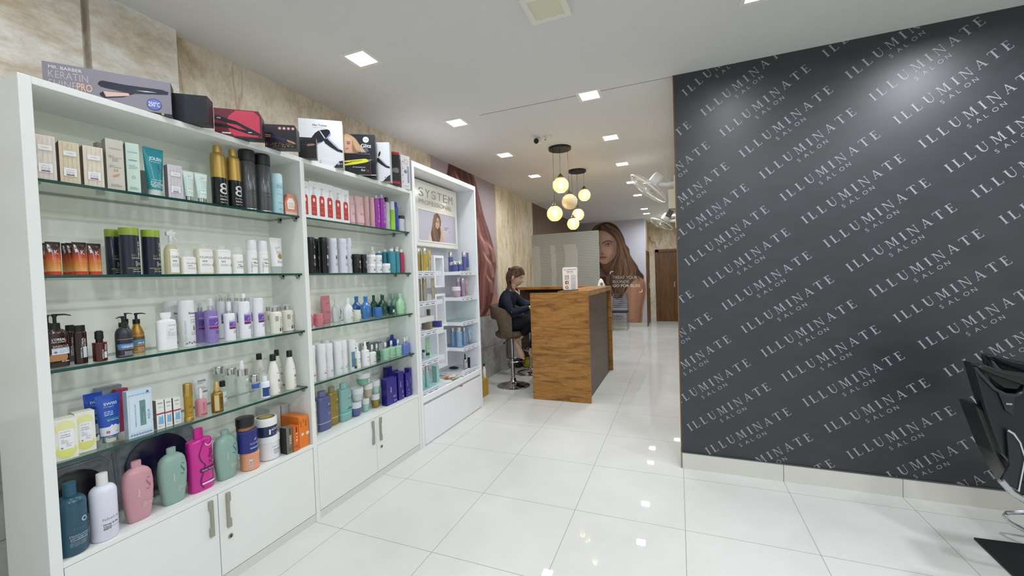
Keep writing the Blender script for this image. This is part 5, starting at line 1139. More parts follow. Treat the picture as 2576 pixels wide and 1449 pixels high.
    ('orangebig', -0.275, -0.058, 0.458, 0.178, 0.028, 0.14, 'A5', 'box', 'large orange carton left of its twin at the right end of the bottom shelf', '', -0.0),
    ('orangebig', -0.275, -0.026, 0.458, 0.175, 0.0355, 0.14, 'A5', 'box', 'large orange carton against the right upright of the bottom shelf', '', -0.0),
    ('taupe700', -0.23, -0.132, 0.458, 0.144, 0.0378, 0.05, 'A5', 'box', 'small taupe and black carton in front of the orange cartons', '', -0.0),
    ('orange911', -0.225, -0.097, 0.458, 0.141, 0.0332, 0.055, 'A5', 'box', 'small orange carton numbered 911 right of the taupe one', '', -0.0),
    ('pictbox', -0.262, 0.076, 1.777, 0.218, 0.0614, 0.045, 'B1', 'box', 'white carton with a red pump bottle picture, half hidden by the upright', '', -0.0),
    ('pictbox', -0.262, 0.139, 1.777, 0.227, 0.0625, 0.045, 'B1', 'box', 'white carton with a red pump bottle picture, second of the row of six', '', -0.0),
    ('pictbox', -0.262, 0.2, 1.777, 0.23, 0.0605, 0.045, 'B1', 'box', 'white carton with a red pump bottle picture, third of the row of six', '', -0.0),
    ('pictbox', -0.262, 0.263, 1.777, 0.23, 0.0652, 0.045, 'B1', 'box', 'white carton with a red pump bottle picture, fourth of the row of six', '', -0.0),
    ('pictbox', -0.262, 0.33, 1.777, 0.226, 0.0672, 0.045, 'B1', 'box', 'white carton with a red pump bottle picture, fifth of the row of six', '', -0.0),
    ('pictbox', -0.262, 0.396, 1.777, 0.223, 0.0633, 0.045, 'B1', 'box', 'white carton with a red pump bottle picture, rightmost of the row of six', '', -0.0),
    ('pinktube', -0.272, 0.485, 1.777, 0.201, 0.0543, 0.0299, 'B1', 'tube', 'pale pink tube right beside the white cartons', '', -0.0),
    ('pinktube', -0.262, 0.549, 1.777, 0.206, 0.0795, 0.0437, 'B1', 'tube', 'pale pink tube, right one of two, with wide crimped top', '', -0.0),
    ('pinkbot', -0.262, 0.614, 1.777, 0.217, 0.0403, 0.0403, 'B1', 'bottle', 'pale pink slim bottle, left one of two', '', -0.0),
    ('pinkbot', -0.262, 0.673, 1.777, 0.219, 0.0385, 0.0385, 'B1', 'bottle', 'pale pink slim bottle, right one of two, beside the purple bottles', '', -0.0),
    ('purplebot', -0.262, 0.722, 1.777, 0.245, 0.0502, 0.0351, 'B1', 'bottle', 'bright purple bottle, left one of two', '', -0.0),
    ('purplebot', -0.262, 0.784, 1.777, 0.259, 0.0515, 0.036, 'B1', 'bottle', 'bright purple bottle, right one of two', '', -0.0),
    ('whiteblackcap', -0.272, 0.851, 1.777, 0.251, 0.0442, 0.0442, 'B1', 'bottle', 'silvery white slim bottle with black cap', '', -0.0),
    ('limebot', -0.262, 0.9, 1.777, 0.226, 0.0441, 0.0441, 'B1', 'bottle', 'white and lime green spray bottle', '', -0.0),
    ('cobalt', -0.262, 0.946, 1.777, 0.228, 0.0467, 0.0374, 'B1', 'bottle', 'cobalt blue slim bottle at the right of the top shelf', '', -0.0),
    ('whitejarblack', -0.262, 1.003, 1.777, 0.128, 0.0668, 0.0668, 'B1', 'jar', 'small white jar with black lid at the right end of the top shelf', '', -0.0),
    ('blackbot', -0.272, 0.127, 1.449, 0.219, 0.05, 0.05, 'B2', 'bottle', 'tall black bottle, leftmost of three on the second shelf', '', -0.0),
    ('blackbot', -0.352, 0.245, 1.449, 0.224, 0.03, 0.03, 'B2', 'bottle', 'tall black bottle squeezed behind the other two', '', -0.0),
    ('blackbot', -0.272, 0.225, 1.449, 0.225, 0.0547, 0.0547, 'B2', 'bottle', 'tall black bottle, rightmost of three, beside the white bottles', '', -0.0),
    ('silverbot', -0.272, 0.298, 1.449, 0.225, 0.0542, 0.0542, 'B2', 'bottle', 'tall white bottle, left of three beside the black ones', '', -0.0),
    ('silverbot', -0.272, 0.381, 1.449, 0.229, 0.0587, 0.0587, 'B2', 'bottle', 'tall white bottle, middle and nearest of three', '', -0.0),
    ('silverbot', -0.292, 0.455, 1.449, 0.239, 0.0455, 0.0455, 'B2', 'bottle', 'tall white bottle, rightmost of three, beside the black jars', '', -0.0),
    ('blackjartall', -0.272, 0.505, 1.449, 0.131, 0.0568, 0.0568, 'B2', 'jar', 'short black tub, left of two', '', -0.0),
    ('blackjartall', -0.272, 0.576, 1.449, 0.132, 0.0452, 0.0452, 'B2', 'jar', 'short black tub, right of two, beside the small white jars', '', -0.0),
    ('cubejar', -0.272, 0.651, 1.449, 0.068, 0.0548, 0.0548, 'B2', 'jar', 'small white jar, bottom left of the stacked ones', '', -0.0),
    ('cubejar', -0.272, 0.654, 1.5174, 0.064, 0.0575, 0.0575, 'B2', 'jar', 'small white jar, top left of the stacked ones', '', -0.0),
    ('cubejar', -0.272, 0.724, 1.449, 0.067, 0.0507, 0.0507, 'B2', 'jar', 'small white jar, bottom middle of the stacked ones', '', -0.0),
    ('cubejar', -0.272, 0.726, 1.516, 0.065, 0.0535, 0.0535, 'B2', 'jar', 'small white jar, top right of the stacked ones', '', -0.0),
    ('cubejar', -0.262, 0.801, 1.449, 0.071, 0.058, 0.058, 'B2', 'jar', 'small white jar standing single right of the stacks', '', -0.0),
    ('whitesmall', -0.382, 0.793, 1.449, 0.207, 0.0493, 0.0493, 'B2', 'bottle', 'white bottle rising behind the stacked small jars', '', -0.0),
    ('tealbot', -0.362, 0.848, 1.449, 0.175, 0.0532, 0.0532, 'B2', 'bottle', 'teal bottle with white cap, leftmost and rear of four', '', -0.0),
    ('tealbot', -0.342, 0.895, 1.449, 0.186, 0.0481, 0.0481, 'B2', 'bottle', 'teal bottle with white cap, second of four, partly hidden by a jar', '', -0.0),
    ('tealbot', -0.282, 0.899, 1.449, 0.189, 0.0572, 0.0572, 'B2', 'bottle', 'teal bottle with white cap, third of four, in front', '', -0.0),
    ('tealbot', -0.282, 0.964, 1.449, 0.19, 0.0444, 0.0444, 'B2', 'bottle', 'teal bottle with white cap, rightmost of four, beside the yellow one', '', -0.0),
    ('tealbot', -0.362, 1.012, 1.449, 0.212, 0.044, 0.044, 'B2', 'bottle', 'teal bottle with taller white cap hidden behind the front ones', '', -0.0),
    ('yellowbot', -0.315, 1.011, 1.449, 0.214, 0.0502, 0.0502, 'B2', 'bottle', 'yellow bottle with white cap on the second shelf', '', -0.0),
    ('magbot', -0.269, 1.005, 1.449, 0.187, 0.0404, 0.0404, 'B2', 'bottle', 'crimson bottle with white cap at the right end of the second shelf', '', -0.0),
    ('pinkoval', -0.262, 0.086, 1.121, 0.122, 0.0506, 0.0303, 'B3', 'bottle', 'pink oval bottle cut off by the left upright', '', -0.0),
    ('pinkbowl', -0.272, 0.16, 1.121, 0.079, 0.0622, 0.0622, 'B3', 'jar', 'pink curved jar beside the tall pink tube', '', -0.0),
    ('pinktall', -0.392, 0.333, 1.121, 0.182, 0.074, 0.0407, 'B3', 'tube', 'tall dusty pink tube with crimped top on the third shelf', '', -0.0),
    ('ovalwhite', -0.372, 0.405, 1.121, 0.159, 0.0727, 0.0436, 'B3', 'bottle', 'white oval bottle, left of two', '', -0.0),
    ('ovalwhite', -0.267, 0.403, 1.121, 0.161, 0.0788, 0.0473, 'B3', 'bottle', 'white oval bottle, right of two, beside the cream jar', '', -0.0),
    ('ovalblue', -0.362, 0.586, 1.121, 0.163, 0.0864, 0.0518, 'B3', 'bottle', 'blue oval bottle, rear left behind the cream jar', '', -0.0),
    ('creambowl', -0.3, 0.512, 1.121, 0.071, 0.0704, 0.0704, 'B3', 'jar', 'cream white curved jar on the third shelf', '', -0.0),
    ('ovalblue', -0.29, 0.599, 1.121, 0.161, 0.0912, 0.0547, 'B3', 'bottle', 'blue oval bottle in front, beside the blue jar', '', -0.0),
    ('bluebowl', -0.252, 0.676, 1.121, 0.075, 0.0667, 0.0667, 'B3', 'jar', 'blue curved jar on the third shelf', '', -0.0),
    ('ovaldark', -0.382, 0.79, 1.121, 0.161, 0.0697, 0.0418, 'B3', 'bottle', 'dark green oval bottle, left and rear of two', '', -0.0),
    ('ovaldark', -0.352, 0.854, 1.121, 0.158, 0.0899, 0.0539, 'B3', 'bottle', 'dark green oval bottle in front beside the dark jar', '', -0.0),
    ('darkbowl', -0.33, 0.925, 1.121, 0.066, 0.0621, 0.0621, 'B3', 'jar', 'dark green curved jar with a white sticker', '', -0.0),
    ('ovalsage', -0.412, 0.918, 1.121, 0.165, 0.0582, 0.0349, 'B3', 'bottle', 'sage green oval bottle almost hidden behind the dark green one', '', -0.0),
    ('ovalsage', -0.388, 0.996, 1.121, 0.164, 0.0804, 0.0482, 'B3', 'bottle', 'sage green oval bottle, rear, above the dark green jar', '', -0.0),
    ('ovalsage', -0.337, 0.996, 1.121, 0.162, 0.0801, 0.0481, 'B3', 'bottle', 'sage green oval bottle, front, left of the mint one', '', -0.0),
    ('ovalmint', -0.283, 0.986, 1.121, 0.162, 0.0892, 0.0535, 'B3', 'bottle', 'pale mint oval bottle at the right end of the third shelf', '', -0.0),
    ('whitetall1', -0.262, 0.083, 0.796, 0.221, 0.0495, 0.0495, 'B4', 'bottle', 'tall white bottle cut off by the left upright', '', -0.0),
    ('whitetall1', -0.362, 0.21, 0.796, 0.211, 0.0436, 0.0436, 'B4', 'bottle', 'tall white bottle, rear left, behind the front row', '', -0.0),
    ('whitetall1', -0.252, 0.151, 0.796, 0.219, 0.0533, 0.0533, 'B4', 'bottle', 'tall white bottle with red print, nearest the left upright in front', '', -0.0),
    ('whitetall2', -0.265, 0.217, 0.796, 0.211, 0.0552, 0.0552, 'B4', 'bottle', 'tall white bottle with pale blue print', '', -0.0),
    ('whitetall1', -0.382, 0.304, 0.796, 0.219, 0.0528, 0.0528, 'B4', 'bottle', 'tall white bottle, rear, second from the left', '', -0.0),
    ('whitetall1', -0.382, 0.382, 0.796, 0.204, 0.0497, 0.0497, 'B4', 'bottle', 'tall white bottle, rear, third from the left', '', -0.0),
    ('whitetall3', -0.254, 0.284, 0.796, 0.213, 0.0541, 0.0541, 'B4', 'bottle', 'tall white bottle with green print, left of two', '', -0.0),
    ('whitetall3', -0.259, 0.335, 0.796, 0.212, 0.0482, 0.0482, 'B4', 'bottle', 'tall white bottle with green print, right of two, beside the illustrated bottle', '', -0.0),
    ('illus', -0.254, 0.409, 0.796, 0.204, 0.0549, 0.0549, 'B4', 'bottle', 'white bottle with teal and olive illustration on the fourth shelf', '', -0.0),
    ('dayspump', -0.26, 0.46, 0.796, 0.176, 0.0435, 0.0435, 'B4', 'bottle', 'slim white pump bottle beside the illustrated one', '', -0.0),
    ('days', -0.255, 0.533, 0.796, 0.173, 0.0552, 0.0552, 'B4', 'bottle', 'white bottle with nozzle cap right of the slim pump bottle', '', -0.0),
    ('serumwhite', -0.25, 0.598, 0.796, 0.14, 0.0596, 0.0387, 'B4', 'bottle', 'small white serum bottle with silver collar', '', -0.0),
    ('serumdark', -0.261, 0.66, 0.796, 0.135, 0.0548, 0.0357, 'B4', 'bottle', 'small dark green serum bottle with silver collar', '', -0.0),
    ('serumsage', -0.26, 0.754, 0.796, 0.131, 0.0676, 0.0439, 'B4', 'bottle', 'small sage serum bottle with silver collar, leftmost of three', '', -0.0),
    ('serumsage', -0.272, 0.837, 0.796, 0.13, 0.0699, 0.0454, 'B4', 'bottle', 'small sage serum bottle with silver collar, middle of three', '', -0.0),
    ('serumsage', -0.26, 0.904, 0.796, 0.129, 0.068, 0.0442, 'B4', 'bottle', 'small sage serum bottle with silver collar, rightmost of three', '', -0.0),
    ('serumblue', -0.235, 0.957, 0.796, 0.137, 0.0578, 0.0376, 'B4', 'bottle', 'small periwinkle serum bottle, left of two', '', -0.0),
    ('serumblue', -0.252, 1.008, 0.796, 0.135, 0.0557, 0.0362, 'B4', 'bottle', 'small periwinkle serum bottle, right of two, at the shelf end', '', -0.0),
    ('cobaltflask', -0.382, 0.987, 0.796, 0.152, 0.0848, 0.0509, 'B4', 'bottle', 'cobalt blue bottle rising behind the sage serum bottles', '', -0.0),
    ('skbox', -0.437, 0.864, 0.796, 0.13, 0.3449, 0.02, 'B4', 'box', 'flat white carton with black diagonal corner at the back of the fourth shelf', '', -0.0),
    ('darkgreybox', -0.412, 0.785, 0.796, 0.119, 0.1167, 0.03, 'B4', 'box', 'grey carton behind the small serum bottles', '', -0.0),
    ('beigelitre', -0.29, 0.104, 0.458, 0.247, 0.0424, 0.0297, 'B5', 'bottle', 'beige litre bottle hidden behind the left upright', '', -0.0),
    ('litreblue', -0.323, 0.204, 0.458, 0.246, 0.1027, 0.0719, 'B5', 'bottle', 'tall slate blue litre bottle on the bottom shelf', '', -0.0),
    ('litregold', -0.335, 0.295, 0.458, 0.25, 0.0827, 0.0579, 'B5', 'bottle', 'tall gold litre bottle right of the slate blue one', '', -0.0),
    ('litreteal', -0.323, 0.386, 0.458, 0.252, 0.1015, 0.0711, 'B5', 'bottle', 'tall pale teal litre bottle on the bottom shelf', '', -0.0),
    ('jarblue', -0.308, 0.475, 0.458, 0.098, 0.0794, 0.0794, 'B5', 'jar', 'slate blue jar with white lid at the bottom left of the jar pyramid', '', -0.0),
    ('jarwhite', -0.308, 0.494, 0.556, 0.092, 0.086, 0.086, 'B5', 'jar', 'pearl white jar standing on the slate blue jar', '', -0.0),
    ('jarmint', -0.308, 0.57, 0.458, 0.095, 0.0566, 0.0566, 'B5', 'jar', 'mint jar with white lid, left one on the shelf', '', -0.0),
    ('jargold', -0.302, 0.669, 0.458, 0.101, 0.065, 0.065, 'B5', 'jar', 'gold jar with white lid on the shelf, under the green jars', '', -0.0),
    ('jarmint', -0.322, 0.776, 0.458, 0.103, 0.0672, 0.0672, 'B5', 'jar', 'mint jar with a dark band, right one on the shelf beside the purple cartons', '', -0.0),
    ('jarbeige', -0.308, 0.601, 0.5525, 0.101, 0.0701, 0.0701, 'B5', 'jar', 'beige jar with white lid resting on the left mint jar', '', -0.0),
    ('jarmint2', -0.302, 0.676, 0.5588, 0.098, 0.0662, 0.0662, 'B5', 'jar', 'pale green jar with white lid resting on the gold jar', '', -0.0),
    ('jargreen', -0.308, 0.561, 0.6532, 0.085, 0.0963, 0.0963, 'B5', 'jar', 'green jar with white label on top of the jar pyramid', '', -0.0),
    ('purpbox', -0.252, 0.768, 0.458, 0.198, 0.1179, 0.05, 'B5', 'box', 'glossy purple carton, nearest one of the group', '', -0.0),
    ('purpbox', -0.252, 0.883, 0.458, 0.217, 0.0646, 0.045, 'B5', 'box', 'glossy purple carton, second, standing taller behind the nearest', '', -0.0),
    ('purpbox', -0.252, 0.967, 0.458, 0.191, 0.0475, 0.045, 'B5', 'box', 'glossy purple carton, third from the left', '', -0.0),
    ('purpbox', -0.252, 1.006, 0.458, 0.221, 0.0304, 0.045, 'B5', 'box', 'glossy purple carton against the right upright', '', -0.0),
    ('purpbox', -0.39, 0.927, 0.458, 0.24, 0.0623, 0.04, 'B5', 'box', 'glossy purple carton at the back left', '', -0.0),
    ('purpbox', -0.39, 0.997, 0.458, 0.194, 0.0779, 0.04, 'B5', 'box', 'glossy purple carton at the back right', '', -0.0),
    ('sysgold', -0.325, 1.323, 1.46, 0.209, 0.0516, 0.0516, 'CL1', 'bottle', 'gold bottle beside the left wall of the tall display unit, top left shelf', '', -0.0),
    ('sysoil', -0.265, 1.326, 1.46, 0.205, 0.0377, 0.0377, 'CL1', 'bottle', 'clear amber oil bottle with silver cap on the top left display shelf', '', -0.0),
    ('systubegold', -0.255, 1.383, 1.46, 0.197, 0.0583, 0.0321, 'CL1', 'tube', 'gold squeeze tube standing on its cap on the top left display shelf', '', -0.0),
    ('sysblue', -0.375, 1.959, 1.46, 0.199, 0.0487, 0.0487, 'CR1', 'bottle', 'slate blue bottle behind the small blue jars', '', -0.0),
    ('sysjarblue', -0.319, 1.882, 1.46, 0.094, 0.0503, 0.0503, 'CR1', 'jar', 'small slate blue jar with silver lid, leftmost of three', '', -0.0),
    ('sysjarblue', -0.271, 1.86, 1.46, 0.099, 0.0551, 0.0551, 'CR1', 'jar', 'small slate blue jar with silver lid, middle of three', '', -0.0),
    ('sysjarblue', -0.265, 1.945, 1.46, 0.104, 0.0563, 0.0563, 'CR1', 'jar', 'small slate blue jar with silver lid, rightmost of three', '', -0.0),
    ('sysblue', -0.265, 2.042, 1.46, 0.201, 0.0452, 0.0452, 'CR1', 'bottle', 'slate blue bottle with silver cap right of the blue jars', '', -0.0),
    ('systubeblue', -0.255, 2.102, 1.46, 0.195, 0.0554, 0.0304, 'CR1', 'tube', 'slate blue tube standing on its cap at the right of the top display shelf', '', -0.0),
    ('sysgreige', -0.305, 1.285, 1.205, 0.19, 0.034, 0.034, 'CL2', 'bottle', 'greige bottle at the left wall, second left display shelf', '', -0.0),
    ('sysgreige', -0.255, 1.29, 1.205, 0.199, 0.0408, 0.0408, 'CL2', 'bottle', 'greige bottle with gold cap on the second left display shelf', '', -0.0),
    ('systubegreige', -0.255, 1.422, 1.205, 0.193, 0.0594, 0.0327, 'CL2', 'tube', 'greige tube standing on its cap on the second left display shelf', '', -0.0),
    ('sysjarmauve', -0.275, 1.877, 1.203, 0.103, 0.0897, 0.0897, 'CR2', 'jar', 'mauve jar with white lid on the second right display shelf', '', -0.0),
    ('sysmauve', -0.305, 1.972, 1.203, 0.2, 0.0487, 0.0487, 'CR2', 'bottle', 'mauve bottle with silver cap, taller one behind the mauve jar', '', -0.0),
    ('sysmauve', -0.265, 1.992, 1.203, 0.186, 0.0407, 0.0407, 'CR2', 'bottle', 'mauve bottle with silver cap, shorter one beside the mauve tube', '', -0.0),
    ('systubemauve', -0.255, 2.055, 1.203, 0.193, 0.0548, 0.0301, 'CR2', 'tube', 'mauve tube standing on its cap on the second right display shelf', '', -0.0),
    ('lowgold', -0.255, 1.306, 0.954, 0.066, 0.0312, 0.09, 'CL3', 'box', 'flat taupe carton lying at the front of the third left display shelf', '', -0.0),
    ('lowpurple', -0.255, 1.467, 0.954, 0.054, 0.0253, 0.09, 'CL3', 'box', 'flat violet carton lying beside the taupe one, third left display shelf', '', -0.0),
    ('standgold', -0.345, 1.472, 0.954, 0.16, 0.016, 0.03, 'CL3', 'box', 'narrow upright dark gold carton on the third left display shelf', '', -0.0),
    ('sysskyblue', -0.345, 1.898, 0.7, 0.195, 0.0562, 0.0562, 'CR4', 'bottle', 'sky blue bottle, rear left on the fourth right display shelf', '', -0.0),
    ('sysskyblue', -0.255, 1.865, 0.7, 0.2, 0.0594, 0.0594, 'CR4', 'bottle', 'sky blue bottle, front middle of its shelf', '', -0.0),
    ('sysskyblue', -0.285, 2.019, 0.7, 0.18, 0.0453, 0.0453, 'CR4', 'bottle', 'sky blue bottle beside the pale blue tube', '', -0.0),
    ('systubesky', -0.255, 2.091, 0.7, 0.18, 0.0619, 0.0341, 'CR4', 'tube', 'pale blue tube standing on its cap on the fourth right display shelf', '', -0.0),
    ('sysgreenpot', -0.295, 1.296, 0.7, 0.072, 0.0274, 0.0274, 'CL4', 'jar', 'small clear jar with dark cap on the fourth left display shelf', '', -0.0),
    ('systubegreen', -0.335, 1.421, 0.7, 0.161, 0.0645, 0.0355, 'CL4', 'tube', 'pale green tube with dark cap on the fourth left display shelf', '', -0.0),
    ('sysaqua', -0.265, 1.222, 0.45, 0.158, 0.0336, 0.0336, 'CL5', 'bottle', 'aqua bottle close to the left wall of the display unit, lowest shelf', '', -0.0),
    ('sysaqua', -0.255, 1.277, 0.45, 0.184, 0.0375, 0.0375, 'CL5', 'bottle', 'aqua bottle with silver cap beside the mint carton, lowest display shelf', '', -0.0),
    ('mintbox', -0.285, 1.459, 0.45, 0.147, 0.0417, 0.05, 'CL5', 'box', 'mint green carton on the lowest left display shelf', '', -0.0),
    ('dropper', -0.265, 1.985, 0.45, 0.159, 0.0409, 0.0409, 'CR5', 'bottle', 'small silver dropper bottle with black bulb on the lowest right display shelf', '', -0.0),
    ('navybox', -0.255, 2.048, 0.45, 0.109, 0.0054, 0.03, 'CR5', 'box', 'small navy and white carton behind the dropper bottle', '', -0.0),
]
# ------------------------------------------------------------------ products
class Prod:
    def __init__(s, name, x, y, z, h, w, d, label, cat, group, box=False):
        s.t = empty(name, (x, y, z)); tag(s.t, label, cat, group or None); s.h, s.w, s.d, s.box = h, w, d, box; s.prof = None; s.e = 2.0; s.n = 24; s.k = 0; s.lb = None
    def part(s, name, prof, m, e=None, main=False, n=None, off=(0, 0)):
        """prof: (z, r [, r_depth]) in fractions of height and half width"""
        e = e or s.e; P = [(p[0] * s.h, (p[2] if len(p) > 2 else p[1]) * s.d / 2, p[1] * s.w / 2) for p in prof]
        o = MB().lathe(P, m, (off[0] * s.d / 2, off[1] * s.w / 2), n or s.n, e).build(name, s.t, angle=38)
        if main or s.prof is None: s.prof = P; s.pe = e
        return o
    def rad(s, z):
        P = s.prof
        for a, b_ in zip(P[:-1], P[1:]):
            if a[0] <= z <= b_[0]:
                t = (z - a[0]) / max(1e-9, b_[0] - a[0]); return a[1] + (b_[1] - a[1]) * t, a[2] + (b_[2] - a[2]) * t
        return (P[-1][1], P[-1][2]) if z > P[-1][0] else (P[0][1], P[0][2])
    def pt(s, y, z, lift):
        """y, z in metres on the front of the thing"""
        if s.box: return (s.d / 2 + lift, y, z)
        rx, ry = s.rad(min(max(z, s.prof[0][0]), s.prof[-1][0])); e = s.pe
        q = max(-.97, min(.97, y / ry)) if e > 2.3 else math.sin(max(-1.45, min(1.45, y / max(ry, rx, 1e-4) )))
        x = rx * (1 - abs(q) ** e) ** (1 / e); return (x + lift, ry * q * (1 + lift / max(ry, .01)), z)
    def L(s):
        if s.lb is None: s.lb = MB()
        s.k += 1; return s.lb, .0004 + .00011 * min(s.k, 24)
    def lay(s, P, fs, m):
        """flat print (y, z in metres) wrapped onto the body, cut finely enough to follow its curve"""
        mb, l = s.L()
        if not s.box and P and max(p[0] for p in P) - min(p[0] for p in P) > .006:
            bm = bmesh.new(); V = [bm.verts.new((a, b_, 0)) for a, b_ in P]
            for f in fs:
                try: bm.faces.new([V[i] for i in f])
                except ValueError: pass
            a = min(p[0] for p in P) + .003; e = max(p[0] for p in P)
            while a < e: bmesh.ops.bisect_plane(bm, geom=bm.verts[:] + bm.edges[:] + bm.faces[:], plane_co=(a, 0, 0), plane_no=(1, 0, 0)); a += .003
            bm.verts.index_update(); P = [(v.co.x, v.co.y) for v in bm.verts]; fs = [[v.index for v in f.verts] for f in bm.faces]; bm.free()
        mb.add([s.pt(a, b_, l) for a, b_ in P], fs, m); return s
    def rect(s, y0, y1, z0, z1, m):
        mb, l = s.L(); ny = 1 if s.box else max(1, int(abs(y1 - y0) * s.w / .006) + 1); nz = 1 if s.box else 7
        Y = [(y0 + (y1 - y0) * i / ny) * s.w for i in range(ny + 1)]; Z = [(z0 + (z1 - z0) * i / nz) * s.h for i in range(nz + 1)]
        vs = [s.pt(y, z, l) for z in Z for y in Y]; mb.add(vs, [(j * (ny + 1) + i, j * (ny + 1) + i + 1, (j + 1) * (ny + 1) + i + 1, (j + 1) * (ny + 1) + i) for j in range(nz) for i in range(ny)], m, not s.box); return s
    def text(s, t, y, z, hz, m, width=None, vertical=False, bold=0):
        """centred at y (fraction of width), base at z; hz letter height and width in fractions"""
        vs, fs, wd = text_geo(t, bold)
        if not vs: return s
        k = hz * (s.h if not vertical else s.w); kx = k if width is None else (width * (s.w if not vertical else s.h)) / wd
        for dx in (0,):
            if vertical: P = [(y * s.w - vy * k + k / 2, z * s.h + vx * kx) for vx, vy in vs]
            else: P = [(y * s.w + (vx - wd / 2) * kx, z * s.h + vy * k) for vx, vy in vs]
            s.lay(P, fs, m)
        return s
    def lines(s, y0, y1, z, n, m, dz=.02, hz=.008, seed=0):
        mb, l = s.L(); rr = random.Random(seed + n)
        for i in range(n):
            a = y0
            while a < y1 - .03:
                b_ = min(y1, a + rr.uniform(.08, .2)); mb.add([s.pt(a * s.w, (z - i * dz) * s.h, l), s.pt(b_ * s.w, (z - i * dz) * s.h, l), s.pt(b_ * s.w, (z - i * dz + hz) * s.h, l), s.pt(a * s.w, (z - i * dz + hz) * s.h, l)], [(0, 1, 2, 3)], m); a = b_ + .03
                if rr.random() < .12: break
        return s
    def dot(s, y, z, r, m, n=14, ry=None):
        return s.lay([(y * s.w + r * s.w * math.cos(2 * PI * i / n), z * s.h + (ry or r) * s.w * math.sin(2 * PI * i / n)) for i in range(n)], [tuple(range(n))], m)
    def shape(s, pts, m):
        return s.lay([(y * s.w, z * s.h) for y, z in pts], [tuple(range(len(pts)))], m)
    def swoosh(s, y, z, k, m):
        """the long curled S on the oval bottles"""
        P = crv([(y + .10 * k, z + .10 * k), (y, z + .13 * k), (y - .07 * k, z + .08 * k), (y, z + .02 * k), (y + .07 * k, z - .04 * k), (y, z - .09 * k), (y - .09 * k, z - .06 * k)], 3)
        for i, (p, q) in enumerate(zip(P[:-1], P[1:])):
            t = .022 * k * math.sin(PI * (i + 1) / len(P)) + .006 * k; s.shape([(p[0], p[1] - t * .4), (q[0], q[1] - t * .4), (q[0] + t, q[1] + t * .5), (p[0] + t, p[1] + t * .5)], m)
        return s
    def done(s):
        if s.lb is not None: s.lb.build('label', s.t, recalc=False)
def cyl(body_top, shoulder, neck_r, r=1.0, base=.94, z0=0.0, bevel=.012):
    """bottle profile: upright wall, rounded shoulder, neck"""
    P = [(z0, base * .96 * r), (z0 + bevel, r), (body_top, r)]
    for i in range(1, 7):
        a = PI / 2 * i / 6; P.append((body_top + (shoulder - body_top) * math.sin(a), neck_r + (r - neck_r) * math.cos(a)))
    return P
def cap(z0, z1, r, dome=0): 
    P = [(z0, r), (z1 - .012, r), (z1 - .004, r * .97), (z1, r * .88)]
    if dome: P = [(z0, r)] + [(z0 + (z1 - z0) * (.45 + .55 * math.sin(PI / 2 * i / 6)), r * math.cos(PI / 2 * i / 6) + .001) for i in range(7)]
    return P
def pump(p, z0, z1, r, m, nozzle=1, ang=-.5):
    """collar, stem, and a flat head whose spout points off to one side"""
    h = z1 - z0; p.part('collar', [(z0, r), (z0 + h * .42, r * .96), (z0 + h * .44, r * .5)], m, 2)
    s = MB(); H_, W2 = p.h, p.w / 2; s.lathe([((z0 + h * .44) * H_, r * W2 * .36), ((z0 + h * .86) * H_, r * W2 * .36)], m, n=12); s.lathe([((z0 + h * .82) * H_, r * W2 * .5), ((z0 + h * .98) * H_, r * W2 * .52), (z1 * H_, r * W2 * .42)], m, n=16)
    if nozzle: d = Vector((math.sin(ang) * .6 + .5, math.cos(ang), 0)).normalized(); L_ = W2 * nozzle; zz = (z1 - h * .06) * H_; s.tube([Vector((0, 0, zz)), d * L_ * .6 + Vector((0, 0, zz)), d * L_ + Vector((0, 0, zz - h * .08 * H_))], [r * W2 * .26, r * W2 * .2, r * W2 * .13], m, 8)
    s.build('pump_head', p.t, angle=50)
def tubeshape(p, body, capm, capr=.62, caph=.14, wide=1.0, zone=None):
    """squeeze tube standing on its cap: oval foot, flat crimped top"""
    p.part('cap', [(0, capr * .97, capr * 1.35), (.008, capr, capr * 1.4), (caph, capr, capr * 1.4)], capm)
    rings = []; n = 24; prof = []
    for i in range(11):
        t = i / 10; z = caph + (1 - caph - .05) * t; ry = (capr + .12 + (wide - capr - .12) * t); rx = (capr + .12) * 1.4 * (1 - t) ** .6 + .05
        prof.append((z, ry, rx))
    prof = [(caph - .001, capr * .9, capr * 1.2)] + prof + [(.955, wide, .06), (1.0, wide, .06)]
    p.e = 2.0; o = p.part('tube_body', prof, body, 2.0, True); return o
def boxes(p, m, side=None, bev=.0006):
    mb = MB(); d, w_, h = p.d / 2, p.w / 2, p.h; mb.box(-d, d, -w_, w_, 0, h, m)
    if side: mb.m = [mb.slot(side) if i in (2, 3) else k for i, k in enumerate(mb.m)]
    p.box = True; mb.build('carton_body', p.t, bevel=bev)
def mt(h, r=.4, me=0.0, **k): return mat(h, r, me, **k)
WH = mt('#ECECEC', .3); GY = mt('#7C7F86', .5); DK = mt('#2B2C31', .5); SIL = mat('#CFCFCD', .15, 1.0); GOLD = mat('#C2A25A', .35, .85); WT = mt('#E3E4E6', .5); BLK = M_BLACK
CLEARP = clear('#FCFDFD', .80, .05, 'clear_plastic', '#F4F6F6')

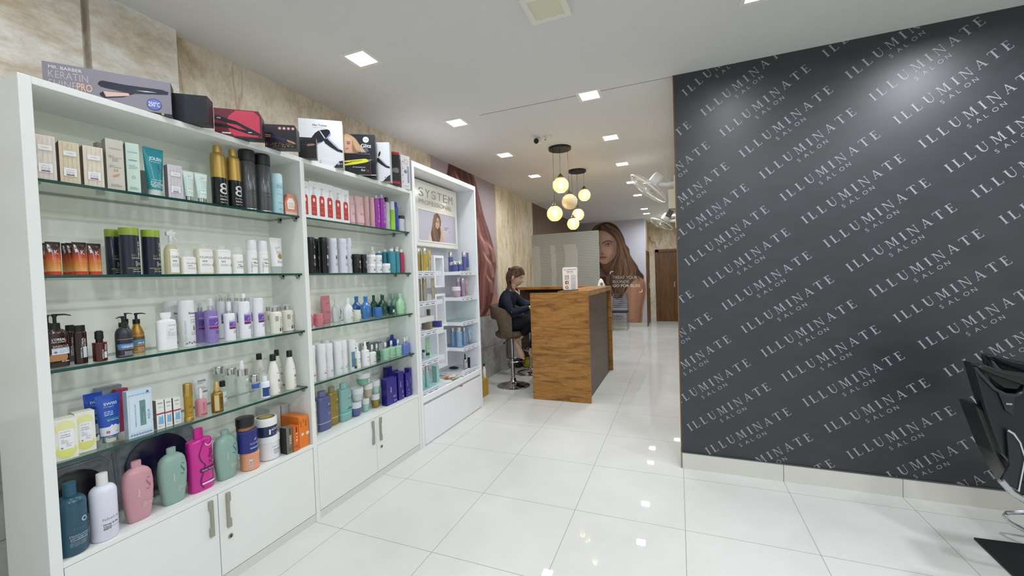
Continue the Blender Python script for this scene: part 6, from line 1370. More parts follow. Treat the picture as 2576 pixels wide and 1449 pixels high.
def S_flower(base, side, purple='#7E4A63'):
    def f(p):
        boxes(p, mt(base, .5), mt(side, .55)); rr = random.Random(int(p.w * 1e5))
        for k in range(16):
            y = rr.uniform(-.42, .42); z = rr.uniform(.03, .9); p.shape([(y, z), (y + .03, z + .03), (y + .045, z + .10), (y + .01, z + .06)], mt(rr.choice(['#C9CBB4', '#D9C3B8', '#BFC6AE', '#E3CFC6']), .5))
        for k in range(4): y = -.32 + k * .22; p.shape([(y, .02), (y + .012, .02), (y + .03, .97), (y + .018, .97)], mt('#B9BCA2', .5))
        p.rect(-.30, .34, .66, .78, mt('#E6E3E4', .5)); p.text('CYPRO', .02, .70, .035, mt('#83939B', .5), .34)
        p.rect(-.32, .32, .16, .36, mt('#E9E7E8', .5)); p.text('MIRACLE', 0, .30, .022, GY, .34); p.lines(-.2, .2, .26, 3, GY, .03, .010); p.rect(-.2, .2, .175, .20, mt(purple, .5))
    return f
def S_tall(base, side, acc):
    def f(p):
        boxes(p, mt(base, .45), mt(side, .5)); c = mt('#8C8B80', .5); p.text('CASMARA', 0, .80, .03, c, .72)
        if acc: p.text('DD', 0, .56, .055, mt('#77736A', .5), .3); p.text('30', 0, .36, .05, mt('#9A8E82', .5), .28); p.shape([(-.2, .27), (.05, .31), (.24, .33), (.15, .28), (-.1, .24)], mt('#C88F6A', .5)); p.lines(-.35, .35, .66, 2, c, .03, .009); p.lines(-.35, .35, .47, 2, c, .03, .009)
        else: p.lines(-.3, .3, .64, 1, mt('#5F8F86', .5), .03, .02); p.lines(-.3, .3, .54, 3, c, .03, .009); p.text('O', 0, .28, .06, c, .25)
        p.lines(-.3, .3, .10, 3, c, .02, .008)
    return f
def S_teatube(p):
    tubeshape(p, mt('#1F8893', .28), mt('#DCE3E2', .35), .56, .13, 1.0); w_ = mt('#E6F2F2', .5); p.text('JOLEN', .04, .74, .07, w_, .62, bold=.1); p.lines(-.2, .25, .70, 1, w_, .02, .008)
    p.swoosh(.16, .56, .8, mt('#6E3E86', .4)); p.text('ALOE VERA', 0, .31, .022, w_, .5); p.lines(-.3, .28, .27, 3, w_, .03, .012); p.lines(-.25, .25, .19, 2, w_, .02, .008)
def S_minttube(p):
    tubeshape(p, mt('#CFE3DC', .35), SIL, .58, .14, 1.0); p.shape([(-.46, .95), (.46, .95), (.4, .74), (-.38, .80)], mt('#E6ECEA', .4)); p.text('CYPRO', 0, .80, .03, GY, .3)
    for k in range(4): y = -.3 + k * .2; p.shape([(y, .2), (y + .02, .2), (y + .04, .75), (y + .02, .75)], mt('#A8CFC4', .4))
    p.rect(-.25, .22, .30, .45, mt('#E6EEEC', .4)); p.lines(-.2, .18, .41, 3, GY, .03, .012)
def S_gold8(p):
    g = mat('#B99A55', .38, .75); p.part('bottle_body', [(0, .93), (.01, .98), (.46, .98)], mt('#121214', .2), main=True)
    p.part('cap', [(.46, 1.02), (.80, 1.0), (.84, .95), (.865, .84), (.878, .62), (.885, .56), (.99, .56), (1.0, .52)], g)
    p.text('8', .10, .19, .19, mt('#D4D4D8', .4), .66); p.text('Pro-V Elixir', .08, .135, .030, WT, .62); p.text('KERATIN', .08, .085, .026, WT, .6, bold=.2); p.text('Aqua Touch', .08, .04, .022, WT, .6)
    q = Prod.__new__(Prod); q.__dict__.update(p.__dict__); q.prof = [(.46 * p.h, p.d * .51, p.w * .51), (.9 * p.h, p.d * .50, p.w * .50)]; q.text('DRMOUVE', .33, .50, .16, mat('#D6BC7C', .3, .8), .30, True); p.lb = q.lb
def S_spraycan(p):
    p.part('can_body', [(0, .90), (.01, .94), (.81, .94), (.82, .88)], mat('#5E5F62', .22, .35), main=True); p.part('cap', [(.82, 1.0), (.97, 1.0), (.99, .97), (1.0, .90)], mt('#17181A', .45)); p.part('base_ring', [(0, .96), (.012, .97), (.02, .95)], SIL)
    p.text('sebastian', .12, .31, .028, mt('#232428', .4), .62); p.text('SHAPER FIERCE', .12, .26, .014, mt('#2A2B2F', .4), .5)
def S_bluecan(p):
    p.part('bottle_body', [(0, .93), (.01, .97), (.76, .97)], mt('#B4DDE6', .4), main=True); p.part('cap', [(.76, 1.0), (.97, 1.0), (.99, .97), (1, .9)], mt('#C2E2EA', .4)); c = mt('#5F8F9C', .5); p.lines(-.3, .3, .70, 3, c, .03, .012); p.text('texturizer', 0, .48, .02, c, .6); p.lines(-.2, .3, .26, 1, c, .03, .012); p.lines(-.2, .3, .12, 2, c, .03, .01)
def S_housebox(p):
    d, w_, h = p.d / 2, p.w / 2, p.h; m_ = mt('#E08F6C', .5); mb = MB(); pr = [(-w_, 0), (w_, 0), (w_, h * .56), (w_ * .55, h * .90), (-w_ * .55, h * .90), (-w_, h * .56)]
    mb.poly([(-d, y, z) for y, z in pr], m_, (2 * d, 0, 0)); mb.box(-d * .8, d * .8, -w_ * .5, w_ * .5, h * .9, h, m_); p.box = True; mb.build('carton_body', p.t, bevel=.0006)
    p.rect(-.46, .46, 0.01, .14, mt('#E9E3DC', .5))
    for k in range(9): y = -.45 + k * .1; p.shape([(y, .01), (y + .04, .01), (y + .04, .14), (y, .14)], mt('#DE9B7C', .5))
    p.shape([(-.28, .28), (.25, .28), (.30, .62), (.12, .80), (-.18, .80), (-.34, .62)], mt('#F0ECE6', .5)); p.text('BLONDE', 0, .52, .05, mt('#B4604A', .5), .42); p.lines(-.2, .2, .45, 3, mt('#B4604A', .5), .05, .015)
def S_ktube(p):
    m, nt, b, N, L = nodes_of('amber_gradient_print'); tc = N('ShaderNodeTexCoord').outputs['Object']; sp = N('ShaderNodeSeparateXYZ'); L(tc, sp.inputs[0])
    r = ramp(N, [(0, '#C0421C'), (.10, '#C0421C'), (.11, '#D9A868'), (.26, '#CF8A3C'), (.52, '#B8481C'), (.72, '#5A2418'), (.85, '#2A1512')]); L(mathn(N, L, 'DIVIDE', sp.outputs['Z'], p.h), r.inputs[0]); L(r.outputs[0], b.inputs['Base Color']); b.inputs['Roughness'].default_value = .22
    p.part('cap', [(0, .93, 1.5), (.10, .93, 1.5)], mt('#C0421C', .3)); prof = [(.10, .92, 1.5)] + [(.1 + .82 * i / 8, .93 + .07 * i / 8, 1.5 * (1 - i / 8) ** .6 + .08) for i in range(9)] + [(.93, 1.0, .08), (1.0, 1.0, .08)]
    p.part('tube_body', prof, m, main=True); p.rect(-.5, .5, .93, .995, mt('#2A1614', .25)); p.text('K', .14, .62, .14, mt('#E0C6BC', .3), .26)
    p.shape([(-.42, .92), (-.28, .92), (-.16, .70), (-.34, .68)], mt('#CFC9C4', .4)); p.lines(-.2, .42, .48, 3, mt('#E0A070', .4), .04, .010)
def S_tin(p):
    p.part('tin_body', [(0, .97), (.004, 1), (.995, 1), (1.0, .97)], mt('#2A2C3C', .22), main=True, n=32)
    p.part('lid', [(.84, 1.012), (.985, 1.012), (1.0, 1.0)], mt('#92A83C', .28), n=32); p.text('PRIME', .30, .34, .11, WT, .38, True, .05); p.text('BIO', -.02, .39, .045, mt('#7D8C50', .4), .24); p.text('TANIX', .03, .335, .035, mt('#B9C09C', .4), .36, bold=.1)
    p.lines(.05, .42, .27, 4, WT, .03, .010); p.rect(-.35, .42, .13, .145, mt('#8FA83A', .4)); p.lines(-.1, .4, .10, 2, WT, .04, .008)
LIQ = clear('#EFE6C6', .55, .06, 'pale_yellow_liquid', '#E9E2C8')
def ol_label(p, no, y=.12, z0=.05, z1=.80, w0=-.32, big=.8):
    p.rect(w0, .48, z0, z1, mt('#F2F0EE', .4)); p.lines(w0 + .06, .44, z1 - .04, 1, GY, .02, .006)
    a = z0 + (z1 - z0) * .62; p.text('OLAPLEX', y - .02, a, (z1 - z0) * .10, mt('#5A5358', .4), big); p.text(no, y - .16, a - (z1 - z0) * .17, (z1 - z0) * .085, mt('#5A5358', .4), .28, bold=.1); p.lines(w0 + .1, .4, a - (z1 - z0) * .26, 3, GY, .025, .008)
def S_trigger(p):
    p.part('bottle_body', cyl(.46, .66, .36), LIQ, main=True); p.part('collar', [(.66, .40), (.73, .40), (.735, .28)], CLEARP)
    W = p.w / 2; h = p.h; mb = MB(); m_ = mt('#DCE0DF', .25); mb.tube([(0, 0, .73 * h), (0, 0, .86 * h)], W * .30, m_, 12)
    mb.box(-W * .28, W * .28, -W * .62, W * .55, .86 * h, .95 * h, m_); mb.tube([(0, W * .5, .91 * h), (0, W * .82, .93 * h)], [W * .26, W * .3], m_, 10)
    mb.tube([(0, W * .32, .87 * h), (0, W * .62, .80 * h), (0, W * .95, .74 * h)], [W * .16, W * .14, W * .08], m_, 6); mb.tube([(0, -W * .3, .93 * h), (0, W * .3, .985 * h)], [W * .2, W * .26], m_, 8); mb.build('trigger_head', p.t, bevel=.001); ol_label(p, 'Nº0', .14, .04, .56, -.30, .7)
def S_oljar(p): p.part('bottle_body', cyl(.70, .76, .6), mt('#EDEBE3', .3), 4, True); p.part('cap', cap(.76, 1, .66), CLEARP); ol_label(p, 'Nº3', .12, .04, .68, -.28, .72)
def S_olbot(col):
    def f(p): p.part('bottle_body', cyl(.80, .86, .5), mt(col, .3), 5, True); p.part('cap', cap(.86, 1, .54), CLEARP); ol_label(p, 'Nº4' if col != '#F0EEE4' else 'Nº5', .02, .06, .80, -.44, .86); p.dot(.47, .30, .10, GOLD, ry=.15)
    return f
def S_olround(p): p.part('bottle_body', cyl(.70, .72, .8), mt('#F0F0F0', .3), main=True); p.part('cap', [(.70, .97), (.92, .95), (.97, .85), (1.0, .7)], CLEARP); ol_label(p, 'Nº6', .10, .04, .64, -.40, .7); p.rect(-.1, .45, .27, .29, DK)
def S_olslim(p): p.part('bottle_body', cyl(.66, .68, .85), mt('#F0F0F0', .3), main=True); p.part('cap', [(.66, .97), (.94, .95), (.98, .85), (1.0, .6)], mt('#E6E8EA', .2)); ol_label(p, 'Nº9', .10, .04, .62, -.40, .7); p.rect(-.1, .45, .30, .315, DK); p.text('OLAPLEX', -.34, .05, .08, DK, .3, True)
def S_oltube(p): tubeshape(p, mt('#ECEBE9', .35), CLEARP, .74, .20, 1.0); p.text('OLAPLEX', .05, .72, .025, GY, .5); p.text('Nº5', -.08, .68, .022, GY, .2); p.dot(.14, .48, .20, GOLD, 18); p.lines(-.12, .3, .63, 4, GY, .025, .008); p.lines(-.12, .3, .36, 4, GY, .022, .008)
BRN = mt('#2C1512', .18, spec=.6)
def S_barberbig(p):
    p.part('bottle_body', cyl(.56, .72, .34), BRN, 2.6, True); pump(p, .70, 1.0, .44, BLK, 1.3, .2); w_ = WT
    p.text("L'OREAL", .04, .50, .045, w_, .56, bold=.1); p.text('MEN EXPERT', .04, .46, .026, w_, .58, bold=.2); p.text('BARBERCLUB', .10, .37, .045, mt('#D4B8AC', .4), .62); p.rect(-.26, .46, .24, .36, mt('#D4DCE8', .4)); p.text('BEARD + FACE + HAIR', .1, .335, .013, DK, .62); p.lines(.02, .42, .31, 3, GY, .02, .007); p.dot(-.12, .285, .07, GY)
    p.shape([(-.36, .12), (.30, .12), (.36, .18), (.34, .235), (-.2, .235), (-.3, .26), (-.36, .2)], mt('#B07E50', .5)); p.lines(.1, .4, .10, 1, w_, .02, .012)
def S_barberslim(p): p.part('bottle_body', cyl(.80, .84, .8), BRN, 2.4, True); p.part('cap', [(.83, .88), (.98, .84), (1, .86)], BLK); p.text("L'OREAL", .04, .42, .16, WT, .26, True); p.rect(.05, .35, .16, .44, mt('#CBD2DA', .4)); p.text('BARBERCLUB', -.08, .16, .12, WT, .26, True); p.text('MEN EXPERT', .22, .44, .12, WT, .22, True)
def S_redpump(p): p.part('bottle_body', cyl(.60, .62, .8), mt('#4C1714', .15, spec=.6), 3.2, True); p.part('cap', [(.62, .55), (.72, .55), (.73, .68), (.97, .64), (.98, .45), (1, .42)], BLK); p.text("L'OREAL", .25, .30, .17, WT, .26, True); p.text('BARBERCLUB', .02, .08, .12, WT, .3, True); p.rect(.12, .34, .10, .30, mt('#CBD2DA', .4))
def S_hask(col, me):
    def f(p):
        p.part('bottle_body', [(0, .92), (.02, 1), (.30, 1), (.50, .96), (.60, .72), (.68, .50), (.75, .46)] if me else cyl(.52, .72, .45), mat(col, .32, .45 if me else .3), main=True); pump(p, .73, 1, .52, BLK, 1.3, .15 if me else 2.9)
        p.rect(-.62, .62, .22, .33, mt('#5A8CC4', .35)); p.rect(-.62, .62, .34, .40, mt('#6B5136' if me else '#2E2D36', .35)); p.text('ORIENTAL' if not me else 'as', .06, .235, .055, WT, .8 if not me else .5, bold=.2); p.rect(-.6, .6, .44, .445, WT); p.rect(-.6, .6, .20, .205, WT); p.lines(-.2, .3, .13, 3, WT, .03, .01); p.rect(-.6, .6, .045, .05, WT)
    return f
def S_keune(p): p.part('bottle_body', cyl(.74, .82, .42), mt('#EDEEEF', .25), 3.0, True); p.part('cap', [(.81, .48), (.86, .46), (.865, .56), (.97, .60), (1, .58)], mt('#EDEEEF', .25)); p.text('KEUNE', .18, .64, .030, GY, .42); p.rect(-.12, .42, .30, .58, mt('#E4E5E8', .35)); p.text('CARE', .15, .53, .022, GY, .22); p.lines(-.06, .36, .49, 4, GY, .035, .008); p.rect(-.48, .48, .02, .03, mt('#D9CDB0', .4))
def S_etienne(p):
    p.part('bottle_body', [(0, .95), (.01, 1), (.78, 1), (.80, .97), (.97, .97), (1.0, .92)], mt('#E2E3E4', .12), main=True); p.text('Étienne', .20, .70, .045, DK, .62, bold=.12); p.lines(-.05, .44, .64, 1, GY, .02, .008); p.text('LOW POO', .2, .56, .026, GY, .45); p.text('SHAMPOO', .2, .51, .026, GY, .45); p.shape([(.20, .47), (.28, .40), (.30, .36), (.22, .33), (.13, .36), (.14, .40)], GY); p.lines(0, .42, .30, 3, GY, .025, .008)
    p.text('POST TREATMENT', -.34, .12, .10, mt('#B9BBC0', .4), .45, True); 
    for k in range(5): p.dot(-.3 + k * .15, .07 + .02 * (k % 2), .06, GY)
def S_lilac(p):
    p.part('bottle_body', cyl(.70, .74, .75, bevel=.008), clear('#B9A6DC', .30, .05, 'lilac_liquid', '#A58FD2'), main=True); p.part('collar', [(.74, .46), (.83, .46), (.835, .3)], SIL); p.part('spray_head', [(.83, .30), (.93, .28), (.95, .2)], mt('#D5D3E8', .3)); p.part('overcap', [(.75, .62), (.95, .60), (.99, .5), (1, .3)], CLEARP)
    purple_deco(p, .35, .60, -.42)
def purple_deco(p, z0, z1, y0=-.30):
    p.rect(y0, .48, z0, z1 - .06, mt('#6B4AA4', .35)); p.rect(y0, .48, z1 - .062, z1 - .03, mt('#8A6CBC', .35)); p.rect(y0, .48, z1 - .03, z1, mt('#BFB0DC', .35)); p.shape([(.0, z0 + .05), (.14, z0 + .08), (.28, z0 + .12), (.16, z0 + .12), (0, z0 + .08)], mt('#B79BD6', .35)); p.rect(y0, .48, z0 - .035, z0 + .03, mt('#6E2A66', .35)); p.rect(y0, .48, z0 + .02, z0 + .032, mt('#C9A8B8', .35))
    p.text('Erayba', .24, z1 + .06, .018, GY, .28); p.text('BIOcream', .24, z1 + .01, .02, GY, .42); p.lines(.05, .46, z0 - .09, 3, DK, .025, .008)
def S_ptall(kind):
    def f(p):
        if kind == 'cap': p.part('bottle_body', [(0, .95), (.008, 1), (.93, .93)], mt('#E9E9EF', .25), main=True); p.part('cap', [(.93, .95), (.98, .93), (1, .85)], mt('#E3E2F0', .2))
        else: p.part('bottle_body', cyl(.80 if kind == 'tall' else .68, .83 if kind == 'tall' else .71, .6, bevel=.008), mt('#E9E9EF', .25), main=True); z = .83 if kind == 'tall' else .71; p.part('collar', [(z, .44), (z + .07, .44), (z + .075, .3)], SIL); p.part('pump_head', [(z + .07, .34), (.99, .36), (1, .30)], mt('#E6E6EA', .25)); 
        if kind == 'spray': p.part('overcap', [(.72, .52), (.95, .50), (.99, .42), (1, .2)], CLEARP)
        k = {'tall': (.36, .56), 'spray': (.34, .52), 'cap': (.40, .62)}[kind]; purple_deco(p, *k)
    return f
def S_ivory7(p): p.part('bottle_body', cyl(.70, .78, .5), mt('#E8E4D6', .3), main=True); p.part('collar', [(.78, .58), (.92, .58), (.925, .5)], SIL); p.part('cap', [(.92, .56), (.985, .56), (1, .5)], CLEARP); p.text('700', .16, .18, .24, mt('#A8A08E', .4), .40, True); p.rect(-.35, -.08, .44, .62, mt('#A8A296', .4)); p.rect(-.3, -.02, .14, .40, mt('#D9DCD8', .4)); p.rect(.24, .44, .08, .20, DK); p.rect(-.02, .10, .08, .2, DK)
def S_yellowbox(p): boxes(p, mt('#E6E5D8', .45), mt('#D0CFC2', .5)); p.dot(.0, .78, .42, mt('#E2E0A2', .45), 22); p.dot(.0, .22, .44, mt('#DADB7C', .45), 22); p.rect(-.30, .34, .26, .74, mt('#E9E9EE', .45)); p.lines(-.22, .2, .68, 1, GY, .02, .01); p.text('VITAMIN C', -.02, .60, .03, DK, .4, bold=.1); p.text('FACE CREAM', -.02, .55, .028, DK, .4, bold=.1); p.lines(-.2, .1, .50, 4, GY, .03, .008); p.lines(.0, .28, .38, 3, GY, .03, .008); p.dot(-.18, .30, .05, GY)
def S_bluetube(p):
    tubeshape(p, mt('#2D55B4', .3), SIL, .62, .13, 1.0); p.rect(-.62, .62, .15, .33, mt('#DDE2EA', .35)); w_ = mt('#E2E8F4', .4); p.text('SWISS', .06, .78, .055, w_, .56, bold=.15); p.text('image', -.04, .735, .035, mt('#A8B8E0', .4), .40); p.lines(-.25, .1, .64, 3, w_, .035, .012); p.rect(-.2, .4, .475, .50, mt('#2E9A94', .4)); p.lines(-.15, .36, .455, 1, w_, .02, .01)
    p.shape([(-.1, .33), (0, .37), (.06, .345), (.14, .365), (.26, .33)], w_); p.rect(-.22, -.10, .20, .245, mt('#A8344A', .4)); p.text('+', -.16, .208, .03, w_, .07, bold=.2); p.text('pro', .22, .21, .03, GY, .15)
def S_plain(col, side=None):
    def f(p): boxes(p, mt(col, .4), mt(side, .5) if side else None)
    return f
def S_aquabox(p):
    boxes(p, mt('#C6D6E4', .4), mt('#A9B9C9', .5)); p.rect(-.42, .42, .12, .90, mt('#CBDCE8', .4)); m_ = mt('#44586E', .4); p.rect(-.02, .22, .22, .76, mt('#6E8E8C', .2)); p.rect(.05, .15, .3, .62, mt('#5A7F86', .3)); p.text('AQUA', .33, .32, .10, m_, .22, True); p.text('ESSENZA DI MILLE ALPI', -.20, .22, .05, m_, .48, True); p.text('AQUA', .11, .3, .06, mt('#A8C4C4', .4), .2, True)
    for k in range(8): y = -.45 + k * .11; p.shape([(y, .05 + .02 * (k % 2)), (y + .06, .035), (y + .11, .06), (y + .05, .08)], mt('#6F93B8', .4)); p.shape([(y, .90), (y + .05, .885), (y + .11, .90), (y + .05, .91)], mt('#8FB0CE', .4))
    p.dot(.32, .93, .05, m_)
def S_carton3(p): boxes(p, mt('#E6E5E2', .45), mt('#8E7F76', .5)); p.text('SWISS', 0, .86, .04, DK, .6, bold=.2); p.lines(-.2, .3, .76, 2, GY, .03, .01); p.rect(-.5, .5, .50, .55, mt('#A83A3E', .4)); p.shape([(-.3, .18), (.36, .16), (.3, .46), (.0, .40), (-.2, .46)], mt('#7DB0DA', .4)); p.lines(-.35, .35, .10, 2, GY, .03, .01)
def S_goldairless(p): p.part('bottle_body', [(0, .90), (.02, .92), (.66, .92)], clear('#D9B040', .35, .05, 'amber_liquid', '#C29A2E'), 2.6, True); p.part('cap', [(.66, 1.0), (.985, .98), (1, .92)], GOLD, 2.6); p.part('base_ring', [(0, 1.0), (.10, 1.0), (.11, .93)], GOLD, 2.6); p.lines(-.15, .25, .40, 2, mt('#6E5416', .4), .03, .012); p.text('elixir', .02, .22, .03, mt('#6E5416', .4), .4)
def S_swisstube(p): tubeshape(p, mt('#DCDFE0', .35), CLEARP, .6, .12, 1.0); p.text('SWISS', .02, .80, .06, DK, .55, bold=.15); p.text('image', -.08, .755, .03, GY, .35); p.lines(-.3, .3, .64, 3, GY, .03, .01); p.rect(.0, .35, .48, .53, GY)
def S_pinkpump(p): p.part('bottle_body', cyl(.52, .64, .36), clear('#F0B4BE', .35, .05, 'pink_liquid', '#E6A6B0'), 3, True); p.part('collar', [(.64, .36), (.80, .36), (.81, .26)], mt('#EDEBEC', .3)); p.part('pump_head', [(.80, .28), (.97, .26), (1, .2)], mt('#EDEBEC', .3)); p.text('FLEURS', .02, .2, .2, mt('#A8485E', .4), .3, True); p.text('IMAGE', .05, .06, .06, mt('#4A2440', .4), .6, bold=.2)
def S_goldspray(p): p.part('bottle_body', cyl(.60, .66, .6), mat('#A8863E', .25, .8), main=True); p.part('collar', [(.66, .56), (.72, .56), (.74, .42)], GOLD); p.part('spray_head', [(.72, .50), (.86, .46), (.90, .32), (.98, .30), (1, .22)], mat('#C9A86A', .4, .4)); p.rect(-.48, -.12, .08, .58, mt('#CDBB8C', .35)); p.text('OSiS', .2, .12, .34, mt('#3A2C14', .4), .36, True); p.rect(-.5, .5, .03, .05, DK)
def S_blackcapmini(p): p.part('bottle_body', cyl(.68, .76, .5), CLEARP, main=True); p.part('cap', cap(.76, 1, .72), BLK); p.rect(-.3, .4, .1, .55, mt('#E4E6EA', .4)); p.text('MW', .1, .28, .08, DK, .3)
def S_clear(kind):
    def f(p):
        liq = clear('#F2F6F4', .82, .03, 'clear_liquid_bottle', '#E2EAE8'); z = {'bot': .80, 'spray': .66, 'blue': .72}[kind]; p.part('bottle_body', cyl(z - .01, z, .85, bevel=.008), liq, main=True)
        if kind == 'spray': p.part('collar', [(z, .96), (z + .14, .96), (z + .145, .5)], SIL); p.part('spray_head', [(z + .14, .36), (z + .22, .36), (z + .26, .26), (.98, .24), (1, .15)], mt('#ECEEEE', .3)); p.part('overcap', [(z + .145, .46), (.98, .46), (1, .4)], CLEARP)
        else: p.part('cap', [(z, .94), (.985, .94), (1, .88)], SIL)
        if kind == 'blue': p.rect(-.55, .55, z - .26, z - .08, mt('#3A5AA8', .35)); p.text('S', .3, z - .24, .12, WT, .2, bold=.2)
        else: p.rect(-.0, .38, z - .12, z - .08, mt('#D9DDDD', .4)); p.lines(-.05, .30, z - .20, 3, GY, .025, .008); p.shape([(.0, .20), (.2, .24), (.4, .23), (.3, .20)], mt('#A6D2C6', .4)); p.dot(.1, .08, .06, mt('#C98A96', .4))
    return f
def S_milkblue(p): p.part('bottle_body', cyl(.64, .72, .6), mt('#E8ECF0', .3), main=True); p.part('cap', [(.72, .86), (.95, .82), (1, .6)], CLEARP); p.part('pump_head', [(.72, .5), (.90, .5), (.93, .3)], mt('#EEF0F2', .3)); p.rect(-.58, .58, .08, .46, mt('#24437E', .35)); p.text('SPF', .22, .12, .2, WT, .26, True)
def S_blackcapwhite(p): p.part('bottle_body', [(0, .92), (.01, .99), (.30, 1.0), (.52, .95), (.66, .78), (.76, .58), (.83, .44), (.85, .42)], mt('#E9E6DC', .3), main=True); p.part('cap', [(.84, .52), (.98, .50), (1, .44)], BLK, n=14); p.text('REVLON', .20, .52, .018, DK, .4); p.text('WW', .20, .30, .08, DK, .34, bold=.1); p.lines(.02, .40, .26, 3, GY, .025, .009); p.text('6.7', .2, .14, .05, DK, .22); p.rect(.0, .42, .035, .055, mt('#D08A84', .4))
def S_darkblue(p):
    p.part('bottle_body', cyl(.70, .81, .40, bevel=.02), mt('#1C4A5E', .3, coat=.3), main=True, n=36); p.part('cap', cap(.81, 1.0, .43), mt('#235468', .35), n=24); w_ = mt('#B9C9D2', .4); mb = None
    for k in range(16):
        a, b_ = 2 * PI * k / 16, 2 * PI * (k + .8) / 16; f = lambda r, t_: (.26 + r * math.cos(t_), .475 + r * .32 * math.sin(t_)); p.shape([f(.06, a), f(.115, a), f(.115, b_), f(.06, b_)], w_)
    p.text('label.m', .20, .36, .035, mt('#4A7284', .4), .62); p.text('Moisturising', .06, .27, .024, w_, .62, bold=.15); p.text('Lemongrass', .05, .24, .024, w_, .56, bold=.15); p.text('Conditioner', .06, .21, .024, w_, .58, bold=.15); p.lines(-.25, .28, .19, 6, mt('#86A0AE', .4), .011, .004); p.rect(-.25, .40, .262, .265, mt('#5A8294', .4))
def S_whitebig(p): p.part('bottle_body', cyl(.70, .82, .38, bevel=.02), mt('#DDDEEC', .3), main=True, n=36); p.part('cap', cap(.82, 1, .42), mt('#DDDED8', .35), n=24); p.text('label.m', .10, .31, .04, mt('#8C8A98', .4), .66); p.text('Honey & Oat', .08, .235, .026, DK, .6, bold=.1); p.text('Mask', -.06, .20, .026, DK, .28, bold=.1); p.lines(-.22, .05, .18, 2, DK, .012, .006); p.rect(-.22, .46, .190, .193, DK)
def oval(col, sw, capf=.84, small=False, capc=None):
    def f(p):
        m_ = mt(col, .35 if not small else .18, coat=0 if not small else .3); cz = .90 if not small else .76
        pr = [(0, .68), (.015, .74), (.10, .80), (.30, .93), (.5, 1.0), (.64, .99), (cz - .12, .90), (cz - .06, .74), (cz - .02, .5), (cz, .30)] if not small else [(0, .72), (.02, .80), (.2, .93), (.40, 1.0), (.52, .96), (.62, .80), (.70, .48), (cz, .36)]
        p.part('bottle_body', pr, m_, 2.6, True, 32); p.part('cap', [(cz - .005, .33), (.985, .34 if not small else .40), (1, .31 if not small else .38)] if True else 0, mt(capc or col, .35), n=20)
        c = mt(sw, .35); p.swoosh(.22 if not small else .26, .58 if not small else .42, .9 if not small else 1.1, c); p.text('alfaparf', -.10, .42 if not small else .30, .05, WT, .13, True); q = mt('#E0DEDA', .4) if not small else GY
        p.lines(.02, .42, .30, 4, q, .025, .006) if not small else p.lines(.05, .36, .22, 4, q, .03, .01)
    return f
def S_magenta(p):
    p.part('bottle_body', [(0, .94), (.01, .99), (.78, 1), (.81, .97), (.835, .80), (.845, .42)], mt('#C81E8E', .25, coat=.3), 3.0, True, 32); p.part('cap', [(.84, .40), (.985, .38), (1, .34)], mt('#CE2090', .3), n=20); d = mt('#6E1452', .35)
    P = crv([(.02, .80), (-.10, .70), (-.20, .58), (-.10, .47), (.02, .40), (-.08, .28), (-.18, .14), (-.08, .04)], 4)
    for a, b_ in zip(P[:-1], P[1:]): p.shape([(a[0], a[1]), (b_[0], b_[1]), (b_[0] + .05, b_[1] + .004), (a[0] + .05, a[1] + .004)], d)
    p.text('X-Plex', .28, .40, .16, d, .26, True, .05); p.text('Purifying', .40, .42, .08, mt('#E0B8D2', .4), .24, True); p.rect(-.16, .49, .30, .36, mt('#4A1C44', .3)); p.text('Micellar Shampoo', .18, .315, .024, WT, .56); p.rect(-.12, .49, .10, .125, mt('#E6DCE4', .4))
    for k in range(10):
        a = PI + PI * k / 10; b_ = PI + PI * (k + 1) / 10; g_ = lambda r, t_: (.22 + r * math.cos(t_), .76 + r * .35 * math.sin(t_)); p.shape([g_(.12, a), g_(.16, a), g_(.16, b_), g_(.12, b_)], mt('#E6C6DA', .4))
    p.dot(.38, .74, .05, mt('#D88ABC', .4))
def jar(body, lid, bz=.72, lr=1.0, br=.95, round_=0, text=None, tc='#7A7A7A', e=2, me=0, deco=None, hb=.62):
    def f(p):
        pr = [(0, br * .90), (.03, br), (bz, br)] if not round_ else [(0, br * .60), (.02, br * .68), (.12, br * .84), (.30, br * .95), (bz, br)]
        p.part('jar_body', pr, mat(body, .25, me), e, True, 32); p.part('lid', [(bz + .004, lr), (.985, lr), (1, lr * .96)], mt(lid, .35) if not lid.startswith('!') else mat(lid[1:], .15, 1.0), e, n=32)
        if deco: deco(p)
        if text: p.text(text, .14, bz * .55, .07, mt(tc, .4), .42); p.lines(.0, .35, bz * .45, 2, mt(tc, .4), .06, .016)
    return f
def d_peach(p): p.rect(-.32, -.16, .2, .62, WT); [p.rect(-.31, -.17, .22 + k * .05, .24 + k * .05, DK) for k in range(7)]; p.text('Wella', .30, .62, .06, mt('#8A4A34', .4), .14); p.lines(.22, .4, .5, 2, mt('#8A4A34', .4), .08, .02)
def d_bluejar(p): p.text('ALGA PLUS', .10, .36, .085, mt('#B9BEE0', .4), .56); p.dot(.10, .56, .05, mt('#9AA0D0', .4)); p.dot(.17, .60, .04, mt('#9AA0D0', .4)); p.rect(-.18, .42, .18, .25, mt('#4A8CC0', .4)); p.text('Bombshell Mask', .12, .19, .04, WT, .5)
def d_black(p): p.rect(-.9, .9, .02, .26, mt('#A8744A', .25, .6)); p.text('kp', .16, .06, .14, DK, .14)
def d_white(p): p.text('label.m', .10, .52, .06, mt('#B0B2BC', .4), .5); p.text('Intensive', .10, .40, .045, DK, .36, bold=.2); p.text('Mask 750ml', .12, .33, .045, DK, .40, bold=.2); p.lines(-.06, .20, .28, 2, DK, .04, .016)
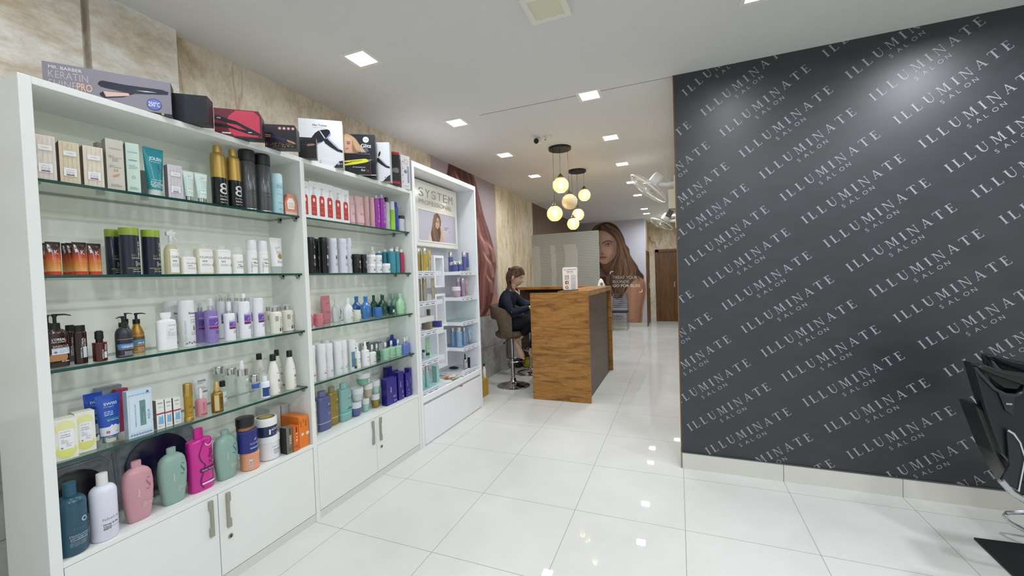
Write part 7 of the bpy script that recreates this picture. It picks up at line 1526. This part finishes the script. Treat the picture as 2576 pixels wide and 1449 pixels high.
def S_navyjar(p):
    p.part('jar_body', [(0, .88), (.03, .92), (.58, .94)], mt('#232F56', .25), main=True, n=32); p.part('lid', [(.58, 1.0), (.96, 1.0), (1, .96)], mt('#E9E9E4', .35), n=32); p.text('ACAI OIL', .18, .30, .14, WT, .50, bold=.15); p.lines(-.02, .44, .20, 2, mt('#8AA0D0', .4), .06, .02); p.rect(-.18, -.10, .12, .4, WT)
    q = MB(); r = p.w * .36; z = p.h + .0005
    q.add([(r * math.cos(2 * PI * i / 28), r * math.sin(2 * PI * i / 28), z) for i in range(28)], [tuple(range(28))], mt('#8E7A40', .5)); q.add([(r * .78 * math.cos(2 * PI * i / 28), r * .78 * math.sin(2 * PI * i / 28), z + .0003) for i in range(28)], [tuple(range(28))], mt('#C9A856', .5)); q.add([(r * 1.15 * math.cos(2 * PI * i / 28), r * 1.15 * math.sin(2 * PI * i / 28), z - .0002) for i in range(28)], [tuple(range(28))], mt('#2D3A63', .5)); q.build('lid_print', p.t, recalc=False)
def S_orange(p): boxes(p, mt('#E87C22', .4), mt('#DE741C', .45)); p.rect(-.1, .2, .66, .86, mt('#C45A14', .4)); p.text('VIT C', .0, .68, .2, mt('#B85410', .4), .16, True); p.dot(.3, .42, .30, mt('#E6D8CC', .4), 16); p.rect(-.42, -.30, .78, .92, mt('#5E7A2C', .4))
def S_taupe(p): boxes(p, mt('#75705F', .45), mt('#26262A', .5)); p.text('700', .12, .34, .34, WT, .34, True); p.rect(.0, .16, .72, .96, BLK); p.lines(-.3, .3, .22, 4, DK, .035, .012)
def S_911(p): boxes(p, mt('#D6651C', .4), mt('#C25A16', .45)); p.text('911', .12, .36, .34, WT, .34, True); p.rect(.0, .18, .74, .96, BLK); p.lines(-.3, .3, .22, 3, mt('#7A300C', .4), .035, .012)
def S_pictbox(p):
    boxes(p, mt('#E6E6E8', .4), mt('#D5D6DA', .45)); r = mt('#B8392E', .35); p.shape([(-.30, .10), (.30, .10), (.32, .13), (.32, .58), (.22, .64), (-.22, .64), (-.32, .58), (-.32, .13)], r); p.rect(-.12, .12, .64, .72, mt('#C9C9CE', .4)); p.rect(-.04, .05, .72, .80, mt('#C4C4CA', .4)); p.shape([(-.08, .80), (.26, .82), (.24, .85), (-.08, .85)], mt('#BFBFC6', .4)); p.rect(-.10, .12, .46, .55, mt('#E8D4D2', .4)); p.rect(-.26, .26, .34, .345, mt('#E0A8A2', .4)); p.lines(-.2, .2, .2, 2, mt('#E0A8A2', .4), .03, .008)
def tubef(body, capc, wide=1.0, capr=.7, caph=.10, tc='#8A6A70', metal=0):
    def f(p): tubeshape(p, mat(body, .35, metal), mt(capc, .35) if not capc.startswith('!') else mat(capc[1:], .2, 1), capr, caph, wide); p.lines(-.12, .25, .72, 1, mt(tc, .4), .02, .014); p.lines(-.2, .3, .42, 3, mt(tc, .4), .03, .01)
    return f
def bot(body, capc, bt=.82, sh=.88, neck=.6, capr=.66, e=2, me=0, tc='#6A6A70', text=None, capz=None, rough=.3, coll=None):
    def f(p):
        p.part('bottle_body', cyl(bt, sh, neck), mat(body, rough, me), e, True); z = sh
        if coll: p.part('collar', [(z, capr * 1.05), (z + .06, capr * 1.05), (z + .065, capr * .8)], SIL); z += .06
        p.part('cap', cap(z, 1, capr), mt(capc, .35) if not capc.startswith('!') else mat(capc[1:], .15, 1.0), n=20)
        c = mt(tc, .4)
        if text: p.text(text, .16, .30, .24, c, .40, True)
        p.lines(-.1, .34, .25, 3, c, .03, .01)
    return f
def S_b9(col, tc, sticker=None):
    def f(p): p.part('bottle_body', cyl(.84, .86, .94), mt(col, .22), main=True); p.part('cap', [(.862, .97), (.985, .96), (1, .92)], mt(col, .3)); p.text('B', .14, .42, .09, mt(tc, .4), .30, bold=.35); p.text('B', .14, .40, .055, mt(tc, .4), .26, bold=.3); p.text('IN STYLE', .2, .33, .030, mt('#C2A24A' if col < '#5' else '#A8A8B4', .4), .42, bold=.2); p.lines(-.04, .40, .28, 3, mt(tc, .4), .03, .010); p.shape([(.1, .70), (.3, .70), (.26, .76), (.14, .76)], mt('#8FA0C4' if col > '#5' else '#9AA0AC', .4))
    return f
def S_blackjartall(p): p.part('jar_body', [(0, .95), (.02, 1), (.80, 1)], mt('#121215', .3), main=True); p.part('lid', [(.805, 1), (.98, 1), (1, .95)], mt('#16161A', .4)); p.text('B', .18, .52, .14, WT, .3, bold=.3); p.text('STYLE', -.2, .30, .12, GY, .5, True); p.rect(.05, .4, .42, .47, mt('#B0843C', .4)); p.lines(.02, .42, .36, 3, WT, .05, .018)
def S_cubejar(p): p.part('jar_body', [(0, .94), (.02, 1), (.66, 1)], mt('#E4E4E8', .3), 3, True); p.part('lid', [(.67, 1.02), (.97, 1.02), (1, .97)], mt('#ECECEE', .35), 3); p.text('B', .10, .26, .20, DK, .22, bold=.3); p.lines(.24, .46, .38, 4, GY, .09, .03)
def S_serum(col, sw, capc='#D9DDE0'):
    def f(p): p.part('bottle_body', cyl(.56, .64, .42, bevel=.02), mat(col, .2, 0, .5, .3), 3, True); p.part('collar', [(.64, .36), (.78, .36), (.785, .26)], SIL); p.part('spray_head', [(.78, .32), (.96, .30), (1, .22)], mt(capc, .25)); p.swoosh(.20, .34, 1.0, mt(sw, .4)); p.lines(-.1, .3, .14, 2, mt(sw, .4), .04, .014)
    return f
def S_illus(p): p.part('bottle_body', [(0, .96), (.01, 1), (.80, 1), (.805, .96), (.97, .96), (1, .92)], mt('#E0E2E0', .3), main=True); p.rect(-.48, .02, .12, .40, mt('#4E7A94', .4)); p.rect(-.48, -.05, .39, .62, mt('#5A86A0', .4)); p.rect(.02, .46, .12, .38, mt('#A8A048', .4)); p.rect(-.2, .3, .05, .14, mt('#2F4256', .4)); p.rect(.05, .46, .70, .74, DK); p.lines(.1, .42, .62, 3, GY, .03, .01)
def S_whitetall(acc):
    def f(p): p.part('bottle_body', [(0, .95), (.01, 1), (.86, 1), (.862, .97), (.985, .97), (1, .92)], mt('#E4E5E8', .25), main=True); p.text('HAIR', .34, .46, .22, DK, .28, True, .1); p.rect(-.1, .44, .16, .20, mt(acc, .4)); p.lines(-.1, .40, .23, 1, mt(acc, .4), .02, .01); p.lines(.1, .42, .08, 1, GY, .02, .008)
    return f
def S_days(pumpy):
    def f(p): p.part('bottle_body', cyl(.62, .66, .5), mt('#E6E7EA', .3), main=True); p.part('cap', [(.66, .5), (.80, .46), (.81, .34), (.97, .36 if pumpy else .28), (1, .3 if pumpy else .2)], mt('#ECEDEE', .25)); p.text('DAYS', .14, .34, .06, GY, .56); p.rect(-.3, .45, .60, .605, GY); p.lines(-.1, .4, .25, 2, GY, .04, .012)
    return f
def S_skbox(p): boxes(p, mt('#CBD0CE', .4), mt('#9AA09E', .5)); p.shape([(-.47, .97), (-.25, .97), (-.46, .35), (-.49, .35)], BLK); p.text('SK', .10, .74, .12, DK, .14, bold=.3)
def litre(col, capc, ring, band=None, me=.15):
    def f(p):
        p.part('bottle_body', [(0, .95), (.01, 1), (.19, 1)] , mat(col, .35, me), 3.2); p.part('ring', [(.19, .99), (.205, .99)], mt(ring, .3), 3.2); p.part('bottle_top', [(.205, 1), (.79, 1), (.83, .96), (.85, .84), (.858, .55)], mat(col, .35, me), 3.2, True); p.part('cap', cap(.858, 1, .52), mt(capc, .3), n=20)
        c = DK if col > '#7' else mt('#3A4068', .4); p.text('SYSTEM', .22, .56, .03, c, .42); p.text('P', .24, .62, .05, WT, .12); p.text('S1', .24, .38, .06, mt('#B9BCD0', .4), .18)
        if band: p.rect(-.5, .5, .22, .26, mt(band, .35)); p.shape([(-.1, .29), (.3, .29), (.4, .33), (.1, .35)], mt('#3A7A78', .35))
    return f
def jarsys(body, deco=None, me=0): return jar(body, '#D6D8DC', .60, 1.0, .97, 1, 'SYSTEM', '#55585E', 2, me, deco)
def S_purp(p): boxes(p, mt('#271A80', .18, spec=.6), mt('#1E1468', .25)); p.text('alfaparf', -.10, .45, .12, WT, .22, True); p.swoosh(.2, .64, .9, mt('#4A3AA6', .3)); p.lines(.1, .42, .30, 3, mt('#B9B4DC', .4), .03, .012); p.lines(.15, .42, .12, 2, mt('#B9B4DC', .4), .03, .012)
def sysb(body, capc='!B9BABC', me=.4, bt=.74, tc='#4A4A52'): return bot(body, capc, bt, bt + .02, .9, .92, 2, me, tc, None)
def systube(body, me=.4, capc='!C9C4B0'):
    def f(p): tubeshape(p, mat(body, .3, me), mat(capc[1:], .2, 1), .5, .22, 1.0); p.lines(-.1, .25, .6, 3, DK, .03, .012)
    return f
def lying(c1, tx=None):
    def f(p): boxes(p, mt(c1, .35), mt(c1, .4)); p.lines(-.1, .1, .5, 1, mt('#C9C2A8', .4), .1, .12)
    return f
def S_dropper(p): p.part('bottle_body', cyl(.56, .64, .4), mat('#B9B9B4', .25, .7), main=True); p.part('collar', [(.64, .46), (.74, .44)], BLK); p.part('dropper_bulb', [(.74, .34), (.90, .36), (.97, .28), (1, .12)], BLK); p.rect(-.2, .3, .1, .4, WT)
def S_navybox(p): boxes(p, mt('#232A44', .4)); p.rect(-.4, .4, .1, .4, WT); p.lines(-.3, .3, .3, 2, DK, .08, .03)
SAGE = '#8CB0A0'
STY = {
 'cartonpink': S_flower('#DCCFC8', '#8E6C60'), 'cartontan': S_flower('#D6C8AC', '#7C5848'), 'cartoncream': S_flower('#DDD3C0', '#A08876'), 'cartonlav': S_flower('#CFC9D2', '#7E6E7A', '#7A5A8A'),
 'smalldark': S_plain('#A09A8C'), 'smallgrey': S_plain('#7E8484'), 'tallbeige': S_tall('#C9C2B4', '#9C948A', 1), 'tallmint': S_tall('#C6DAD0', '#4C5A56', 0), 'teatube': S_teatube, 'minttube': S_minttube, 'gold8': S_gold8, 'spraycan': S_spraycan, 'bluecan': S_bluecan, 'housebox': S_housebox,
 'ktube': S_ktube, 'tin': S_tin, 'trigger': S_trigger, 'oljar': S_oljar, 'olbot4': S_olbot('#E6E0C6'), 'olbot5': S_olbot('#F0EEE4'), 'olround': S_olround, 'olslim': S_olslim, 'oltube': S_oltube,
 'barberbig': S_barberbig, 'barberslim': S_barberslim, 'redpump': S_redpump, 'goldpump': S_hask('#B08238', 1), 'greypump': S_hask('#3C3C42', 0), 'keune': S_keune, 'etienne': S_etienne, 'lilac': S_lilac, 'purpletall': S_ptall('tall'), 'purplespray': S_ptall('spray'), 'purplecap': S_ptall('cap'), 'ivory7': S_ivory7,
 'yellowbox': S_yellowbox, 'bluetube': S_bluetube, 'greybox': S_plain('#9AA4AA'), 'redbox': S_plain('#A82C52'), 'aquabox': S_aquabox, 'carton3': S_carton3, 'goldairless': S_goldairless, 'swisstube': S_swisstube, 'pinkpump': S_pinkpump, 'goldspray': S_goldspray, 'blackcapmini': S_blackcapmini, 'clearbot': S_clear('bot'), 'clearspray': S_clear('spray'), 'clearblue': S_clear('blue'), 'milkblue': S_milkblue, 'blackcapwhite': S_blackcapwhite,
 'darkblue': S_darkblue, 'whitebig': S_whitebig, 'pinkbig': oval('#C6929C', '#A0687E'), 'greenbig': oval('#8CA99E', '#55756C'), 'magenta': S_magenta, 'peachjar': jar('#E09A78', '#DC9C7E', .80, 1.0, .97, 0, deco=d_peach), 'bluejar': jar('#232A78', '#2A3278', .84, .97, .98, 0, deco=d_bluejar), 'blackjar': jar('#2A2220', '#17181B', .42, 1.0, .96, 0, deco=d_black), 'whitetub': jar('#E2E2E8', '#E8E8EC', .74, 1.0, .95, 0, deco=d_white), 'navyjar': S_navyjar, 'greybox2': S_plain('#B9BBBC', '#C6C6C8'), 'orangebig': S_orange, 'taupe700': S_taupe, 'orange911': S_911,
 'pictbox': S_pictbox, 'pinktube': tubef('#DCB2B6', '#DDB4B8'), 'pinkbot': bot('#DBB0B2', '#DDB2B6', .84, .86, .92, .94, tc='#A87880'), 'purplebot': bot('#A23CB0', '#C9B4DC', .84, .90, .4, .44, 3, tc='#E0B8E6', text='yal'), 'whiteblackcap': bot('#C6C8CC', '#17181B', .80, .86, .6, .68, tc='#5A6A9A'), 'limebot': bot('#98CC34', '#DCE0E0', .70, .71, .9, .94, tc='#E6F2D0', text='FRESH'), 'cobalt': bot('#3450A8', '#2A4494', .82, .84, .8, .7, tc='#8AA0DC', text='NO'), 'whitejarblack': jar('#D4D6D8', '#26272B', .80, 1.0, .95, text='b9', tc='#4A4A52'),
 'blackbot': S_b9('#131318', '#D0D2D6'), 'silverbot': S_b9('#D6D8E4', '#2E2E36'), 'blackjartall': S_blackjartall, 'cubejar': S_cubejar, 'whitesmall': bot('#E4E4E6', '#ECECEE', .74, .84, .5, .56), 'tealbot': bot('#3C8C9E', '#E6E8E8', .84, .90, .5, .56, tc='#8AC4D0', text='INVIGO'), 'yellowbot': bot('#E8BC4C', '#ECECEC', .70, .84, .5, .56, tc='#F4E0A8', text='SUN'), 'magbot': bot('#A82C56', '#E4E4E4', .84, .88, .5, .56, tc='#DC88A0', text='BRILL'),
 'pinkoval': oval('#D0808C', '#8A4656', small=True), 'pinkbowl': jar('#CF7C88', '#CF7C88', .55, .85, 1.0, 1, deco=lambda p: p.swoosh(.22, .3, 1.0, DK)), 'pinktall': tubef('#C97E88', '#C67A86', 1.0, .84, .14, '#7E4450'), 'ovalwhite': oval('#DEE4E4', '#3A3C40', small=True), 'ovalblue': oval('#3A74B4', '#1E3A6A', small=True), 'creambowl': jar('#E0DFD0', '#E4E3D6', .55, .88, 1.0, 1, deco=lambda p: p.swoosh(.26, .3, .9, DK)), 'bluebowl': jar('#3A70B4', '#3A70B4', .55, .88, 1.0, 1, deco=lambda p: p.swoosh(.26, .3, .9, DK)), 'ovaldark': oval('#17463C', '#0E2A26', small=True), 'darkbowl': jar('#173A34', '#17403A', .55, .88, 1.0, 1, deco=lambda p: p.rect(-.2, .12, .25, .6, WT)), 'ovalsage': oval('#8DB4A2', '#5F8478', small=True), 'ovalmint': oval('#A8D8AC', '#3F6A50', small=True),
 'whitetall1': S_whitetall('#C98A84'), 'whitetall2': S_whitetall('#9AB0D4'), 'whitetall3': S_whitetall('#7CC0A0'), 'illus': S_illus, 'dayspump': S_days(1), 'days': S_days(0), 'serumwhite': S_serum('#E0E0DE', '#4A4A50'), 'serumdark': S_serum('#17483C', '#0E2A24'), 'serumsage': S_serum('#94C0A4', '#4F7A64'), 'serumblue': S_serum('#5A74BC', '#8FA4DC'), 'cobaltflask': bot('#22388C', '#1E3280', .64, .78, .3, .42, 3, 0, '#5A70C0'), 'skbox': S_skbox, 'darkgreybox': S_plain('#6E7274'),
 'beigelitre': litre('#A8A08C', '#A8A08C', '#C9C2B0'), 'litreblue': litre('#5C628E', '#6A7098', '#C9CCD8'), 'litregold': litre('#94813E', '#94866A', '#D9CDA8', None, .3), 'litreteal': litre('#88B2AE', '#8CB8B4', '#B9E0DC', '#4FB0AC'), 'jarblue': jarsys('#5A6090'), 'jarwhite': jarsys('#C2CAC8'), 'jarmint': jarsys('#9CC4BE'), 'jargold': jarsys('#94813E', None, .3), 'jarbeige': jarsys('#B0A68C'), 'jarmint2': jarsys('#A6C6BC'), 'jargreen': jarsys('#7CA894', lambda p: p.rect(.02, .42, .18, .52, WT)), 'purpbox': S_purp,
 'sysgold': sysb('#A8924A', '!C9C2B4'), 'sysoil': sysb('#C0A23A', '!D0D0CC', .1), 'systubegold': systube('#B8A66A'), 'sysblue': sysb('#5A639A', '!CFCFCF', .2), 'sysjarblue': jar('#4C5590', '!CFCFCF', .66, .96, 1.0, 0, 'S', '#C9CCE0'), 'systubeblue': systube('#565E94', .2), 'sysgreige': sysb('#A8A08C', '!B9AE8C', .35), 'systubegreige': systube('#B4AA96'), 'sysjarmauve': jar('#B49AAE', '#E0DCE4', .62, .98, 1.0, 1), 'sysmauve': sysb('#A890A8', '!D0CCD0', .2), 'systubemauve': systube('#B8A2AE', .2), 'lowgold': lying('#8C8470'), 'lowpurple': lying('#4C488C'), 'standgold': S_plain('#6E6650'), 'sysskyblue': sysb('#86A8CC', '!D0D4D8', .2), 'systubesky': systube('#9CC0D8', .2), 'sysgreenpot': jar('#B9C4C2', '#33343A', .7, .95, 1.0, 0), 'systubegreen': tubef('#A4C8A8', '#2F4A3E', 1.0, .6, .15), 'sysaqua': sysb('#8FC4BE', '!D4D8D8', .1), 'mintbox': S_plain('#9CCCC2', '#8ABAB0'), 'dropper': S_dropper, 'navybox': S_navybox,
}
for st, x, y, z, h, w_, d, sh, cat, lab, grp, rz in PRODUCTS:
    name = {'box': 'carton', 'can': 'spray_can'}.get(cat, cat)
    p = Prod(name, x, y, z + .0004, h, w_, d, lab, cat, grp, cat == 'box')
    p.t.rotation_euler = (0, 0, rz)
    STY[st](p); p.done()

# ------------------------------------------------------------------ appliance cartons on top of the shelving
def topbox(fr, fl, h, dep, m, side, label, art=None, cham=0):
    fr, fl = Vector((*fr, 0)), Vector((*fl, 0)); f = (fr - fl); L_ = f.length; f.normalize(); n_ = Vector((f.y, -f.x, 0)); c = (fr + fl) / 2 - n_ * dep / 2
    t = empty('carton', (c.x, c.y, 2.1095), math.atan2(n_.y, n_.x)); tag(t, label, 'box'); p = Prod.__new__(Prod); p.t, p.h, p.w, p.d, p.box, p.k, p.lb, p.prof = t, h, L_, dep, True, 0, None, None
    mb = MB(); w_, d_ = L_ / 2, dep / 2
    if cham: pr = [(-w_, 0), (w_, 0), (w_, h - cham), (w_ - cham * .5, h), (-w_, h)]; mb.poly([(-d_, y, z) for y, z in pr], m, (dep, 0, 0)); mb.m = [mb.slot(side) if i > 1 else k for i, k in enumerate(mb.m)]
    else: mb.box(-d_, d_, -w_, w_, 0, h, m); mb.m = [k if i == 5 else mb.slot(side) for i, k in enumerate(mb.m)]
    mb.build('carton_body', t, bevel=.0008)
    if art: art(p)
    p.done(); return p
def dryer(p, ox, oz, s):
    """picture of a black hair dryer"""
    k = lambda pts: [(max(-.5, .5 + (a - .5) * s), z) for a, z in pts]; b_ = mt('#1E2026', .3)
    if s == 1: p.shape(k([(-.28, .50), (-.20, .63), (-.13, .711), (-.033, .775), (.148, .806), (.205, .785), (.228, .72), (.224, .676), (.138, .613), (-.014, .508), (-.1, .466), (-.205, .440)]), b_); p.shape(k([(-.11, .50), (.02, .53), (.14, .64), (.226, .745), (.224, .676), (.138, .613), (-.014, .508), (-.1, .466)]), mt('#8C96C4', .3)); p.shape(k([(-.04, .773), (-.015, .776), (.10, .62), (.08, .60)]), mt('#C6C8D4', .3))
    p.shape(k([(.05, .58), (.176, .62), (.31, .505), (.424, .40), (.49, .37), (.49, .325), (.367, .35), (.214, .43), (.09, .51)]), b_); p.shape(k([(.15, .60), (.18, .615), (.315, .495), (.42, .395), (.415, .38), (.30, .47)]), mt('#B9BCC8', .3))
    if s != 1: p.shape(k([(.14, .62), (.20, .66), (.228, .74), (.20, .78), (.15, .70)]), b_)
def art_grey(p):
    w_ = WT; p.text('MR. BARBER', -.335, .84, .085, w_, .24, bold=.15); q = mt('#B9AEB2', .4); p.text('KERATIN', -.315, .60, .20, q, .29); p.text('SHINE', -.36, .36, .20, q, .20); p.text('PRO', -.20, .36, .20, mt('#E2B8A0', .4), .115, bold=.12)
    d = mt('#2E3242', .25); p.shape([(-.10, .62), (-.085, .70), (-.06, .73), (.12, .71), (.42, .74), (.48, .70), (.47, .62), (.30, .55), (.16, .50), (-.04, .54), (-.08, .56)], d); p.shape([(-.09, .36), (-.08, .30), (-.05, .26), (.10, .36), (.16, .46), (.20, .52), (.10, .50), (-.06, .44)], d); p.shape([(-.06, .44), (.14, .49), (.15, .42), (-.04, .30)], mt('#DDB8AC', .35)); p.shape([(.2, .60), (.3, .63), (.38, .63), (.28, .60)], w_)
    p.dot(.35, .28, .064, mt('#4B56A0', .35), 24); p.dot(.35, .28, .056, mt('#6E7AC0', .35), 20); p.text('250°C', .35, .22, .13, WT, .10, bold=.15); p.rect(-.5, .5, .0, .055, mt('#232329', .4)); p.dot(.42, .03, .012, mt('#B9A88C', .4))
def art_red(p):
    p.shape([(-.1, .04), (.40, .04), (.46, .20), (.46, .80), (.34, .97), (-.04, .97), (-.2, .74), (-.24, .5), (-.2, .2)], mt('#D4415A', .35)); b_ = mt('#20222C', .3)
    p.shape([(-.5, .62), (-.46, .76), (-.2, .62), (-.06, .58), (.44, .20), (.49, .10), (.36, .10), (-.02, .44), (-.2, .48)], b_); p.shape([(-.5, .34), (-.16, .30), (.1, .18), (.30, .10), (.44, .14), (.2, .26), (.0, .30), (-.22, .42), (-.5, .46)], b_); p.text('HNK', -.40, .62, .06, WT, .08); p.rect(-.35, -.16, .10, .15, WT); p.rect(.2, .28, .18, .21, WT)
def art_gold(p):
    for k in range(4): p.dot(-.02 + k * .14, .84, .055, mt('#C98A7C', .4)); p.dot(-.02 + k * .14, .84, .03, WT)
    c = mt('#C79A78', .3, .4); p.shape([(-.48, .52), (-.30, .50), (-.30, .55), (-.48, .58)], c); p.shape([(-.48, .44), (-.28, .44), (-.28, .48), (-.48, .49)], c); p.shape([(-.30, .56), (-.05, .46), (.2, .36), (.2, .28), (-.1, .36), (-.32, .42)], mt('#3A3456', .3)); p.shape([(.2, .36), (.42, .26), (.48, .18), (.40, .18), (.2, .28)], c)
    rr = random.Random(1)
    for k in range(90): p.k = 1; p.dot(rr.uniform(-.46, .4), abs(rr.gauss(0, .12)) + .03, rr.uniform(.005, .013), mt(rr.choice(['#D9A34A', '#A8743A', '#F0CC7A']), .4), 5)
def art_geo(p):
    g_ = mt('#6A605C', .4)
    for a in range(5):
        for b_ in range(4):
            x, z = -.45 + a * .2, .02 + b_ * .12 - (.0 if a % 2 else .0); 
            for s_ in (1, -1): p.k = 1; p.shape([(x, z), (x + .012, z), (x + .10 * s_ + .012, z + .12), (x + .10 * s_, z + .12)], g_)
    p.rect(-.5, .5, .44, .86, mt('#17181C', .4)); p.shape([(-.35, .62), (.0, .60), (.0, .66), (-.35, .65)], mt('#3A3434', .4)); p.shape([(.0, .58), (.34, .62), (.46, .68), (.3, .72), (.0, .68)], mt('#B9907C', .35)); p.text('HNK', .05, .48, .03, GY, .12)
def art_tall(p):
    p.text('Alan Truman', -.02, .86, .045, DK, .34, bold=.1); p.text('PURE LUXURY', -.02, .82, .012, GY, .3); dryer(p, 0, 0, 1); p.shape([(.49, .0), (.49, .16), (.40, .14), (.26, .0)], DK); p.dot(.38, .09, .032, WT); p.dot(.38, .09, .018, DK); p.dot(.385, .095, .010, WT); p.rect(.43, .47, .08, .09, WT); p.text('AL', -.03, .12, .028, GY, .05); p.rect(-.06, -.01, .085, .095, GY)
def art_tall2(p): dryer(p, 0, 0, 2.5); p.shape([(.49, .0), (.49, .17), (.30, .13), (-.1, .0)], DK); p.dot(.1, .10, .075, WT); p.dot(.1, .10, .04, DK)
def art_glitz(p):
    C_ = Canvas(-.5, .24, .56, 1.0, 40, 50, '#22242B'); K = lambda P: crv(P, 4)
    C_.poly(K([(-.5, .56), (-.5, .98), (-.30, .98), (-.12, .86), (.10, .66), (.16, .60), (.0, .60), (-.1, .58), (-.2, .56)]), '#C8A888', .02); C_.poly(K([(-.5, .60), (-.5, .90), (-.38, .90), (-.26, .80), (-.22, .70), (-.30, .60), (-.42, .57)]), '#D8A890', .02)
    C_.poly(K([(-.24, .86), (-.20, .76), (-.14, .66), (-.04, .60), (-.2, .57), (-.26, .66)]), '#8A6248', .03, .8); C_.stroke([(-.40, .78), (-.33, .785)], .008, '#3A2A24'); C_.stroke([(-.46, .665), (-.38, .67)], .008, '#A84A4A'); C_.stroke([(-.42, .82), (-.32, .825)], .006, '#5A4030')
    for k in range(24): t_ = k / 24; C_.stroke(K([(-.45 + .1 * t_, .97), (-.25 + .1 * t_, .90), (-.10 + .1 * t_, .74), (.02 + .14 * t_, .61)]), .006, random.choice(['#E0C8A8', '#A88462', '#C6A684']), .5)
    dx = p.d / 2 + .0003; C_.mesh('cover_picture', lambda u, v: (dx, u * p.w, v * p.h), p.t, .35)
    p.dot(.20, .88, .10, WT, 22); p.text('HNK', .20, .866, .030, DK, .12, bold=.15); p.text('Glitz', .20, .70, .085, WT, .34, bold=.12); p.text('HAIR DRYER', .14, .655, .02, WT, .22); p.text('Professional', .15, .62, .02, WT, .24); p.text('hair dryer', .13, .585, .02, WT, .2); p.rect(-.5, .5, .06, .075, WT)
def art_yel(p):
    y_ = mt('#D2CC3A', .3); p.shape([(-.5, .62), (.30, .76), (.40, .72), (.42, .62), (.28, .56), (-.1, .46), (-.5, .38), (-.5, .46), (-.2, .56), (-.5, .55)], y_); p.shape([(.40, .72), (.60, .74), (.47, .66), (.44, .60)], GY); p.shape([(-.3, .60), (.2, .68), (.15, .65), (-.3, .57)], DK); p.text('CP TECHNOLOGY', .05, .30, .05, WT, .5); p.text('dua', .20, .14, .12, WT, .16); p.text('Ly', .38, .12, .14, mt('#B8344A', .4), .1)
topbox((-.165, -.64), (-.383, -.941), .142, .075, mt('#8C8792', .3), mt('#1F2026', .4), 'long grey carton with a flat iron picture on top of the first shelving unit', art_grey)
topbox((-.109, -.531), (-.205, -.614), .118, .070, mt('#24262D', .35), mt('#1A1720', .4), 'plain black carton between the grey and the red appliance cartons')
topbox((-.093, -.29), (-.239, -.422), .132, .065, mt('#6E2436', .35), mt('#1B1A20', .4), 'red and black carton with a hair straightener picture on top of the shelving', art_red, .022)
topbox((-.072, -.109), (-.195, -.198), .121, .065, mt('#1D1B2A', .35), mt('#17171C', .4), 'black carton with four round icons and gold sparkle print', art_gold, .016)
topbox((-.130, .074), (-.203, .014), .119, .045, mt('#26272C', .35), mt('#5E574A', .5), 'small black carton with triangle pattern in front of the tall white carton', art_geo)
topbox((-.149, .30), (-.338, .139), .293, .085, mt('#E4E5EA', .3), mt('#C9C4B4', .5), 'tall white carton with a black hair dryer picture', art_tall)
topbox((-.146, .60), (-.318, .492), .300, .055, mt('#22242B', .3), mt('#1A1B20', .4), 'tall black carton with a blonde woman picture', art_glitz)
topbox((-.105, .497), (-.233, .398), .133, .030, mt('#17181C', .25), mt('#2A2520', .4), 'small black carton with a yellow flat iron picture in front of the tall black one', art_yel)
topbox((-.122, .723), (-.202, .680), .280, .075, mt('#E2E3E8', .3), mt('#B9B4A8', .5), 'second tall white carton, right of the black one, showing half a hair dryer', art_tall2)
def art_bred(p): r = mt('#A82C3C', .35); p.rect(-.5, .5, .92, 1.0, r); p.rect(-.5, .5, .06, .13, r); p.shape([(-.3, .50), (.2, .54), (.4, .50), (.4, .40), (.2, .38), (-.3, .40)], GY)
def art_wp(p): p.dot(.1, .82, .22, mt('#D08A8A', .4)); p.dot(.1, .82, .17, mt('#DADBE0', .4)); p.dot(.0, .52, .16, GY); p.rect(.2, .4, .2, .7, mt('#8A98B8', .4)); [p.dot(-.3, .2 + k * .2, .04, DK) for k in range(4)]; p.lines(-.2, .3, .08, 1, GY, .02, .012)
topbox((-.158, .881), (-.194, .817), .253, .075, mt('#1C1D22', .35), mt('#4A1A24', .4), 'black carton with red bands standing near the right end of the shelving top', art_bred)
topbox((-.175, 1.035), (-.192, .943), .262, .060, mt('#DADBE0', .35), mt('#B08E8C', .5), 'white carton with pink side at the right end of the shelving top', art_wp)

# ------------------------------------------------------------------ hair pieces in clear trays on the bottom shelf
def tray(y0, y1, h, col, label):
    t = empty('packaged_hair_piece', (-.405, (y0 + y1) / 2, .4585)); tag(t, label, 'hair piece package'); w_ = (y1 - y0) / 2; M = Matrix.Rotation(-.10, 4, 'Y')
    mb = MB(); cl = clear('#E4E6EA', .62, .08, 'clear_tray', '#AEB2B8'); mb.box(-.006, .0, -w_, w_, 0.004, h, cl, M)
    for k, s_ in ((0, 1), (1, .93)):
        ring = [M @ Vector((.004 + k * .012, w_ * s_ * .98 * max(-1, min(1, 1.25 * math.cos(a))), h * .5 + h * .48 * s_ * max(-1, min(1, 1.25 * math.sin(a))))) for a in [2 * PI * i / 40 for i in range(40)]]; mb.tube(ring, .0035, cl, 6, True)
    mb.build('tray', t)
    MB().lathe([(-.0, w_ * .80, w_ * .80), (.008, w_ * .80, w_ * .8), (.014, w_ * .6, w_ * .6), (.017, w_ * .2, w_ * .2)], mat(col, .2, 0, .6), M=M @ Matrix.Translation((.004, 0, h * .52)) @ Matrix.Rotation(PI / 2, 4, 'Y') @ Matrix.Diagonal((min(1, h * .5 / w_ * 1.05), 1, 1, 1)), n=40).build('hair_pad', t)
tray(-1.030, -.800, .262, '#0F0E16', 'clear plastic tray with a round black hair piece behind the dark teal bottle')
tray(-.790, -.480, .285, '#17143A', 'clear plastic tray with a large round dark blue hair piece behind the pink bottle')
